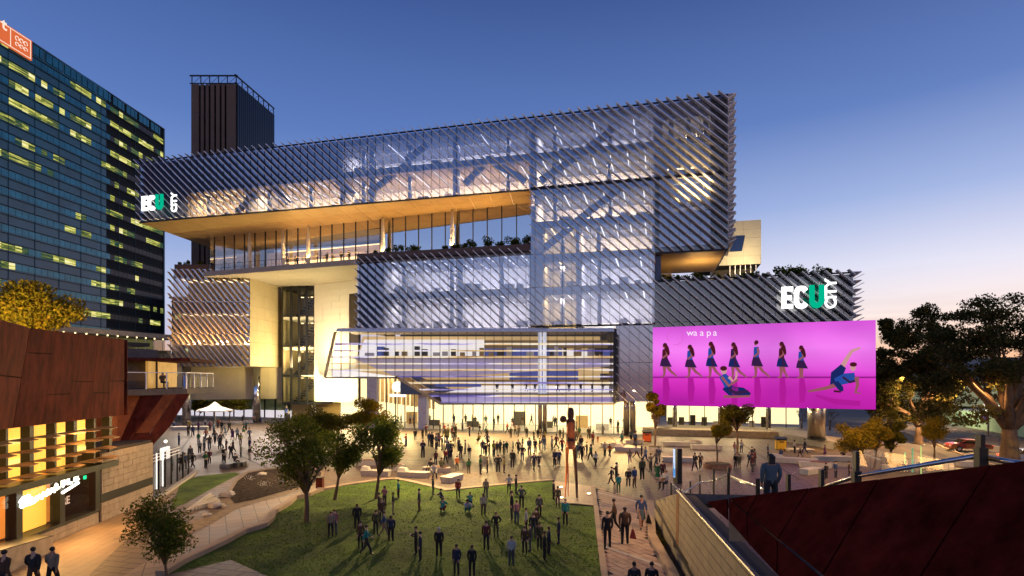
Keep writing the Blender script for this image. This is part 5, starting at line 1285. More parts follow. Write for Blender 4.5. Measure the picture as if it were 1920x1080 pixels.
# ------------------------------------------------------------ stair flank wall and corten parapet at lower right
fw = thing('stair_wall', 'pale stone tile flank wall with a black band, right of the path', 'wall', G(1260, 1030))
WF = Fr(G(1231, 977)[:2], G(1292, 1085)[:2]); WF = Fr(WF.o, WF.o + WF.e * 30)
def wf_sz(px, py, d=0): return WF.sz(px, py, d)
if WF.n.x > 0: WF.n = -WF.n
ztop = lambda s: 1.29 + (3.55 - 1.29) * min(1, max(0, s / 8.6))
sand2 = mat('pale_stone', (.33, .25, .14), .8, var=.2, scale=1.5, bump=.3)
m = MB(); pr_ = [(0, 0), (30, 0), (30, 3.5), (8.6, 3.5), (0, 1.25)]
m.ext([WF.w(s, 0, z) for s, z in pr_], WF.n.to_3d() * -.5); m.build('wall_core', M['joint'], fw)
bandz = lambda s: 1.12 - .05 * s
stone_run(fw, WF, 0, 24, .01, lambda s: bandz(s) - .12, m_=sand2, bw=1.25, d=.12)
z = .0; row = 0
while z < 3.6:
    s = -(.6 if row % 2 else 0)
    while s < 24:
        a, b = max(s, .05), s + 1.25; sm = (a + b) / 2
        lo_a, lo_b = max(z, bandz(a) + .16), max(z, bandz(b) + .16); hi_a, hi_b = min(z + .41, ztop(a)), min(z + .41, ztop(b))
        if b - a > .15 and hi_a - lo_a > .06 and hi_b - lo_b > .06:
            m = MB(); m.ext([WF.w(a + .014, .12, lo_a), WF.w(b - .014, .12, lo_b), WF.w(b - .014, .12, hi_b - .02), WF.w(a + .014, .12, hi_a - .02)], WF.n.to_3d() * -.12); m.build('stone_tile', sand2, fw)
        s += 1.25
    z += .42; row += 1
m = MB(); m.ext([WF.w(0, .11, bandz(0) - .1), WF.w(24, .11, bandz(24) - .1), WF.w(24, .11, bandz(24) + .14), WF.w(0, .11, bandz(0) + .14)], WF.n.to_3d() * -.1); m.build('dark_band', M['black'], fw)
m = MB(); m.ext([WF.w(7.6, .135, .9), WF.w(8.3, .135, .9), WF.w(8.5, .135, 3.4), WF.w(7.8, .135, 3.3)], WF.n.to_3d() * -.01); m.build('rust_streak', mat('rust_stain', (.24, .10, .03), .9, var=.5, scale=1.5), fw)
m = MB(); q = [WF.w(0, .1, 0), WF.w(9, .1, 0), WF.w(9, -4.4, 0), WF.w(0, -4.4, 0)]
m.hexa([(p.x, p.y, z) for p, z in zip(q, (.9, 3.1, 3.1, .9))], [(p.x, p.y, z) for p, z in zip(q, (1.29, 3.55, 3.55, 1.29))]); m.build('ramp_top', M['sand_d'], fw)
# corten parapet: one large tilted plane plus a vertical facet
cp = thing('corten_parapet', 'big dark rust red folded steel parapet filling the bottom right corner', 'parapet', P(1500, 1000, 14))
def plane3(p1, p2, p3):
    A_ = np.array([[1, p[0], p[1]] for p in (p1, p2, p3)], float); b = np.array([1 / p[2] for p in (p1, p2, p3)]); c = np.linalg.solve(A_, b)
    return lambda x, y: P(x, y, 1 / (c[0] + c[1] * x + c[2] * y))
Q = plane3((1366, 934, 17), (1920, 862, 9), (1539, 1080, 11))
def panel(f, pts, mt, th=.05, inset=.0):
    q = [f(x, y) for x, y in pts]; c = sum(q, Vector()) / len(q); q = [p + (c - p).normalized() * .03 for p in q]
    nn = (q[1] - q[0]).cross(q[2] - q[0]).normalized(); nn = nn if nn.dot(q[0]) < 0 else -nn
    m = MB(); m.ext([p - nn * th for p in q], nn * th); return m.build('steel_panel', mt, cp)
ct_ = lambda x: 934 - (x - 1366) * (72 / 554)
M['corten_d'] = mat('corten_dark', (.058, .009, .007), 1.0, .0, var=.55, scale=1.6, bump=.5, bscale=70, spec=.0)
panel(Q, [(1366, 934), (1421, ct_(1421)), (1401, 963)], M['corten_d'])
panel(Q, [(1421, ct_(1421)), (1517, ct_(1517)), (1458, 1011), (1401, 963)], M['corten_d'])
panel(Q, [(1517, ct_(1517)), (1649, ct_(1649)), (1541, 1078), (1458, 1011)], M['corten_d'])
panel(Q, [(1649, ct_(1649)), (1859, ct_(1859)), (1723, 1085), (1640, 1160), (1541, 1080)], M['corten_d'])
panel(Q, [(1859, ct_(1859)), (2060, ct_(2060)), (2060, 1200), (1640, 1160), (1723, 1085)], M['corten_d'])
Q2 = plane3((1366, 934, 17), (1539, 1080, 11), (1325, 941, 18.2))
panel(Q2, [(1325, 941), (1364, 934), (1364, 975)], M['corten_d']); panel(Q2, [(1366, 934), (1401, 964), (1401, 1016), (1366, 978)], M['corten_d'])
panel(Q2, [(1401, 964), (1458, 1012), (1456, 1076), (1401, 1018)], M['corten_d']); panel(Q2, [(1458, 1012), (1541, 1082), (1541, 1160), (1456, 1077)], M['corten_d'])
m = MB(); rim = [WF.w(8.4, .2, 3.58), WF.w(24, .2, 3.6)]; m.tube(rim, .05, 6); m.build('edge_rail', M['black'], cp)
# solid behind the parapet so that it has depth, and the deck
for x0, x1 in ((2060, 2300), (2300, 2700)): panel(Q, [(x0, ct_(x0)), (x1, ct_(x1)), (x1, 1500), (x0, 1200 if x0 == 2060 else 1500)], M['corten_d'])
m = MB(); core = [Q(1462, ct_(1462) + 3), Q(2690, ct_(2690) + 4), Q(2690, 1490), Q(2060, 1200), Q(1642, 1165), Q(1543, 1086), Q(1462, 1017)]
m.hexa([(p.x, p.y, .02) for p in core], [(p.x, p.y, p.z - .12) for p in core]); m.build('parapet_core', M['sand_d'], cp)
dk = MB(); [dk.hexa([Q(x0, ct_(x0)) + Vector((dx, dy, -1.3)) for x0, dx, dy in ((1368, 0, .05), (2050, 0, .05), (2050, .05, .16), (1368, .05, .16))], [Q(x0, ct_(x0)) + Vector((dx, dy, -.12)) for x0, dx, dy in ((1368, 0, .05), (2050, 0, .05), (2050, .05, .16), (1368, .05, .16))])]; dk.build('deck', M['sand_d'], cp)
# railing along the parapet
rl_ = thing('glass_railing', 'glass railing with dark posts and a round steel handrail above the rust parapet at right', 'railing', Q(1600, 900))
def rail_run(pts, par, post_h, name_='post', tube_r=.04):
    for (x, yb, yt, Y) in pts:
        a, b = P(x, yb, Y), P(x, yt, Y); m = MB(); m.fbox(Fr((a.x, a.y), (a.x + 1, a.y)), -.04, .04, -.06, .06, a.z, b.z); m.build('post', M['black'], par)
    for p_, q_ in zip(pts, pts[1:]):
        a, b = P(p_[0], p_[1], p_[3]), P(q_[0], q_[1], q_[3]); at, bt_ = P(p_[0], p_[2], p_[3]), P(q_[0], q_[2], q_[3])
        m = MB(); d = (b - a).normalized() * .07; m.ext([a + d + Vector((0, 0, .08)), b - d + Vector((0, 0, .08)), bt_ - d, at + d], (0, .015, 0)); m.build('glass_panel', M['glass_clear'], par)
def Yq(x): return 1 / (1 / 17 + (x - 1366) / 554 * (1 / 9 - 1 / 17)) + .35
rp = [(1478, 925, 889, Yq(1478)), (1540, 915, 880, Yq(1540)), (1605, 908, 846, Yq(1605)), (1838, 879, 814, Yq(1838)), (2000, 862, 836, Yq(2000))]
rail_run(rp, rl_, 1)
hr = [P(1536, 916, Yq(1536)), P(1605, 893, Yq(1605)), P(1830, 855, Yq(1830))]
m = MB(); m.tube(hr, .045, 10); m.tube([P(1844, 857, Yq(1838)), P(2000, 884, Yq(1950))], .05, 10); m.build('handrail', M['steel'], rl_, smooth=True)
for x, y in ((1605, 893), (1838, 852)):
    m = MB(); p = P(x, y, Yq(x)); m.fbox(Fr((p.x, p.y), (p.x + 1, p.y)), -.08, .08, -.05, .08, p.z - .28, p.z + .12); m.build('rail_bracket', M['black'], rl_)
r2_ = thing('glass_railing', 'cluster of dark railing posts with glass panels at the top of the stair wall', 'railing', P(1320, 920, 30))
rail_run([(1258, 950, 905, 34), (1276, 952, 915, 33), (1294, 945, 902, 33.5), (1312, 942, 890, 34), (1338, 940, 878, 30), (1366, 934, 876, 27)], r2_, 1)
m = MB(); m.tube([P(1262, 908, 34), P(1276, 920, 33.2)], .04, 8); m.tube([P(1278, 926, 33), P(1312, 905, 33.5), P(1336, 902, 32.5), P(1366, 891, 27)], .045, 8); m.tube([P(1367, 892, 27), P(1420, 912, 20), P(1446, 922, 17)], .05, 8); m.tube([P(1370, 897, 27), P(1412, 912, 21)], .02, 6); m.build('handrail', M['steel'], r2_, smooth=True)
for x, y, t, Y in ((1421, 928, 897, 17.5), (1366, 934, 886, 26.6)):
    a, b = P(x, y, Y), P(x, t, Y); m = MB(); m.tube([a, b], .07, 6); m.build('post', M['black'], r2_)
# ------------------------------------------------------------ trees
def spread(seed, k, ztop):
    rs = random.Random(seed); out = []
    for i in range(k):
        x = rs.uniform(-.95, .95); dome = math.sqrt(max(.05, 1 - x * x * .8)); z = (dome * 1.75 * rs.random() ** ztop - .95); out.append((x, z, rs.uniform(.10, .26), rs.uniform(.07, .15)))
    return out
def make_tree(name, label, base, crown, leafm, barkm=M['bark'], n=9000, leaf=.09, blobs=16, Y=None, seed=1, trunk_r=None, fork=.45, cat='tree', flat=.55, lean=0, z0=0., group=None, layers=None):
    rs = np.random.RandomState(seed)
    b = G(*base) if Y is None else Vector(((base[0] - CX) / F * Y, Y, z0)); Y = b.y
    x0, x1, y0, y1 = crown
    cx, cz = ((x0 + x1) / 2 - CX) / F * Y, H - ((y0 + y1) / 2 - HY) / F * Y
    rx, rz = (x1 - x0) / 2 / F * Y, (y1 - y0) / 2 / F * Y
    root = thing(name, label, cat, b, group)
    c = Vector((cx - b.x, lean, cz - b.z)); bl = []
    for i in range(blobs):
        u = rs.normal(size=3); u /= np.linalg.norm(u); r_ = rs.rand() ** .4 * .72
        p = c + Vector((u[0] * rx * r_, u[1] * rx * r_ * .9, u[2] * rz * r_)); s = rs.uniform(.26, .44)
        bl.append((p, (rx * s, rx * s, min(rz, rx) * s * (flat if layers else .8))))
    if layers:
        bl = [(Vector((c.x + (q[0]) * rx, rs.uniform(-.5, .5) * rx, c.z + q[1] * rz)), (q[2] * rx, q[2] * rx, q[3] * rz)) for q in layers] 
    ch = []; tot = sum(r_[0] * r_[0] * r_[2] for p, r_ in bl) ** 1
    for p, r_ in bl: leaves(ch, None, p, r_, max(20, int(n * (r_[0] * r_[0] * r_[2]) / tot)), leaf, rs)
    link('crown', leaf_mesh('crown', ch, leafm), root, local=True)
    tr = trunk_r or max(.07, rx * .035)
    fk = Vector((c.x * .35 + rs.uniform(-.1, .1), c.y * .3, (c.z - rz) * (1 - fork) + c.z * fork * .6)); fk.z = max(.8, (c.z - rz) * .85 + .3)
    m = MB(); m.tube([(0, 0, -.1), (0, 0, .15), (fk.x * .4 + .04, 0, fk.z * .55), fk], [tr * 1.5, tr * 1.1, tr * .9, tr * .75], 9)
    m.build('trunk', barkm, root, smooth=True, local=True)
    m = MB()
    for p, r_ in (bl if not layers else bl[::9]):
        mid = fk.lerp(p, .5) + Vector((rs.uniform(-.12, .12), rs.uniform(-.1, .1), rs.uniform(-.02, .14))) * rx
        m.tube([fk - Vector((0, 0, .1)), fk.lerp(mid, .5) + Vector((0, 0, .06 * rz)), mid, p], [tr * .6, tr * .42, tr * .3, tr * .1], 6)
        for q in range(3):
            e_ = p + Vector((rs.uniform(-1, 1) * r_[0], rs.uniform(-1, 1) * r_[1], rs.uniform(-.3, .9) * r_[2])); m.tube([mid, mid.lerp(e_, .5) + Vector((0, 0, .05 * rz)), e_], [tr * .2, tr * .12, tr * .05], 5)
    m.build('limbs', barkm, root, smooth=True, local=True)
    return root
make_tree('tree', 'biggest dark tree on the lawn, multi stemmed, left of the other lawn trees', (575, 980), (468, 662, 768, 925), M['leaf_d'], n=8200, leaf=.085, blobs=26, seed=2, trunk_r=.15)
make_tree('tree', 'slim dark lawn tree standing between the two larger lawn trees', (628, 940), (590, 700, 778, 895), M['leaf_d'], n=6000, leaf=.09, blobs=16, seed=3, trunk_r=.12)
make_tree('tree', 'dark spreading lawn tree nearest the concrete benches, right of the other lawn trees', (705, 938), (652, 782, 768, 890), M['leaf_d'], n=6800, leaf=.09, blobs=18, seed=4, trunk_r=.12)
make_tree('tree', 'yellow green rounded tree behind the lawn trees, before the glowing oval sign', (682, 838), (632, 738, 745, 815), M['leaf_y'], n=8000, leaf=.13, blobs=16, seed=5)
make_tree('tree', 'dark olive tree behind the biggest lawn tree, below the bright cream wall', (600, 846), (545, 650, 752, 835), M['leaf_o'], n=8000, leaf=.13, blobs=16, seed=6)
make_tree('tree', 'small dark tree with airy foliage at the bottom left, beside the promenade', (312, 1105), (205, 385, 915, 1062), M['leaf_d'], M['bark_l'], n=6000, leaf=.06, blobs=20, seed=7, trunk_r=.07)
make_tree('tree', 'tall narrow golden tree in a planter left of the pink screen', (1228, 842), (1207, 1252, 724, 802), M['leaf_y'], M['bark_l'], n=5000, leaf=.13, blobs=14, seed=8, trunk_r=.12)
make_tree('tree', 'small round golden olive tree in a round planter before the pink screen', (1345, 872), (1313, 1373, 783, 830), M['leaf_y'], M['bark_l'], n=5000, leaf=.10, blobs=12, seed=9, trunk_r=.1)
make_tree('tree', 'larger round dark golden tree overlapping the lower edge of the pink screen', (1383, 850), (1340, 1420, 744, 806), M['leaf_o'], M['bark_l'], n=7000, leaf=.13, blobs=14, seed=10, trunk_r=.14)
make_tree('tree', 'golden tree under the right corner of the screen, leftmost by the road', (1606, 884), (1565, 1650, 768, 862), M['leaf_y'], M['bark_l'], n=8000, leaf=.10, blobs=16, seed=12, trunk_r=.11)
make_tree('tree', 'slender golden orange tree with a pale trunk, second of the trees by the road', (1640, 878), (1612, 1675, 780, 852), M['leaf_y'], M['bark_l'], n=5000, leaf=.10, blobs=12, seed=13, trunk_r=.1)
make_tree('tree', 'dark green tree beside the right edge of the pink screen, third by the road', (1668, 872), (1642, 1704, 752, 850), M['leaf_o'], n=6000, leaf=.11, blobs=14, seed=14, trunk_r=.1)
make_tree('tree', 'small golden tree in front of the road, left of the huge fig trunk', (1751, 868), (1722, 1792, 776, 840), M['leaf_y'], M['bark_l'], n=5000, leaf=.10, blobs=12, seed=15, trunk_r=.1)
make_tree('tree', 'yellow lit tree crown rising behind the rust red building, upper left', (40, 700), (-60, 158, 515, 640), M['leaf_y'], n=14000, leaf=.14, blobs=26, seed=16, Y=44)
make_tree('tree', 'green tree left of the white cafe umbrella, behind the balcony', (372, 784), (352, 408, 738, 776), M['leaf_o'], n=5000, leaf=.2, blobs=12, seed=17)
make_tree('tree', 'green tree behind the cafe umbrella, between the round steel columns', (430, 786), (396, 470, 740, 774), M['leaf_o'], n=6000, leaf=.2, blobs=14, seed=18)
L1 = [(-.75, .25, .26, .16), (-.45, .55, .30, .16), (-.1, .80, .34, .17), (.3, .88, .32, .15), (.65, .6, .3, .16), (-.55, 0, .26, .13), (-.15, .25, .28, .14), (.25, .4, .3, .14), (.7, .15, .28, .14), (-.85, -.35, .22, .13), (-.35, -.4, .26, .13), (.15, -.25, .26, .12), (.55, -.35, .28, .13), (.85, -.1, .22, .13), (-.6, -.75, .2, .12), (0, -.8, .2, .1), (.45, .75, .2, .1), (-.3, .65, .2, .12)]
f1 = make_tree('fig_tree', 'giant spreading fig tree with a thick pale trunk at the right edge', (1892, 868), (1748, 2030, 530, 800), M['leaf_f'], M['bark_l'], n=42000, leaf=.15, seed=20, trunk_r=.85, layers=spread(1, 120, .6))
L2 = [(-.7, .55, .34, .2), (-.2, .8, .36, .18), (.4, .85, .34, .17), (.8, .6, .26, .16), (-.8, .05, .3, .18), (-.3, .3, .3, .16), (.25, .35, .3, .16), (.75, .15, .28, .16), (-.7, -.4, .3, .18), (-.1, -.25, .3, .16), (.45, -.3, .3, .16), (-.4, -.8, .3, .16), (.2, -.75, .3, .14), (.7, -.7, .25, .14)]
f2 = make_tree('fig_tree', 'broad dark fig tree between the pink screen and the giant fig', (1722, 832), (1648, 1800, 562, 800), M['leaf_f'], n=34000, leaf=.17, seed=21, trunk_r=.5, layers=spread(2, 100, .75))
f3 = make_tree('fig_tree', 'dark fig tree farthest back, its crown touching the right edge of the pink screen', (1672, 800), (1596, 1706, 580, 776), M['leaf_f'], n=22000, leaf=.24, seed=22, trunk_r=.4, layers=spread(3, 50, .8))
make_tree('tree', 'distant dark tree beyond the road, right of the fig trees', (1960, 770), (1860, 2060, 650, 760), M['leaf_f'], n=9000, leaf=.45, blobs=18, seed=23)
make_tree('tree', 'distant low dark tree mass behind the fig trunks near the road', (1790, 772), (1720, 1860, 700, 768), M['leaf_f'], n=9000, leaf=.4, blobs=18, seed=24)
def bare_tree(px, py, ytop, label, seed):
    rs = random.Random(seed); b = G(px, py); h = (py - ytop) / F * b.y; root = thing('bare_tree', label, 'tree', b, 'bare trees beyond the column'); m = MB()
    m.tube([(0, 0, 0), (.05, 0, h * .35)], [.16, .11], 7); m.build('trunk', M['bark'], root, smooth=True, local=True); m = MB()
    def br(p, d, L_, r_, n):
        e_ = p + d * L_; m.tube([p, p.lerp(e_, .5) + Vector((rs.uniform(-.1, .1), 0, .05)), e_], [r_, r_ * .8, r_ * .6], 5)
        if n: 
            for _ in range(3): br(e_, (d + Vector((rs.uniform(-.9, .9), rs.uniform(-.5, .5), rs.uniform(0, .4)))).normalized(), L_ * .7, r_ * .6, n - 1)
    for a in (-.6, .1, .7): br(Vector((.05, 0, h * .33)), Vector((a, 0, 1)).normalized(), h * .3, .08, 2)
    m.build('limbs', M['bark'], root, local=True)
bare_tree(1503, 803, 766, 'bare forked tree left of the thick round column under the screen', 1); bare_tree(1556, 806, 768, 'bare thin tree right of the thick round column under the screen', 2)

# ------------------------------------------------------------ sculpture
sc_ = thing('sculpture', 'tall rusty steel figure sculpture on stilt legs at the corner of the lawn', 'sculpture', G(1071, 932))
YS = 42.0; cor = mat('sculpture_rust', (.48, .13, .035), .6, .35, var=.55, scale=1.6, bump=.6, bscale=9); cor_d = mat('sculpture_dark', (.07, .022, .012), .6, .3, var=.4, scale=3, bump=.5)
def loft(nm, st, mt, n=10, dy=0, sm=True):
    m = MB(); k0 = 0
    for (x, y, wx, wy) in st:
        c = P(x, y, YS); 
        for j in range(n): a = 2 * math.pi * j / n; m.v.append((c.x + wx / F * YS * math.cos(a), YS + dy + wy * math.sin(a), c.z))
    for i in range(len(st) - 1):
        for j in range(n): q = (j + 1) % n; m.f.append((i * n + j, i * n + q, (i + 1) * n + q, (i + 1) * n + j)); m.m.append(0)
    m.f.append(tuple(range(n))); m.f.append(tuple((len(st) - 1) * n + j for j in reversed(range(n)))); m.m += [0, 0]
    return m.build(nm, mt, sc_, smooth=sm)
loft('head', [(1070, 764, 3, .1), (1070, 767, 5.5, .22), (1070, 775, 6.5, .27), (1070, 782, 6, .24), (1070, 786, 4.5, .18)], cor_d)
m = MB(); c = P(1056, 786, YS); m.ball((c.x, YS, c.z), (.27, .3, .27), 12, 8); m.build('bun', cor_d, sc_, smooth=True)
loft('shoulders', [(1070, 785, 5, .16), (1070, 789, 8.5, .22), (1070, 797, 8.5, .24), (1070, 801, 8, .23)], cor_d)
loft('torso', [(1070, 788, 6, .16), (1070, 796, 7.8, .26), (1070, 812, 7.6, .26), (1070, 826, 8.4, .26), (1070.5, 842, 8.4, .24)], cor, dy=-.03)
loft('waist', [(1070, 813, 8.2, .28), (1070, 827, 8.8, .3)], cor_d)
loft('leg', [(1064.5, 838, 3.6, .2), (1063.5, 855, 2.8, .16), (1062.5, 875, 2.2, .13), (1061, 904, 1.6, .1), (1060, 932, 1.1, .08)], cor)
loft('leg', [(1076.5, 838, 3.8, .2), (1078, 858, 3.1, .17), (1079.5, 878, 2.7, .15), (1081, 904, 2.4, .12), (1082, 936, 2.0, .1)], cor_d)
loft('stilt', [(1065, 868, 1.0, .07), (1065.5, 931, .7, .05)], cor)
loft('foot', [(1082, 934, 2.6, .25), (1082, 937, 3, .3)], cor_d)
for x, y, lab in ((1052, 914, 'left of the sculpture legs'), (1052.5, 934, 'before the left stilt of the sculpture'), (1104, 926.5, 'right of the sculpture')):
    p = G(x, y, .1); t_ = thing('ground_light', 'small glowing spotlight set in the paving ' + lab, 'ground light', p); m = MB(); m.tube([(p.x, p.y, .09), (p.x, p.y, .15)], .17, 14); m.build('rim', M['steel'], t_)
    m = MB(); m.tube([(p.x, p.y, .15), (p.x, p.y, .165)], .13, 14); m.build('lens', emis('lens', (1, .8, .45), 12), t_)
    lamp('SPOT', (p.x, p.y, .25), 650, (1, .62, .28), aim=P(1071, 830, 42.2), spot=55)
for x, y in ((1290, 938), (1309, 941), (1348, 933)):
    p = P(x, y, 33); t_ = thing('ground_light', {1290: 'small glowing lamp low between the stair rails, leftmost', 1309: 'small glowing lamp low between the stair rails, beside the first one', 1348: 'small glowing lamp farther right behind the stair rail'}[x], 'ground light', p)
    m = MB(); m.ball(tuple(p), .09, 8, 5); m.build('lens', emis('lens2', (1, .85, .55), 10), t_)

# ------------------------------------------------------------ benches, bins, kiosk, umbrella
benchm = mat('bench_concrete', (.55, .50, .42), .7, var=.1, scale=2, bump=.2); wood = mat('bench_timber', (.30, .13, .06), .6, var=.3, stretch=(1, 6, 1))
def bench(px, py, L_, rz, label, arm=True, timber=False, w=.95, h=.52):
    p = G(px, py); t_ = thing('concrete_bench', label, 'bench', p, 'angular concrete benches'); t_.rotation_euler = (0, 0, rz)
    m = MB(); a = L_ / 2; top = .06
    pr_ = [(-a, -w / 2), (a * .9, -w / 2), (a, 0), (a * .85, w / 2), (-a, w / 2), (-a * 1.05, 0)]
    m.hexa([(x * .94, y * .86, .0) for x, y in pr_], [(x, y, h) for x, y in pr_]); m.build('seat', benchm, t_, local=True)
    if arm: m = MB(); m.hexa([(-a * .98, -w * .45, h), (-a * .45, -w * .4, h), (-a * .45, w * .45, h), (-a * .98, w * .5, h)], [(-a * .92, -w * .3, h + .34), (-a * .55, -w * .25, h + .3), (-a * .55, w * .35, h + .3), (-a * .92, w * .4, h + .34)]); m.build('backrest', benchm, t_, local=True)
    if timber:
        for i in range(4): m = MB(); m.box((a * .2, -w * .3 + i * w * .2, h + .035), (a * 1.1, w * .16, .05)); m.build('slat', wood, t_, local=True)
    return t_
bench(777, 895, 3.0, R(-12), 'pale angular concrete bench with a raised left end, right of the rightmost lawn tree')
bench(848, 902, 2.3, R(65), 'pale wedge shaped concrete bench end, its tip pointing at the lawn kerb', arm=False, w=1.1)
bench(820, 886, 2.6, R(-12), 'bench with a timber seat that three people sit on, behind the lawn kerb', arm=False, timber=True)
bench(735, 882, 2.4, R(20), 'dim concrete bench half hidden behind the rightmost lawn tree', timber=True)
bench(706, 892, 2.8, R(-5), 'pale concrete bench behind the trunk of the rightmost lawn tree')
bench(688, 872, 2.4, R(8), 'timber topped bench farthest left behind the lawn trees', arm=False, timber=True)
bench(1180, 846, 3.4, R(-25), 'bright lit concrete bench left of the narrow golden tree', w=1.3); bench(1150, 838, 3.2, R(5), 'timber topped bench near the lobby, left of the bright lit bench', timber=True, arm=False)
bench(1190, 832, 2.6, R(0), 'low timber topped bench beside the orange bin', timber=True, arm=False)
bench(1275, 836, 4.4, R(-10), 'long concrete bench behind the digital kiosk, under the screen', arm=False); bench(1325, 842, 3.8, R(-12), 'concrete bench running right behind the round golden tree', arm=False); bench(1300, 834, 2.2, R(0), 'timber slatted bench against the stone base wall', arm=False, timber=True)
bench(1275, 866, 3.6, R(-12), 'curved pale bench just right of the digital kiosk', arm=False); bench(1490, 868, 4.6, R(-25), 'long lit bench at the right of the plaza, below the yellow bin'); bench(1530, 876, 3.0, R(-20), 'bench with timber slats at right, next to the long lit bench', arm=False, timber=True)
bench(1560, 864, 4.0, R(-5), 'warm lit bench farthest right, before the golden trees', arm=False); bench(1500, 846, 3.0, R(-5), 'flat low bench right of the yellow bin', arm=False, w=1.6, h=.3); bench(1520, 888, 2.2, R(30), 'short pale bench by the right hand glass railing', arm=False)
bench(1680, 882, 2.4, R(-5), 'low timber bench seen through the handrail, right of the golden trees', arm=False, timber=True); bench(1820, 874, 2.6, R(-5), 'low pale bench seen through the glass near the right railing post', arm=False)
bench(430, 796, 5.0, R(5), 'long white lit bench under the cafe umbrella', arm=False, w=1.2); bench(360, 806, 6.5, R(4), 'white glowing planter bench round the left steel column', arm=False, w=1.4, h=.6)
pl_ = [(1345, 877, 1.35, 'round timber faced planter at the foot of the small round tree'), (1228, 844, .9, 'pale round planter under the narrow golden tree')]
for x, y, r_, lab in pl_:
    p = G(x, y); t_ = thing('planter', lab, 'planter', p); m = MB(); m.tube([(0, 0, 0), (0, 0, .42)], r_, 20); m.build('tub', wood if x > 1300 else benchm, t_, local=True); m = MB(); m.tube([(0, 0, .42), (0, 0, .45)], r_ * .9, 20); m.build('soil', M['soil'], t_, local=True)
def bin_(px, py, col_, label, name_):
    p = G(px, py); t_ = thing('waste_bin', label, 'bin', p, 'coloured waste bins'); t_.rotation_euler = (0, 0, R(-12))
    w, d_, h = 1.15, .9, 1.35; m = MB(); m.box((0, 0, h / 2), (w, d_, h)); m.build('body', M['darkmetal'], t_, local=True)
    m = MB(); m.box((0, -d_ / 2 - .02, h * .46), (w * .92, .03, h * .8)); m.build('front_panel', col_, t_, local=True)
    m = MB(); m.box((-w / 2 - .015, 0, h * .46), (.02, d_ * .9, h * .8)); m.build('side_panel', col_, t_, local=True)
    m = MB(); m.box((0, -d_ / 2 - .045, h * .74), (w * .5, .02, .14)); m.build('slot', M['black'], t_, local=True)
    m = MB(); m.hexa([(-w * .6, -d_ * .6, h), (w * .6, -d_ * .6, h), (w * .6, d_ * .6, h), (-w * .6, d_ * .6, h)], [(-w * .6, -d_ * .6, h + .06), (w * .6, -d_ * .6, h + .06), (w * .6, d_ * .6, h + .22), (-w * .6, d_ * .6, h + .22)]); m.build('lid', M['darkmetal'], t_, local=True)
bin_(1213, 828, mat('orange_paint_glow', (.75, .10, .01), .4, var=.06, emit=(1, .15, .01), es=.12), 'orange waste bin with a dark sloping lid next to the narrow golden tree', 'o'); bin_(1464, 843, mat('yellow_paint', (.75, .45, .02), .4, var=.06), 'yellow waste bin with a dark lid against the stone base wall', 'y')  # a faint glow is put into the orange bin panels
ki = thing('digital_kiosk', 'slim black standing advertising panel with a glowing white blue screen beside the seated musician', 'kiosk', G(1270, 915))
KF = Fr(G(1262, 902)[:2], G(1278, 912)[:2]); KF = Fr(KF.o, KF.o + KF.e * 1.3)
kh = 2.95
m = MB(); m.fbox(KF, 0, 1.25, -.4, 0, 0, kh); m.build('casing', M['black'], ki)
side = Fr(KF.w(0, 0, 0)[:2], KF.w(0, -.01, 0)[:2])
m = MB(); m.ext([KF.w(-.012, -.36, .35), KF.w(-.012, -.04, .35), KF.w(-.012, -.04, kh - .1), KF.w(-.012, -.36, kh - .1)], KF.e.to_3d() * .01)
m.build('display', emis('kiosk_screen', S(214, 226, 255), 1.2), ki)
m = MB(); m.fbox(KF, .06, .62, .001, .012, .4, kh - .12); m.build('display', emis('kiosk_screen2', S(205, 222, 255), 1.15), ki)
m = MB(); m.fbox(KF, .06, .62, .013, .018, .45, 1.15); m.fbox(KF, .2, .34, .013, .02, 1.15, 1.6); m.build('display_picture', emis('kiosk_blue', S(80, 150, 225), 1.0), ki)
um = thing('cafe_umbrella', 'white peaked cafe umbrella among the round steel columns at the left of the plaza', 'umbrella', G(403, 800))
p = G(403, 798); m = MB(); m.tube([(p.x, p.y, 0), (p.x, p.y, 3.6)], .07, 8); m.build('pole', M['steel'], um)
m = MB(); n = 8; ap = (p.x, p.y, 4.5); ri = [(p.x + 3.4 * math.cos(a), p.y + 2.6 * math.sin(a), 2.9) for a in np.linspace(0, 2 * math.pi, n + 1)[:-1]]; mi_ = [(p.x + 1.3 * math.cos(a), p.y + 1.3 * math.sin(a), 3.5) for a in np.linspace(0, 2 * math.pi, n + 1)[:-1]]
for i in range(n): j = (i + 1) % n; m.poly([ap, mi_[i], mi_[j]]); m.poly([mi_[i], ri[i], ri[j], mi_[j]]); m.poly([ri[i], (ri[i][0], ri[i][1], 2.7), (ri[j][0], ri[j][1], 2.7), ri[j]])
m.build('canopy', mat('canvas', (.7, .66, .58), .8), um, smooth=False)
for px in (350, 481, 412): lamp('AREA', G(px, 797) + Vector((3.5, -3.5, 10.4)), 1800, (1, .82, .66), 2, aim=G(px, 810))
lamp('AREA', G(440, 790) + Vector((0, -1, 9)), 2200, (.85, .85, 1), 3, aim=G(420, 800))
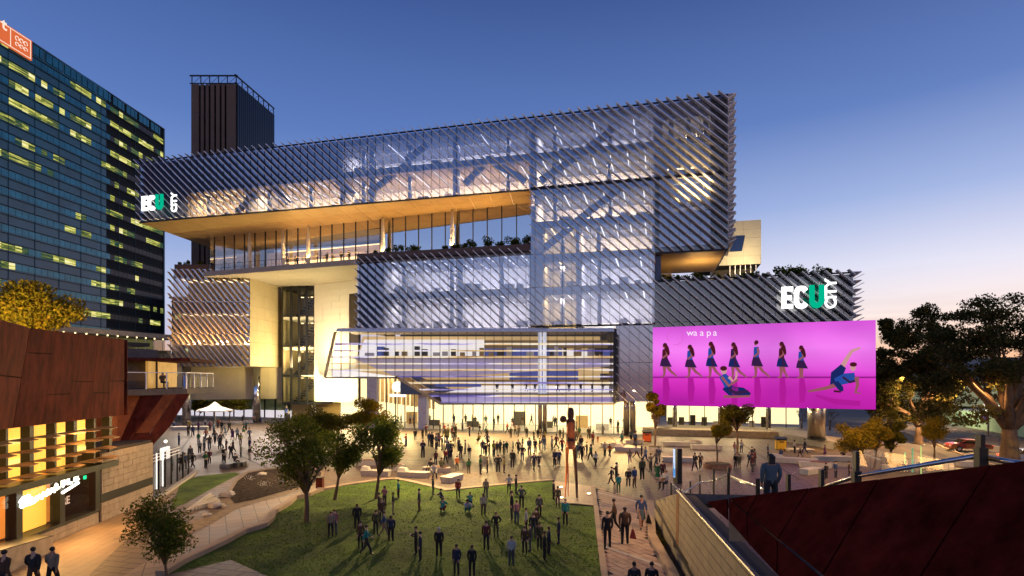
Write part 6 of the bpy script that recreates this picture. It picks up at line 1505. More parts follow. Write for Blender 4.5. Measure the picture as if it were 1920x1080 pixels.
# the lit strip and dark posts behind the umbrella
bk = thing('shop_front', 'pale lit shop front with dark posts behind the cafe umbrella', 'shop', G(430, 776))
BK = Fr(G(330, 778)[:2], G(640, 786)[:2])
m = MB(); m.fbox(BK, 0, BK.L, -1, 0, 0, 1.6); m.build('lit_wall', mat('front_lit', (.55, .5, .42), .6, emit=(.85, .78, .85), es=.8), bk)  # lit look of the wall comes from its own emission
m = MB(); m.fbox(BK, 0, BK.L, -1, -.4, 1.6, 4.6); m.build('upper_wall', mat('front_green', (.14, .17, .08), .7, var=.5, scale=.5), bk)
for i in range(16): m = MB(); s = BK.L * i / 16; m.fbox(BK, s, s + .22, .02, .25, 0, 4.6); m.build('post', M['black'], bk)
m = MB(); m.fbox(BK, 0, BK.L, -1, .5, 4.6, 4.8); m.build('lintel', M['darkmetal'], bk)
m = MB(); m.fbox(BK, BK.L * .73, BK.L, .3, .5, 0, 3.4); m.build('brown_screen', M['bronze'], bk)
# luggage-like stone cubes with a person resting
for x, y, lab in ((425, 878, 'left'), (440, 876, 'middle'), (450, 874, 'right')):
    p = G(x, y); t_ = thing('cube_bench', f'grey slatted cube seat, {lab} one of three on the plaza left of the lawn trees', 'seat', p, 'grey cube seats'); m = MB(); m.box((0, 0, .24), (1.0, .8, .44)); m.build('cube', M['darkmetal'], t_, local=True)
    m = MB(); [m.box((0, -.41, .06 + .09 * i), (1.0, .03, .05)) for i in range(5)]; m.build('slats', M['steel'], t_, local=True)
# dark timber bollard-like bin at the lawn wall
t_ = thing('litter_bin', 'dark square litter bin at the far tip of the lawn beside the water', 'bin', G(600, 920)); p = G(600, 920); m = MB(); m.box((p.x, p.y, .5), (.5, .5, 1.0)); m.build('body', M['corten'], t_); m = MB(); m.box((p.x, p.y, 1.04), (.56, .56, .06)); m.build('lid', M['black'], t_)
# boulders
def rock(px, py, r, lab):
    rs = np.random.RandomState(int(px)); m = MB(); m.ball((0, 0, 0), (r, r * .7, r * .45), 9, 6); m.v = [tuple(np.array(v) * (1 + .22 * (rs.rand() - .5))) for v in m.v]; o = m.build('boulder', M['conc'], None); o.location = G(px, py) + Vector((0, 0, r * .3)); tag(o, lab, 'rock')
rock(426, 931, .6, 'pale boulder at the stepped outfall left of the stream'); rock(402, 952, .5, 'flat pale boulder lower down beside the stepped outfall'); rock(492, 892, .45, 'small pale boulder in the stream under the big lawn tree'); rock(388, 968, .3, 'little boulder nearest the small dark tree')
# splash jets
m = MB(); rs = np.random.RandomState(4)
for cx_, cy_ in ((497, 912), (530, 905), (470, 900)):
    c = G(cx_, cy_)
    for i in range(60): a = rs.rand() * 6.28; r_ = rs.rand() * .6; h_ = rs.rand() * .35; m.ball((c.x + r_ * math.cos(a), c.y + r_ * math.sin(a), .05 + h_), .02, 4, 3)
m.build('water_spray', M['white'], None, kind='stuff')
# low plants in the garden bed
ch = []; rs = np.random.RandomState(9)
for i in range(60):
    t = rs.rand(); p = G(1229, 976).lerp(G(1292, 1120), t) ; p.x -= rs.rand() * (.15 + t * .4) + .1; leaves(ch, None, (p.x, p.y, .15), (.12, .12, .1), 26, .05, rs)
link('ground_cover', leaf_mesh('ground_cover', ch, M['leaf_o']), None, kind='stuff')

# ------------------------------------------------------------ cars
def make_car(paint, dark):
    t_ = bpy.data.objects.new('car', None); COL.objects.link(t_)
    pf = [(-2.2, .35), (-2.25, .75), (-1.9, .92), (-1.35, .98), (-.75, 1.42), (.55, 1.45), (1.25, 1.02), (2.0, .9), (2.22, .62), (2.2, .35)]
    def side(y, s): return [(x, y * s, z) for x, z in pf]
    m = MB(); m.hexa(side(-.86, 1), side(.86, 1)); m.build('body', paint, t_, local=True)
    m = MB(); g_ = [(-1.2, .98), (-.7, 1.36), (.5, 1.38), (1.1, 1.02)]
    m.hexa([(x, -.88, z) for x, z in g_], [(x, .88, z) for x, z in g_]); m.build('side_window', dark, t_, local=True)
    m = MB(); m.poly([(.57, -.75, 1.44), (1.27, -.8, 1.03), (1.27, .8, 1.03), (.57, .75, 1.44)]); m.v = [(x + .02, y, z + .02) for x, y, z in m.v]; m.build('windscreen', dark, t_, local=True)
    m = MB(); m.poly([(-.77, .75, 1.42), (-1.37, .8, 1.0), (-1.37, -.8, 1.0), (-.77, -.75, 1.42)]); m.v = [(x - .02, y, z + .02) for x, y, z in m.v]; m.build('rear_window', dark, t_, local=True)
    for x in (-1.4, 1.35):
        for y in (-.8, .8):
            m = MB(); m.tube([(x, y - .11, .33), (x, y + .11, .33)], .33, 14); w = m.build('wheel', M['black'], t_, local=True); m = MB(); yy = y + (.12 if y > 0 else -.12); m.tube([(x, yy - .01, .33), (x, yy + .01, .33)], .19, 10); m.build('rim', M['steel'], w, local=True)
    for y in (-.62, .62):
        m = MB(); m.box((2.2, y, .68), (.06, .36, .14)); m.build('headlight', M['white'], t_, local=True)
        m = MB(); m.box((-2.24, y, .72), (.06, .36, .15)); m.build('tail_light', emis('tail', (1, .05, .02), 6), t_, local=True)
    return t_
dark = mat('car_glass', (.01, .012, .015), .08, .2)
cw = make_car(mat('car_white', (.7, .7, .7), .25, coat=.5, var=.03), dark); tag(cw, 'white parked car on the raised car park behind the fig trunk', 'car', 'parked cars behind the green hoarding')
c0 = HF.w(HF.L * .35, -4.5, 2.6); cw.location = c0; ang = math.atan2(HF.e.y, HF.e.x); cw.rotation_euler = (0, 0, ang + R(60))
labs = ['white parked car left of the red street flag', 'white parked car right of the red street flag, beside the fig trunk', 'white parked car in the gap between the fig limbs', 'white parked car nearest the right edge of the car park']
for i in range(4):
    c_ = tree_copy(cw, HF.w(HF.L * (.35 + .14 * (i + 1)), -4.5 + .3 * i, 2.6), ang + R(60)); c_['label'] = labs[i]
cr = make_car(mat('car_red', (.30, .03, .02), .25, coat=.6, var=.03), dark); tag(cr, 'dark red car driving away with glowing tail lights on the road', 'car'); cr.location = G(1815, 846) + Vector((0, 0, .02)); cr.rotation_euler = (0, 0, R(168))
cs = make_car(mat('car_silver', (.4, .4, .42), .25, coat=.6, var=.03), dark); tag(cs, 'silver car at the right edge behind the fig trunk', 'car'); cs.location = G(1925, 868) + Vector((0, 0, .02)); cs.rotation_euler = (0, 0, R(-15))
lamp('AREA', G(1775, 838) + Vector((0, 0, 9)), 5200, (1, .55, .22), 2, aim=G(1775, 838)); lamp('AREA', G(1880, 868) + Vector((-2, 0, 8)), 350, (1, .55, .22), 2, aim=G(1870, 880)); lamp('AREA', G(1700, 800) + Vector((0, 0, 9)), 5200, (1, .55, .22), 2, aim=G(1700, 800))
lamp('POINT', G(1803, 843) + Vector((-1.5, -1, .9)), 60, (1, .35, .1), radius=.3)
# street poles
def pole(px, py, ytop, label, name='street_lamp', head=True, col_=M['alu'], w=.09, kind='lamp'):
    b = G(px, py); zt2 = H - (ytop - HY) / F * b.y; t_ = thing(name, label, kind, b); m = MB(); m.tube([(b.x, b.y, 0), (b.x, b.y, zt2)], w, 8); m.build('pole', col_, t_, smooth=True)
    if head:
        m = MB(); m.tube([(b.x, b.y, zt2), (b.x - .9, b.y - .2, zt2 + .15)], .05, 6); m.build('arm', col_, t_); m = MB(); m.ball((b.x - .9, b.y - .2, zt2 + .05), (.28, .2, .12), 10, 6); m.build('lamp_head', emis('street_glow', (1, .9, .65), 12), t_)
        lamp('POINT', (b.x - .9, b.y - .3, zt2 - .4), 420, (1, .78, .42), radius=.25)
    return t_, b, zt2
pole(1737, 812, 731, 'tall street lamp glowing white in the gap between the fig trees'); pole(1846, 806, 730, 'tall street lamp left of the giant fig trunk')
t_, b, z = pole(1853, 816, 740, 'pale pole with a red flag sign in front of the green hoarding', 'flag_pole', False, mat('pink_pole', (.6, .35, .3), .5), .12, 'sign')
m = MB(); m.box((b.x - .65, b.y, H - (782 - HY) / F * b.y), (1.1, .08, 1.6)); m.build('red_sign', mat('red_sign', (.5, .03, .03), .5), t_); m = MB(); m.box((b.x - .65, b.y - .06, H - (783 - HY) / F * b.y), (.5, .04, .6)); m.build('emblem', mat('sign_violet', (.5, .3, .6), .5), t_)
for x, y, yt, c_, lab in ((1697, 882, 848, (.4, .8, .35), 'leftmost short green glass post seen through the handrail'), (1711, 886, 840, (.15, .5, .3), 'middle short green glass post seen through the handrail'), (1727, 888, 836, (.55, .8, .3), 'rightmost tall green glass post seen through the handrail')):
    b = G(x, y); t_ = thing('glass_post', lab, 'post', b); m = MB(); m.box((b.x, b.y, (H - (yt - HY) / F * b.y) / 2), (.09, .09, H - (yt - HY) / F * b.y)); m.build('post_body', mat('post_green', c_, .3, emit=c_, es=.35), t_)
# fence of thin posts by the golden trees
fe = thing('low_fence', 'thin low fence with glass infill behind the right railing, around the golden trees', 'fence', G(1680, 880))
a, b = G(1632, 880), G(1790, 890); FF = Fr(a[:2], b[:2])
for i in range(16): s = FF.L * i / 15; m = MB(); m.fbox(FF, s - .025, s + .025, 0, .05, 0, 1.2); m.build('post', M['steel'], fe)
m = MB(); m.fbox(FF, 0, FF.L, 0, .05, 1.2, 1.25); m.build('top_rail', M['steel'], fe)
# added warm area lamps over the right side of the square, without fixtures
for px, py, z, e_ in ((1300, 860, 7, 600), (1420, 850, 7, 700), (1560, 850, 7.5, 900), (1640, 905, 7, 700), (1700, 840, 8, 900), (1850, 900, 7, 600), (1180, 850, 7, 500)):
    lamp('AREA', G(px, py, z) if 0 else G(px, py) + Vector((0, 0, z)), e_ * 1.0, (1, .56, .20), .35, aim=G(px, py) + Vector((0, 1.5, 0)))
lamp('AREA', Vector((-6, 52, 9)), 4600, (1, .68, .30), .4, aim=Vector((-4, 40, 0)))  # added unseen lamps over the lawn, path and pool
lamp('AREA', Vector((9, 30, 7)), 420, (1, .58, .28), .35, aim=Vector((6.2, 34, 0)))
lamp('AREA', Vector((-19, 52, 8)), 1500, (1, .62, .28), .4, aim=Vector((-19, 50, 0)))
lamp('SPOT', Vector((-33, 37, 12.2)), 5000, (1, .75, .25), aim=P(60, 570, 44), spot=80)
# ------------------------------------------------------------ people
def V(*a): return Vector(a)
def pose(kind):
    J = dict(pel=V(0, 0, .93), sp=V(0, 0, 1.12), ch=V(0, 0, 1.33), nk=V(0, -.005, 1.47), hd=V(0, -.02, 1.58), ht=V(0, -.005, 1.67), fc=V(0, -.075, 1.585))
    for s, q in ((-1, 'l'), (1, 'r')):
        J['hip' + q] = V(.095 * s, 0, .87); J['kn' + q] = V(.105 * s, -.01, .48); J['an' + q] = V(.11 * s, .02, .09); J['to' + q] = V(.125 * s, -.13, .035)
        J['sh' + q] = V(.185 * s, 0, 1.39); J['el' + q] = V(.222 * s, .03, 1.13); J['wr' + q] = V(.195 * s, -.05, .90); J['ha' + q] = V(.185 * s, -.08, .82)
    if kind == 'hips':
        for s, q in ((-1, 'l'), (1, 'r')): J['el' + q] = V(.32 * s, .07, 1.15); J['wr' + q] = V(.19 * s, -.06, .99); J['ha' + q] = V(.13 * s, -.1, .97)
    if kind == 'phone':
        for s, q in ((-1, 'l'), (1, 'r')): J['el' + q] = V(.23 * s, -.04, 1.13); J['wr' + q] = V(.10 * s, -.27, 1.2); J['ha' + q] = V(.05 * s, -.33, 1.24)
    if kind in ('walk', 'stride'):
        a = 1 if kind == 'walk' else 1.35
        J['knl'] = V(-.1, -.17 * a, .50); J['anl'] = V(-.1, -.27 * a, .1); J['tol'] = V(-.11, -.42 * a, .06)
        J['knr'] = V(.1, .06, .49); J['anr'] = V(.11, .33 * a, .14); J['tor'] = V(.12, .22 * a, .045)
        J['ell'] = V(-.24, .12, 1.14); J['wrl'] = V(-.22, .16, .91); J['hal'] = V(-.21, .14, .83); J['elr'] = V(.24, -.08, 1.13); J['wrr'] = V(.2, -.25, .97); J['har'] = V(.18, -.31, .92)
    if kind == 'sit':
        for k in J: J[k] = J[k] - V(0, 0, .40)
        for s, q in ((-1, 'l'), (1, 'r')): J['kn' + q] = V(.13 * s, -.44, .50); J['an' + q] = V(.13 * s, -.42, .09); J['to' + q] = V(.14 * s, -.58, .035); J['wr' + q] = V(.13 * s, -.28, .62); J['ha' + q] = V(.11 * s, -.34, .58); J['el' + q] = V(.25 * s, -.05, .76)
    if kind == 'crouch':
        for k in J: J[k] = J[k] - V(0, 0, .66)
        for k in ('sp', 'ch', 'nk', 'hd', 'ht', 'fc', 'shl', 'shr'): J[k] = J[k] + V(0, -.22, -.05)
        for s, q in ((-1, 'l'), (1, 'r')): J['kn' + q] = V(.17 * s, -.36, .42); J['an' + q] = V(.12 * s, -.08, .09); J['to' + q] = V(.13 * s, -.24, .035); J['el' + q] = V(.25 * s, -.4, .5); J['wr' + q] = V(.1 * s, -.52, .5); J['ha' + q] = V(.05 * s, -.57, .5)
    return J
RAD = dict(pel=(.155, .125), sp=(.145, .115), ch=(.18, .125), nk=(.055, .055), hd=(.078, .085), ht=(.06, .065), fc=(.03, .03), hip=(.10, .10), kn=(.072, .072), an=(.052, .055), to=(.038, .03), sh=(.07, .07), el=(.055, .055), wr=(.04, .04), ha=(.036, .024))
def body_mesh(kind):
    J = pose(kind); names = list(J); ix = {k: i for i, k in enumerate(names)}; vs = [J[k] for k in names]; rad = [RAD[k[:-1]] if k[-1] in 'lr' and k[:-1] in RAD else RAD[k] for k in names]
    E = [('pel', 'sp'), ('sp', 'ch'), ('ch', 'nk'), ('nk', 'hd'), ('hd', 'ht'), ('hd', 'fc')]
    for q in 'lr': E += [('pel', 'hip' + q), ('hip' + q, 'kn' + q), ('kn' + q, 'an' + q), ('an' + q, 'to' + q), ('ch', 'sh' + q), ('sh' + q, 'el' + q), ('el' + q, 'wr' + q), ('wr' + q, 'ha' + q)]
    lab = {}
    for a, b in E: lab[(a, b)] = 0 if a in ('nk', 'hd', 'ch') and b in ('hd', 'ht', 'fc', 'nk') else 0 if a[:2] == 'wr' else 1 if a[:2] in ('ch', 'sp', 'sh', 'el') or (a, b) == ('pel', 'sp') else 3 if a[:2] == 'an' else 2
    edges = [(ix[a], ix[b]) for a, b in E]
    for q in 'lr':                                  # thumb and fingers
        h, w_ = J['ha' + q], J['wr' + q]; d = (h - w_).normalized(); sd = d.orthogonal().normalized(); s = -1 if q == 'l' else 1
        sd = (V(0, -1, 0) - d * V(0, -1, 0).dot(d)).normalized()
        k = len(vs); vs += [h + sd * .045 + d * .01]; rad += [(.011, .011)]; edges.append((ix['ha' + q], k))
        for f_ in range(4): k = len(vs); vs += [h + d * (.075 + .012 * (f_ in (1, 2))) + sd * (.028 - f_ * .018)]; rad += [(.010, .010)]; edges.append((ix['ha' + q], k))
    me = bpy.data.meshes.new('b'); me.from_pydata([tuple(v) for v in vs], edges, []); o = bpy.data.objects.new('b', me); COL.objects.link(o)
    md = o.modifiers.new('s', 'SKIN'); md.use_smooth_shade = True; md.branch_smoothing = .4
    for i, r_ in enumerate(rad): me.skin_vertices[0].data[i].radius = r_
    me.skin_vertices[0].data[0].use_root = True
    sb = o.modifiers.new('u', 'SUBSURF'); sb.levels = 1; sb.render_levels = 1
    bpy.context.view_layer.update(); dg = bpy.context.evaluated_depsgraph_get(); out = bpy.data.meshes.new_from_object(o.evaluated_get(dg)); bpy.data.objects.remove(o); out.name = 'person'
    segs = [(vs[ix[a]], vs[ix[b]], lab[(a, b)]) for a, b in E]
    mi = []
    for p in out.polygons:
        c = p.center; best = 9; bi = 1
        for a, b, l in segs:
            ab = b - a; t = max(0, min(1, (c - a).dot(ab) / ab.length_squared)); dd = (c - (a + ab * t)).length
            if dd < best: best = dd; bi = l
        mi.append(bi)
    out.materials.clear()
    for i in range(4): out.materials.append(None)
    out.polygons.foreach_set('material_index', mi); out.shade_smooth(); return out, J
hairs = {}
def hair_mesh(J, long_):
    m = MB(); h = J['hd']; m.ball((h.x, h.y + .018, h.z + .045), (.088, .10, .085), 10, 6)
    if long_: m.hexa([(h.x - .07, h.y + .02, h.z - .16), (h.x + .07, h.y + .02, h.z - .16), (h.x + .07, h.y + .1, h.z - .16), (h.x - .07, h.y + .1, h.z - .16)], [(h.x - .08, h.y + .02, h.z + .06), (h.x + .08, h.y + .02, h.z + .06), (h.x + .08, h.y + .1, h.z + .06), (h.x - .08, h.y + .1, h.z + .06)])
    return m.mesh('hair')
def skirt_mesh(J, long_):
    m = MB(); p = J['pel']; z1 = p.z + .06; z0 = p.z - (.62 if long_ else .42)
    st = [(z1, .135, .115), (p.z - .08, .17, .15), (z0, .24, .21)]; n = 12
    for z, a, b in st:
        for j in range(n): t = 2 * math.pi * j / n; m.v.append((p.x + a * math.cos(t), p.y + b * math.sin(t), z))
    for i in range(2):
        for j in range(n): q = (j + 1) % n; m.f.append(((i + 1) * n + j, (i + 1) * n + q, i * n + q, i * n + j)); m.m.append(0)
    return m.mesh('skirt')
BOD = {}
for k in ('stand', 'hips', 'phone', 'walk', 'stride', 'sit', 'crouch'):
    me, J = body_mesh(k); BOD[k] = (me, J, hair_mesh(J, False), hair_mesh(J, True), skirt_mesh(J, False), skirt_mesh(J, True))
def cloth(n, c): return mat('cloth_' + n, c, .85, var=.15, scale=6)
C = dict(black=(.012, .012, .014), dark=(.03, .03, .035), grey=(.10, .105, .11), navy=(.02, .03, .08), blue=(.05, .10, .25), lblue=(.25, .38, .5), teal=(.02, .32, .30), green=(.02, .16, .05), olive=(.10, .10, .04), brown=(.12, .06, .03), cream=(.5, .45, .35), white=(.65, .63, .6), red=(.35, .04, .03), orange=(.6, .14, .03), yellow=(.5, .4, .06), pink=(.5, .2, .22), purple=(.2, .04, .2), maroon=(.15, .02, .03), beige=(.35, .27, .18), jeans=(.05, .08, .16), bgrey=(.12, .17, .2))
CM = {k: cloth(k, tuple(x * .62 for x in v)) for k, v in C.items()}  # all clothes darkened evenly; backlit shade is put into their colour
WORD = dict(lblue='sky', bgrey='slate', dark='charcoal', beige='beige', cream='cream', jeans='denim')
SK = [mat('skin_%d' % i, c, .6, var=.05) for i, c in enumerate(((.5, .3, .2), (.38, .2, .12), (.16, .08, .05)))]
HR = [mat('hair_%d' % i, c, .6) for i, c in enumerate(((.015, .01, .008), (.06, .03, .015), (.25, .15, .06), (.5, .48, .45)))]
LM = [('the tall sculpture', 1070, 930), ('the digital kiosk', 1268, 905), ('the orange bin', 1213, 828), ('the yellow bin', 1463, 843), ('the cafe umbrella', 403, 800), ('the biggest lawn tree', 575, 980), ('the rightmost lawn tree', 705, 938), ('the wedge bench', 848, 900), ('the glowing oval sign', 745, 800), ('the small round tree', 1345, 868), ('the stone entrance', 320, 900), ('the cube seats', 435, 875), ('the narrow golden tree', 1228, 840), ('the right steps', 1260, 945), ('the lawn middle', 860, 1000), ('the lower lawn edge', 940, 1070), ('the lobby doors', 1000, 810), ('the right railing', 1580, 890)]
ppl = []
def person(px, py, h, top, bot, kind='stand', zone='plaza', skirt=0, hair=0, long_=0, face=None, z=0.0, skin=0, extra=None, s=None, Y=None):
    ppl.append(dict(px=px, py=py, h=h, top=top, bot=bot, kind=kind, zone=zone, skirt=skirt, hair=hair, long_=long_, face=face, z=z, skin=skin, extra=extra, s=s, Y=Y))
LP = 'left plaza'
for a in [(335.5, 835, 23, 'blue', 'navy'), (336, 794, 14, 'dark', 'dark'), (326, 805, 16, 'blue', 'blue', 'walk'), (361.5, 819, 22, 'blue', 'navy', 'walk'), (372, 810, 20, 'purple', 'navy'), (372, 833, 22, 'green', 'grey'), (374.5, 849.5, 21, 'cream', 'black'), (393, 843, 27, 'brown', 'navy', 'stride'), (403, 833, 26, 'grey', 'black', 'walk'), (394, 808.6, 20, 'pink', 'navy'), (401, 816, 26, 'lblue', 'bgrey'), (409, 803, 18, 'orange', 'dark'), (416, 810, 22, 'dark', 'black'), (422, 816, 24, 'white', 'lblue', 'walk'), (430, 812, 24, 'olive', 'dark', 'stride'), (414.7, 839, 31, 'navy', 'grey', 'stride'), (436, 826, 22, 'purple', 'purple', 'walk'), (445, 826, 24, 'white', 'black', 'stride'), (457, 816, 22, 'green', 'green', 'walk'), (461, 803, 17, 'white', 'dark'), (476, 793, 12, 'orange', 'dark'), (488.6, 794, 14, 'blue', 'navy'), (455, 792, 12, 'olive', 'olive'),
          (357, 868, 33, 'grey', 'grey'), (362, 877, 28, 'black', 'brown', 'walk'), (386, 879, 33, 'green', 'black', 'hips'), (393, 869.6, 27, 'maroon', 'black'), (418.6, 866, 28, 'black', 'black'), (422.5, 870, 28, 'cream', 'dark', 'phone'), (424.5, 845, 20, 'brown', 'brown'), (433, 861, 30, 'black', 'black', 'walk'), (437, 847.6, 23, 'brown', 'dark', 'walk'), (451.6, 858, 22, 'olive', 'black'), (468, 844, 18, 'navy', 'navy'), (468, 862, 22, 'black', 'cream'), (339.5, 886, 34, 'black', 'black'), (346.6, 880.6, 32, 'blue', 'dark'), (323, 885, 30, 'teal', 'dark'), (385, 800, 14, 'white', 'navy'), (352, 803, 16, 'dark', 'dark')]: person(*a, zone=LP)
CP = 'middle of the plaza'
for a in [(793, 859, 35, 'navy', 'dark', 'phone'), (792.5, 823, 20, 'olive', 'olive'), (805.7, 837.5, 28, 'bgrey', 'grey'), (810, 839.6, 32, 'dark', 'dark'), (818, 843, 34, 'bgrey', 'navy'), (823, 839, 27, 'pink', 'dark'), (829, 844.4, 28, 'dark', 'grey'), (836, 832, 28, 'yellow', 'dark'), (840.4, 822, 27, 'yellow', 'olive', 'phone'), (825, 812, 20, 'dark', 'grey'), (854, 819.4, 24, 'olive', 'olive'), (866.8, 808, 22, 'lblue', 'dark'), (894.6, 828, 19, 'yellow', 'olive', 'crouch'), (913, 823.6, 20, 'olive', 'cream'), (973.8, 812.5, 18, 'white', 'grey'), (987.6, 821, 21, 'olive', 'dark'), (860, 847, 27, 'grey', 'dark'), (864, 860.4, 29, 'dark', 'dark'), (872.4, 851.4, 27, 'cream', 'bgrey'), (878.6, 848, 14, 'lblue', 'dark'), (880, 860, 22, 'black', 'cream'), (841, 859, 31, 'bgrey', 'navy'), (845, 858, 32, 'dark', 'dark'), (905, 853, 29, 'grey', 'grey'), (911, 855.6, 25, 'dark', 'dark'), (917.5, 854, 28, 'black', 'black', 'hips'), (932, 853.5, 26, 'grey', 'grey'), (938, 850, 26, 'grey', 'olive'), (944.6, 855, 28, 'dark', 'dark'), (950, 850, 22, 'green', 'dark'), (962, 842, 15, 'lblue', 'dark'), (971.7, 852, 28, 'olive', 'black', 'walk'), (979.3, 865, 31, 'dark', 'jeans', 'hips'), (980, 836, 16, 'green', 'green'), (992.5, 853.5, 36, 'bgrey', 'grey'), (1012, 845, 24, 'dark', 'brown'), (901, 890, 38, 'green', 'black', 'hips'), (914, 887.5, 31, 'brown', 'black', 'hips'), (934, 886, 34, 'black', 'black', 'hips'), (945, 887.5, 32, 'yellow', 'brown'), (961, 877.8, 35, 'black', 'black'), (1001, 884, 35, 'navy', 'dark', 'walk'), (1011, 877.8, 28, 'grey', 'dark', 'stride'), (835.6, 871.5, 31, 'red', 'dark', 'walk'), (817, 872, 27, 'maroon', 'black'), (857, 883, 26, 'orange', 'black'), (879, 889, 24, 'green', 'olive'),
          (1001, 825, 17, 'dark', 'dark'), (1008.5, 822, 17, 'dark', 'navy'), (1013, 822, 16, 'black', 'brown'), (1021.7, 830, 24, 'yellow', 'dark'), (1019.6, 846, 29, 'bgrey', 'lblue'), (1035, 845, 28, 'white', 'grey'), (1050, 822, 18, 'olive', 'dark'), (1056, 822, 20, 'beige', 'grey'), (1040.4, 875, 33, 'navy', 'black'), (1048, 872, 29, 'blue', 'navy', 'phone'), (1080.7, 811, 20, 'white', 'dark'), (1103.6, 823.6, 23, 'olive', 'olive'), (1113, 825, 18, 'dark', 'brown'), (1131, 814.6, 16, 'white', 'white'), (1121, 830.6, 14, 'orange', 'orange'), (1084, 859.7, 30, 'bgrey', 'bgrey'), (1091, 864, 33, 'dark', 'black', 'stride'), (1087.6, 830, 18, 'yellow', 'grey'), (1107.8, 864, 31, 'green', 'black', 'walk'), (1116.8, 875, 29, 'white', 'black', 'walk'), (1134, 856, 28, 'cream', 'black'), (1143, 857, 25, 'orange', 'black', 'walk')]: person(*a, zone=CP)
for a in [(851, 797, 22, 'navy', 'dark'), (891, 801, 24, 'black', 'grey'), (911, 799, 26, 'green', 'cream', 'stride'), (934, 796, 22, 'dark', 'dark'), (926, 803, 21, 'brown', 'olive'), (961, 800, 18, 'grey', 'red'), (996.6, 797, 24, 'brown', 'brown', 'walk'), (1003.6, 796, 24, 'olive', 'olive', 'walk'), (980, 799, 20, 'brown', 'beige'), (1038, 799, 20, 'white', 'black'), (1042, 801, 20, 'black', 'grey'), (1093, 801, 24, 'grey', 'grey'), (1118, 798, 22, 'olive', 'olive'), (1145, 802, 20, 'dark', 'dark'), (1159, 811, 26, 'dark', 'grey'), (1170, 802, 20, 'green', 'dark'), (1183.5, 811, 26, 'bgrey', 'navy'), (769, 796, 20, 'white', 'maroon', 'walk'), (776, 799, 22, 'navy', 'black'), (793, 797, 20, 'lblue', 'black'), (806, 795, 18, 'cream', 'brown'), (752, 795, 18, 'teal', 'dark'), (873, 796, 20, 'olive', 'dark'), (885, 794, 16, 'yellow', 'dark')]: person(*a, zone='lobby')
RP = 'right plaza'
for a in [(1181, 869, 27, 'beige', 'purple', 'stride'), (1193, 859, 24, 'white', 'black', 'stride'), (1203, 857, 26, 'navy', 'dark'), (1210, 868, 30, 'lblue', 'blue', 'walk'), (1204, 900, 42, 'olive', 'black'), (1146.7, 909, 34, 'dark', 'black', 'walk'), (1156, 905, 38, 'brown', 'black', 'phone'), (1160, 925, 37, 'teal', 'green'), (1178, 912.7, 35, 'black', 'black'), (1189.5, 914.6, 40, 'blue', 'brown'), (1233, 905, 38, 'green', 'green'), (1243, 900, 36, 'maroon', 'black'),
          (1303, 883, 34, 'dark', 'dark', 'walk'), (1313, 880, 31, 'brown', 'black', 'walk'), (1377.5, 853, 25, 'pink', 'white'), (1390, 849.6, 25, 'white', 'navy'), (1379, 878, 28, 'black', 'black'), (1386, 879, 27, 'olive', 'olive'), (1410, 867, 30, 'navy', 'dark'), (1405, 877, 30, 'grey', 'black', 'walk'), (1440, 858, 26, 'bgrey', 'dark'), (1464, 866.4, 26, 'blue', 'navy', 'hips'), (1490, 850.5, 26, 'white', 'black'), (1500.5, 858, 20, 'cream', 'brown', 'walk'), (1509, 851, 28, 'navy', 'navy', 'walk'), (1546.5, 858.5, 22, 'purple', 'purple'), (1585, 860, 16, 'black', 'black', 'crouch'), (1567, 897, 33, 'blue', 'navy'), (1549, 899, 26, 'dark', 'black'), (1592, 895, 30, 'brown', 'black')]: person(*a, zone=RP)
PA = 'paved path'
person(1151, 996.7, 62, 'brown', 'black', 'walk', PA); person(1139, 1028, 70, 'black', 'black', 'stand', PA, face=0); person(1171.6, 1021.6, 78, 'brown', 'black', 'stand', PA, face=0, extra='bag_red'); person(1202.5, 991.6, 64, 'blue', 'bgrey', 'walk', PA, skirt=1, extra='bag'); person(1189, 1138, 85, 'dark', 'dark', 'stand', PA); person(1222, 1138, 85, 'black', 'dark', 'stand', PA)
LA = 'lawn'
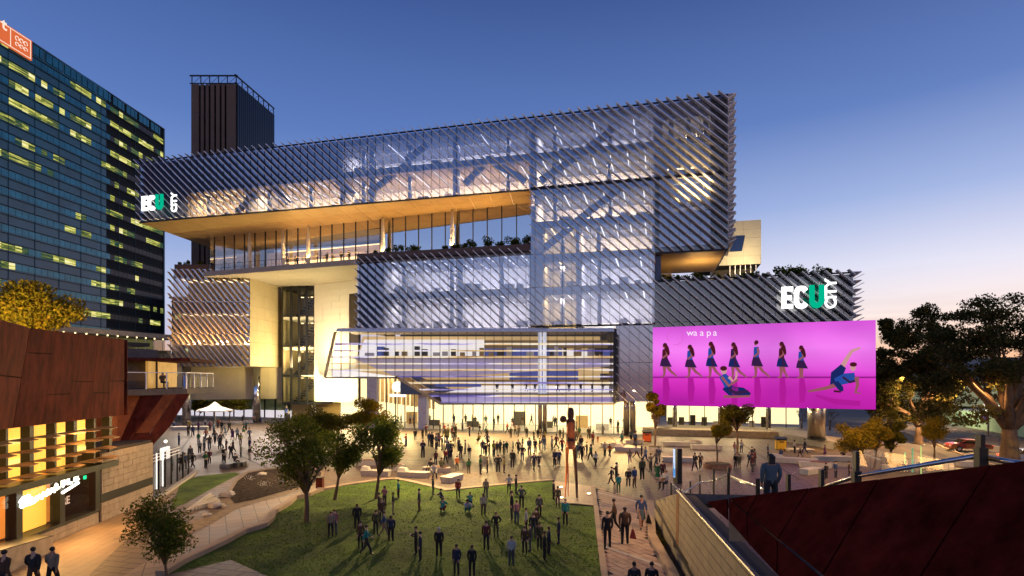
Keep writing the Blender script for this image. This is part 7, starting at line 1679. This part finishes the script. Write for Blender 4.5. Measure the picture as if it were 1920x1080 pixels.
for a in [(786, 960, 44, 'grey', 'brown'), (811.8, 928, 32, 'grey', 'grey'), (859, 934.6, 36, 'red', 'dark'), (911, 934, 37, 'beige', 'grey', 'hips'), (832, 938, 20, 'navy', 'grey', 'crouch'), (828, 960, 26, 'teal', 'maroon', 'crouch'), (882.5, 946, 20, 'teal', 'navy', 'crouch'), (875, 960.5, 26, 'white', 'teal', 'crouch'), (906.5, 967.6, 40, 'cream', 'brown'), (954.5, 927, 38, 'white', 'black', 'hips'), (967.5, 927.5, 38, 'dark', 'dark'), (959.6, 975.5, 56, 'black', 'dark'), (978, 954.7, 45, 'grey', 'black', 'hips'), (968.8, 983, 44, 'pink', 'jeans'), (1011, 970, 43, 'grey', 'black'), (627, 1003, 48, 'pink', 'jeans'), (620, 1008, 45, 'beige', 'black'), (669.5, 993, 49, 'black', 'black'), (676, 1030, 54, 'brown', 'black'), (687, 1041, 57, 'teal', 'dark', 'walk'), (721, 951, 36, 'pink', 'dark', 'phone'), (747, 936.5, 37, 'teal', 'black'), (711, 966, 34, 'dark', 'brown'), (716, 983, 50, 'brown', 'dark'), (737, 965, 35, 'dark', 'beige', 'phone'), (704.6, 1004, 34, 'olive', 'dark'), (720, 1007.8, 36, 'blue', 'beige', 'walk'), (733, 1017, 50, 'navy', 'black'), (780, 1041, 54, 'dark', 'black', 'phone'), (788, 1053, 53, 'navy', 'dark'), (911.7, 1033, 57, 'maroon', 'dark'), (930, 1009, 41, 'black', 'olive', 'hips'), (856, 1081, 52, 'navy', 'dark'), (885, 1083, 57, 'black', 'black', 'hips'), (984, 1040, 42, 'brown', 'dark'), (986.7, 1000, 30, 'white', 'black'), (994, 1035, 36, 'grey', 'bgrey'), (1000, 1011, 42, 'dark', 'grey'), (1005, 1000, 40, 'brown', 'dark'), (1011.6, 1031.6, 33, 'olive', 'dark'), (1021, 1051.6, 56, 'black', 'black'), (1029, 1041.6, 50, 'navy', 'dark'), (1047.5, 1020.8, 48, 'navy', 'navy'), (1060, 986.6, 52, 'teal', 'black'), (1038, 938, 36, 'black', 'black'), (1045.8, 951.6, 40, 'olive', 'dark')]: person(*a, zone=LA, z=.1)
person(823, 1045, 57, 'black', 'black', 'stand', LA, hair=3, face=0, z=.1); person(959, 1063, 58, 'white', 'grey', 'stand', LA, face=0, z=.1)
person(813, 897, 30, 'white', 'grey', 'sit', 'bench', face=20); person(808, 888, 28, 'dark', 'brown', 'sit', 'bench', face=-30); person(828, 886, 28, 'olive', 'dark', 'sit', 'bench', face=40); person(441, 872, 22, 'dark', 'black', 'sit', 'bench', face=60, z=.12)
person(1248, 917, 36, 'white', 'dark', 'sit', RP, face=-50, z=.22, extra='guitar')
# near blurred walkers at the left edge and the big figure on the steps
WK = 'left walkway'
person(62, 1150, 120, 'dark', 'brown', 'walk', WK, face=200, s=1.15, Y=23.6); person(98, 1148, 115, 'beige', 'black', 'walk', WK, face=190, s=1.12, Y=23.8); person(8, 1165, 130, 'brown', 'dark', 'walk', WK, face=180, s=1.15, Y=23.2)
rnd = random.Random(5)
for q in ppl:
    if q['kind'] == 'hips' and rnd.random() < .5: q['kind'] = 'stand'
cols_ = ['dark', 'black', 'navy', 'grey', 'olive', 'brown', 'bgrey', 'cream', 'white', 'red', 'blue', 'maroon', 'beige', 'green', 'teal', 'yellow']
for i in range(58):
    if i < 40: x_, y_ = rnd.uniform(760, 1200), 810 + 48 * rnd.random() ** 1.4
    elif i < 50: x_, y_ = rnd.uniform(1200, 1420), rnd.uniform(855, 892)
    else: x_, y_ = rnd.uniform(350, 470), rnd.uniform(800, 850)
    if abs(x_ - 1345) < 22 or abs(x_ - 1268) < 14: continue
    h_ = 1.7 * (y_ - 707) / 9 * rnd.uniform(.95, 1.12)
    person(x_, y_, h_, rnd.choice(cols_), rnd.choice(['dark', 'black', 'navy', 'grey', 'brown', 'jeans']), rnd.choice(['stand', 'stand', 'phone', 'walk', 'walk', 'stride']), CP if i < 40 else RP if i < 50 else LP)
recs = []
KW = dict(stand='standing', hips='broad standing', phone='hands raised', walk='walking', stride='striding', sit='seated', crouch='crouching')
for q in ppl:
    q['long_'] = q['long_'] or (1 if q['top'] in ('pink', 'red', 'purple', 'white', 'green') and rnd.random() < .5 else 0)
    q['skirt'] = q['skirt'] or (1 if q['top'] == q['bot'] and q['top'] in ('green', 'purple', 'white', 'lblue') else 0)
    q['hair'] = q['hair'] or rnd.choice([0, 0, 0, 1, 1, 2]); q['skin'] = rnd.choice([0, 0, 1, 2])
    wd = lambda c: WORD.get(c, c)
    lm = min(LM, key=lambda l: (l[1] - q['px']) ** 2 + ((l[2] - q['py']) * 1.6) ** 2)
    rel = ('left of ' if q['px'] < lm[1] - 6 else 'right of ' if q['px'] > lm[1] + 6 else 'near ') + lm[0].replace('the ', '')
    zn = {'lobby': 'in the lobby', LA: 'on the lawn', CP: 'on the plaza', LP: 'on the left plaza', RP: 'on the right plaza', PA: 'on the paved path', 'bench': 'on a bench', WK: 'on the left walkway'}[q['zone']]
    q['base'] = f"{KW[q['kind']]} person, {wd(q['top'])} top, {wd(q['bot'])} {'skirt' if q['skirt'] else 'trousers'}, {zn}"; q['rel'] = rel
seen = {}
for q in ppl: q['lab'] = q['base'] + ', ' + q['rel']; seen.setdefault(q['lab'], []).append(q)
for l, qs in seen.items():
    if len(qs) > 1:
        qs.sort(key=lambda q: q['px'])
        for i, q in enumerate(qs): q['lab'] = l + (', leftmost' if i == 0 else ', rightmost' if i == len(qs) - 1 else ', between those')
def fix(l):
    return l.replace(' hands on hips', ' arms akimbo').replace('holding hands up in front', 'with raised hands')
cnt = {}
for q in ppl:
    if q['Y']: Y = q['Y']; p = Vector(((q['px'] - CX) / F * Y, Y, 0))
    else: p = G(q['px'], q['py'], q['z'])
    full = {'sit': 1.28, 'crouch': .98}.get(q['kind'], 1.70)
    s = q['s'] or max(.86, min(1.2, q['h'] / F * p.y / full))
    if q['h'] <= 16 and q['zone'] == CP: s = max(.6, q['h'] / F * p.y / 1.7)
    root = thing('person', fix(q['lab']), 'person', p, {'lobby': 'people inside the lobby', LA: 'people gathered on the lawn', PA: 'people walking on the path', WK: 'people on the left walkway', 'bench': 'people sitting on benches'}.get(q['zone'], 'people on the plaza'))
    root.scale = (s * rnd.uniform(.94, 1.12), s * 1.05, s); fa = q['face'] if q['face'] is not None else rnd.choice([0, 20, -30, 60, 90, -90, 150, 180, 200, -120, -60]) + rnd.uniform(-15, 15)
    if q['zone'] in (LA, PA) and q['face'] is None: fa = rnd.choice([0, 15, -20, 180, 160, 200, 90, -80]) + 180
    root.rotation_euler = (0, 0, R(fa + (180 if q['face'] == 0 else 0)))
    me, J, h0, h1, sk0, sk1 = BOD[q['kind']]
    b = bpy.data.objects.new('body', me); COL.objects.link(b); b.parent = root
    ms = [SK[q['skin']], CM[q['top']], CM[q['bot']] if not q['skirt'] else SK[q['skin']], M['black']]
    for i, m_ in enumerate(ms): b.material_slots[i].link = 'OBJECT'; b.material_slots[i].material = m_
    hm = h1 if q['long_'] else h0
    if not hm.materials: hm.materials.append(None)
    hh = bpy.data.objects.new('hair', hm); COL.objects.link(hh); hh.parent = root; hh.material_slots[0].link = 'OBJECT'; hh.material_slots[0].material = HR[q['hair']]
    if q['skirt']:
        if not sk0.materials: sk0.materials.append(None)
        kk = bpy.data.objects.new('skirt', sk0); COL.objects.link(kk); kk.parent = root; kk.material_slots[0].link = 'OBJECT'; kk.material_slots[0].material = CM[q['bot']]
    if q['extra'] in ('bag', 'bag_red'):
        hp = p + Vector((.34, -.05, 0)) * s; t_ = thing('handbag', 'long red shopping bag hanging from the hand of a walker on the path' if q['extra'] == 'bag_red' else 'dark shoulder bag carried by the woman in blue on the path', 'bag', hp)
        m = MB(); m.hexa([(-.16, -.04, .38), (.2, -.04, .32), (.2, .04, .32), (-.16, .04, .38)], [(-.05, -.02, .85), (.05, -.02, .85), (.05, .02, .85), (-.05, .02, .85)]); m.build('bag_body', CM['red'] if q['extra'] == 'bag_red' else M['black'], t_, local=True)
        m = MB(); m.tube([(-.03, 0, .85), (0, 0, 1.0), (.03, 0, .85)], .012, 5); m.build('handle', M['black'], t_, local=True)
    if q['extra'] == 'guitar':
        c = p + Vector((-.22, -.12, .72)); t_ = thing('guitar', 'pale wooden guitar held by the seated musician beside the kiosk', 'guitar', c)
        gm_ = mat('guitar_wood', (.4, .2, .06), .35, coat=.4); m = MB(); m.tube([(0, -.05, 0), (0, .06, 0)], .2, 14); m.tube([(.2, -.05, .06), (.2, .06, .06)], .15, 14); m.build('guitar_body', gm_, t_, local=True); m = MB(); m.tube([(-.15, -.02, -.02), (-.75, -.05, .12)], .025, 6); m.build('neck', M['bark'], t_, local=True)
        st2 = thing('stool', 'thin legged bar stool under the seated musician', 'stool', p - Vector((0, 0, p.z))); m = MB(); m.tube([(0, 0, .62), (0, 0, .67)], .2, 12); m.build('seat', M['darkmetal'], st2, local=True)
        for a in range(4): m = MB(); m.tube([(.15 * math.cos(a * 1.57 + .78), .15 * math.sin(a * 1.57 + .78), .62), (.25 * math.cos(a * 1.57 + .78), .25 * math.sin(a * 1.57 + .78), 0)], .014, 5); m.build('leg', M['steel'], st2, local=True)
def placed(px, py, Y, s, top, bot, kind, face, label, hair=0, long_=0, grp=None):
    root = thing('person', label, 'person', P(px, py, Y), grp); root.scale = (s * 1.05, s, s); root.rotation_euler = (0, 0, R(face)); me, J, h0, h1, sk0, sk1 = BOD[kind]
    b = bpy.data.objects.new('body', me); COL.objects.link(b); b.parent = root
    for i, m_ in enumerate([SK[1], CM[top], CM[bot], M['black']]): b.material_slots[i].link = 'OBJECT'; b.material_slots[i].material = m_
    hh = bpy.data.objects.new('hair', h1 if long_ else h0); COL.objects.link(hh); hh.parent = root
    if not hh.data.materials: hh.data.materials.append(None)
    hh.material_slots[0].link = 'OBJECT'; hh.material_slots[0].material = HR[hair]
    return root
placed(1445, 965, 15.9, 1.02, 'bgrey', 'dark', 'stand', 180, 'large near figure seen from behind in a shiny blue grey jacket behind the rust parapet', 0, 1).scale = (1.15, 1.2, 1.0)
placed(305, 728, 45.5, 1.0, 'dark', 'black', 'sit', 60, 'person seated in dark clothes on the dark glass balcony at left')
hl = ['first from the left', 'second from the left', 'third from the left', 'fourth from the left', 'just left of the twin columns', 'just right of the twin columns', 'fourth from the right', 'third from the right', 'second from the right', 'farthest right']
for i, (px, k) in enumerate(((932, 'stand'), (961, 'stand'), (987, 'walk'), (1003, 'walk'), (1019, 'hips'), (1046, 'walk'), (1067, 'stand'), (1089, 'stand'), (1110, 'hips'), (1130, 'walk'))):
    placed(px, 735, 75.6, .9, 'navy', 'navy', k, 180 + 30 * (i % 3), 'blue person silhouette on the glass hall gallery, ' + hl[i], grp='people on the gallery of the glass hall')
for i, px in enumerate((540, 556, 574, 596, 614, 640, 655)):
    s_ = tg.s(px, .8); w_ = tg.w(s_, .9, TZ); 
    rt = placed(px, 500, 99, 1.0, 'dark', 'dark', ('stand', 'hips', 'walk')[i % 3], 40 * i, 'small dark figure on the open terrace above the stair tower, ' + ['farthest left', 'second from the left', 'third from the left', 'in the middle', 'third from the right', 'second from the right', 'farthest right'][i], grp='people on the upper terrace'); rt.location = w_
# each look-alike says its place in its row
def ordinals():
    by = {}
    for o in bpy.data.objects:
        if o.get('label') and o.parent is None: by.setdefault(o['label'], []).append(o)
    W_ = ['first', 'second', 'third', 'fourth', 'fifth', 'sixth', 'seventh', 'eighth', 'ninth', 'tenth']
    for l, os_l in by.items():
        if len(os_l) > 1:
            os_l.sort(key=lambda o: o.location.x / max(1, o.location.y))
            for i, o in enumerate(os_l): o['label'] = l + ', ' + (W_[i] if i < 10 else 'farther') + ' from left'
ordinals()
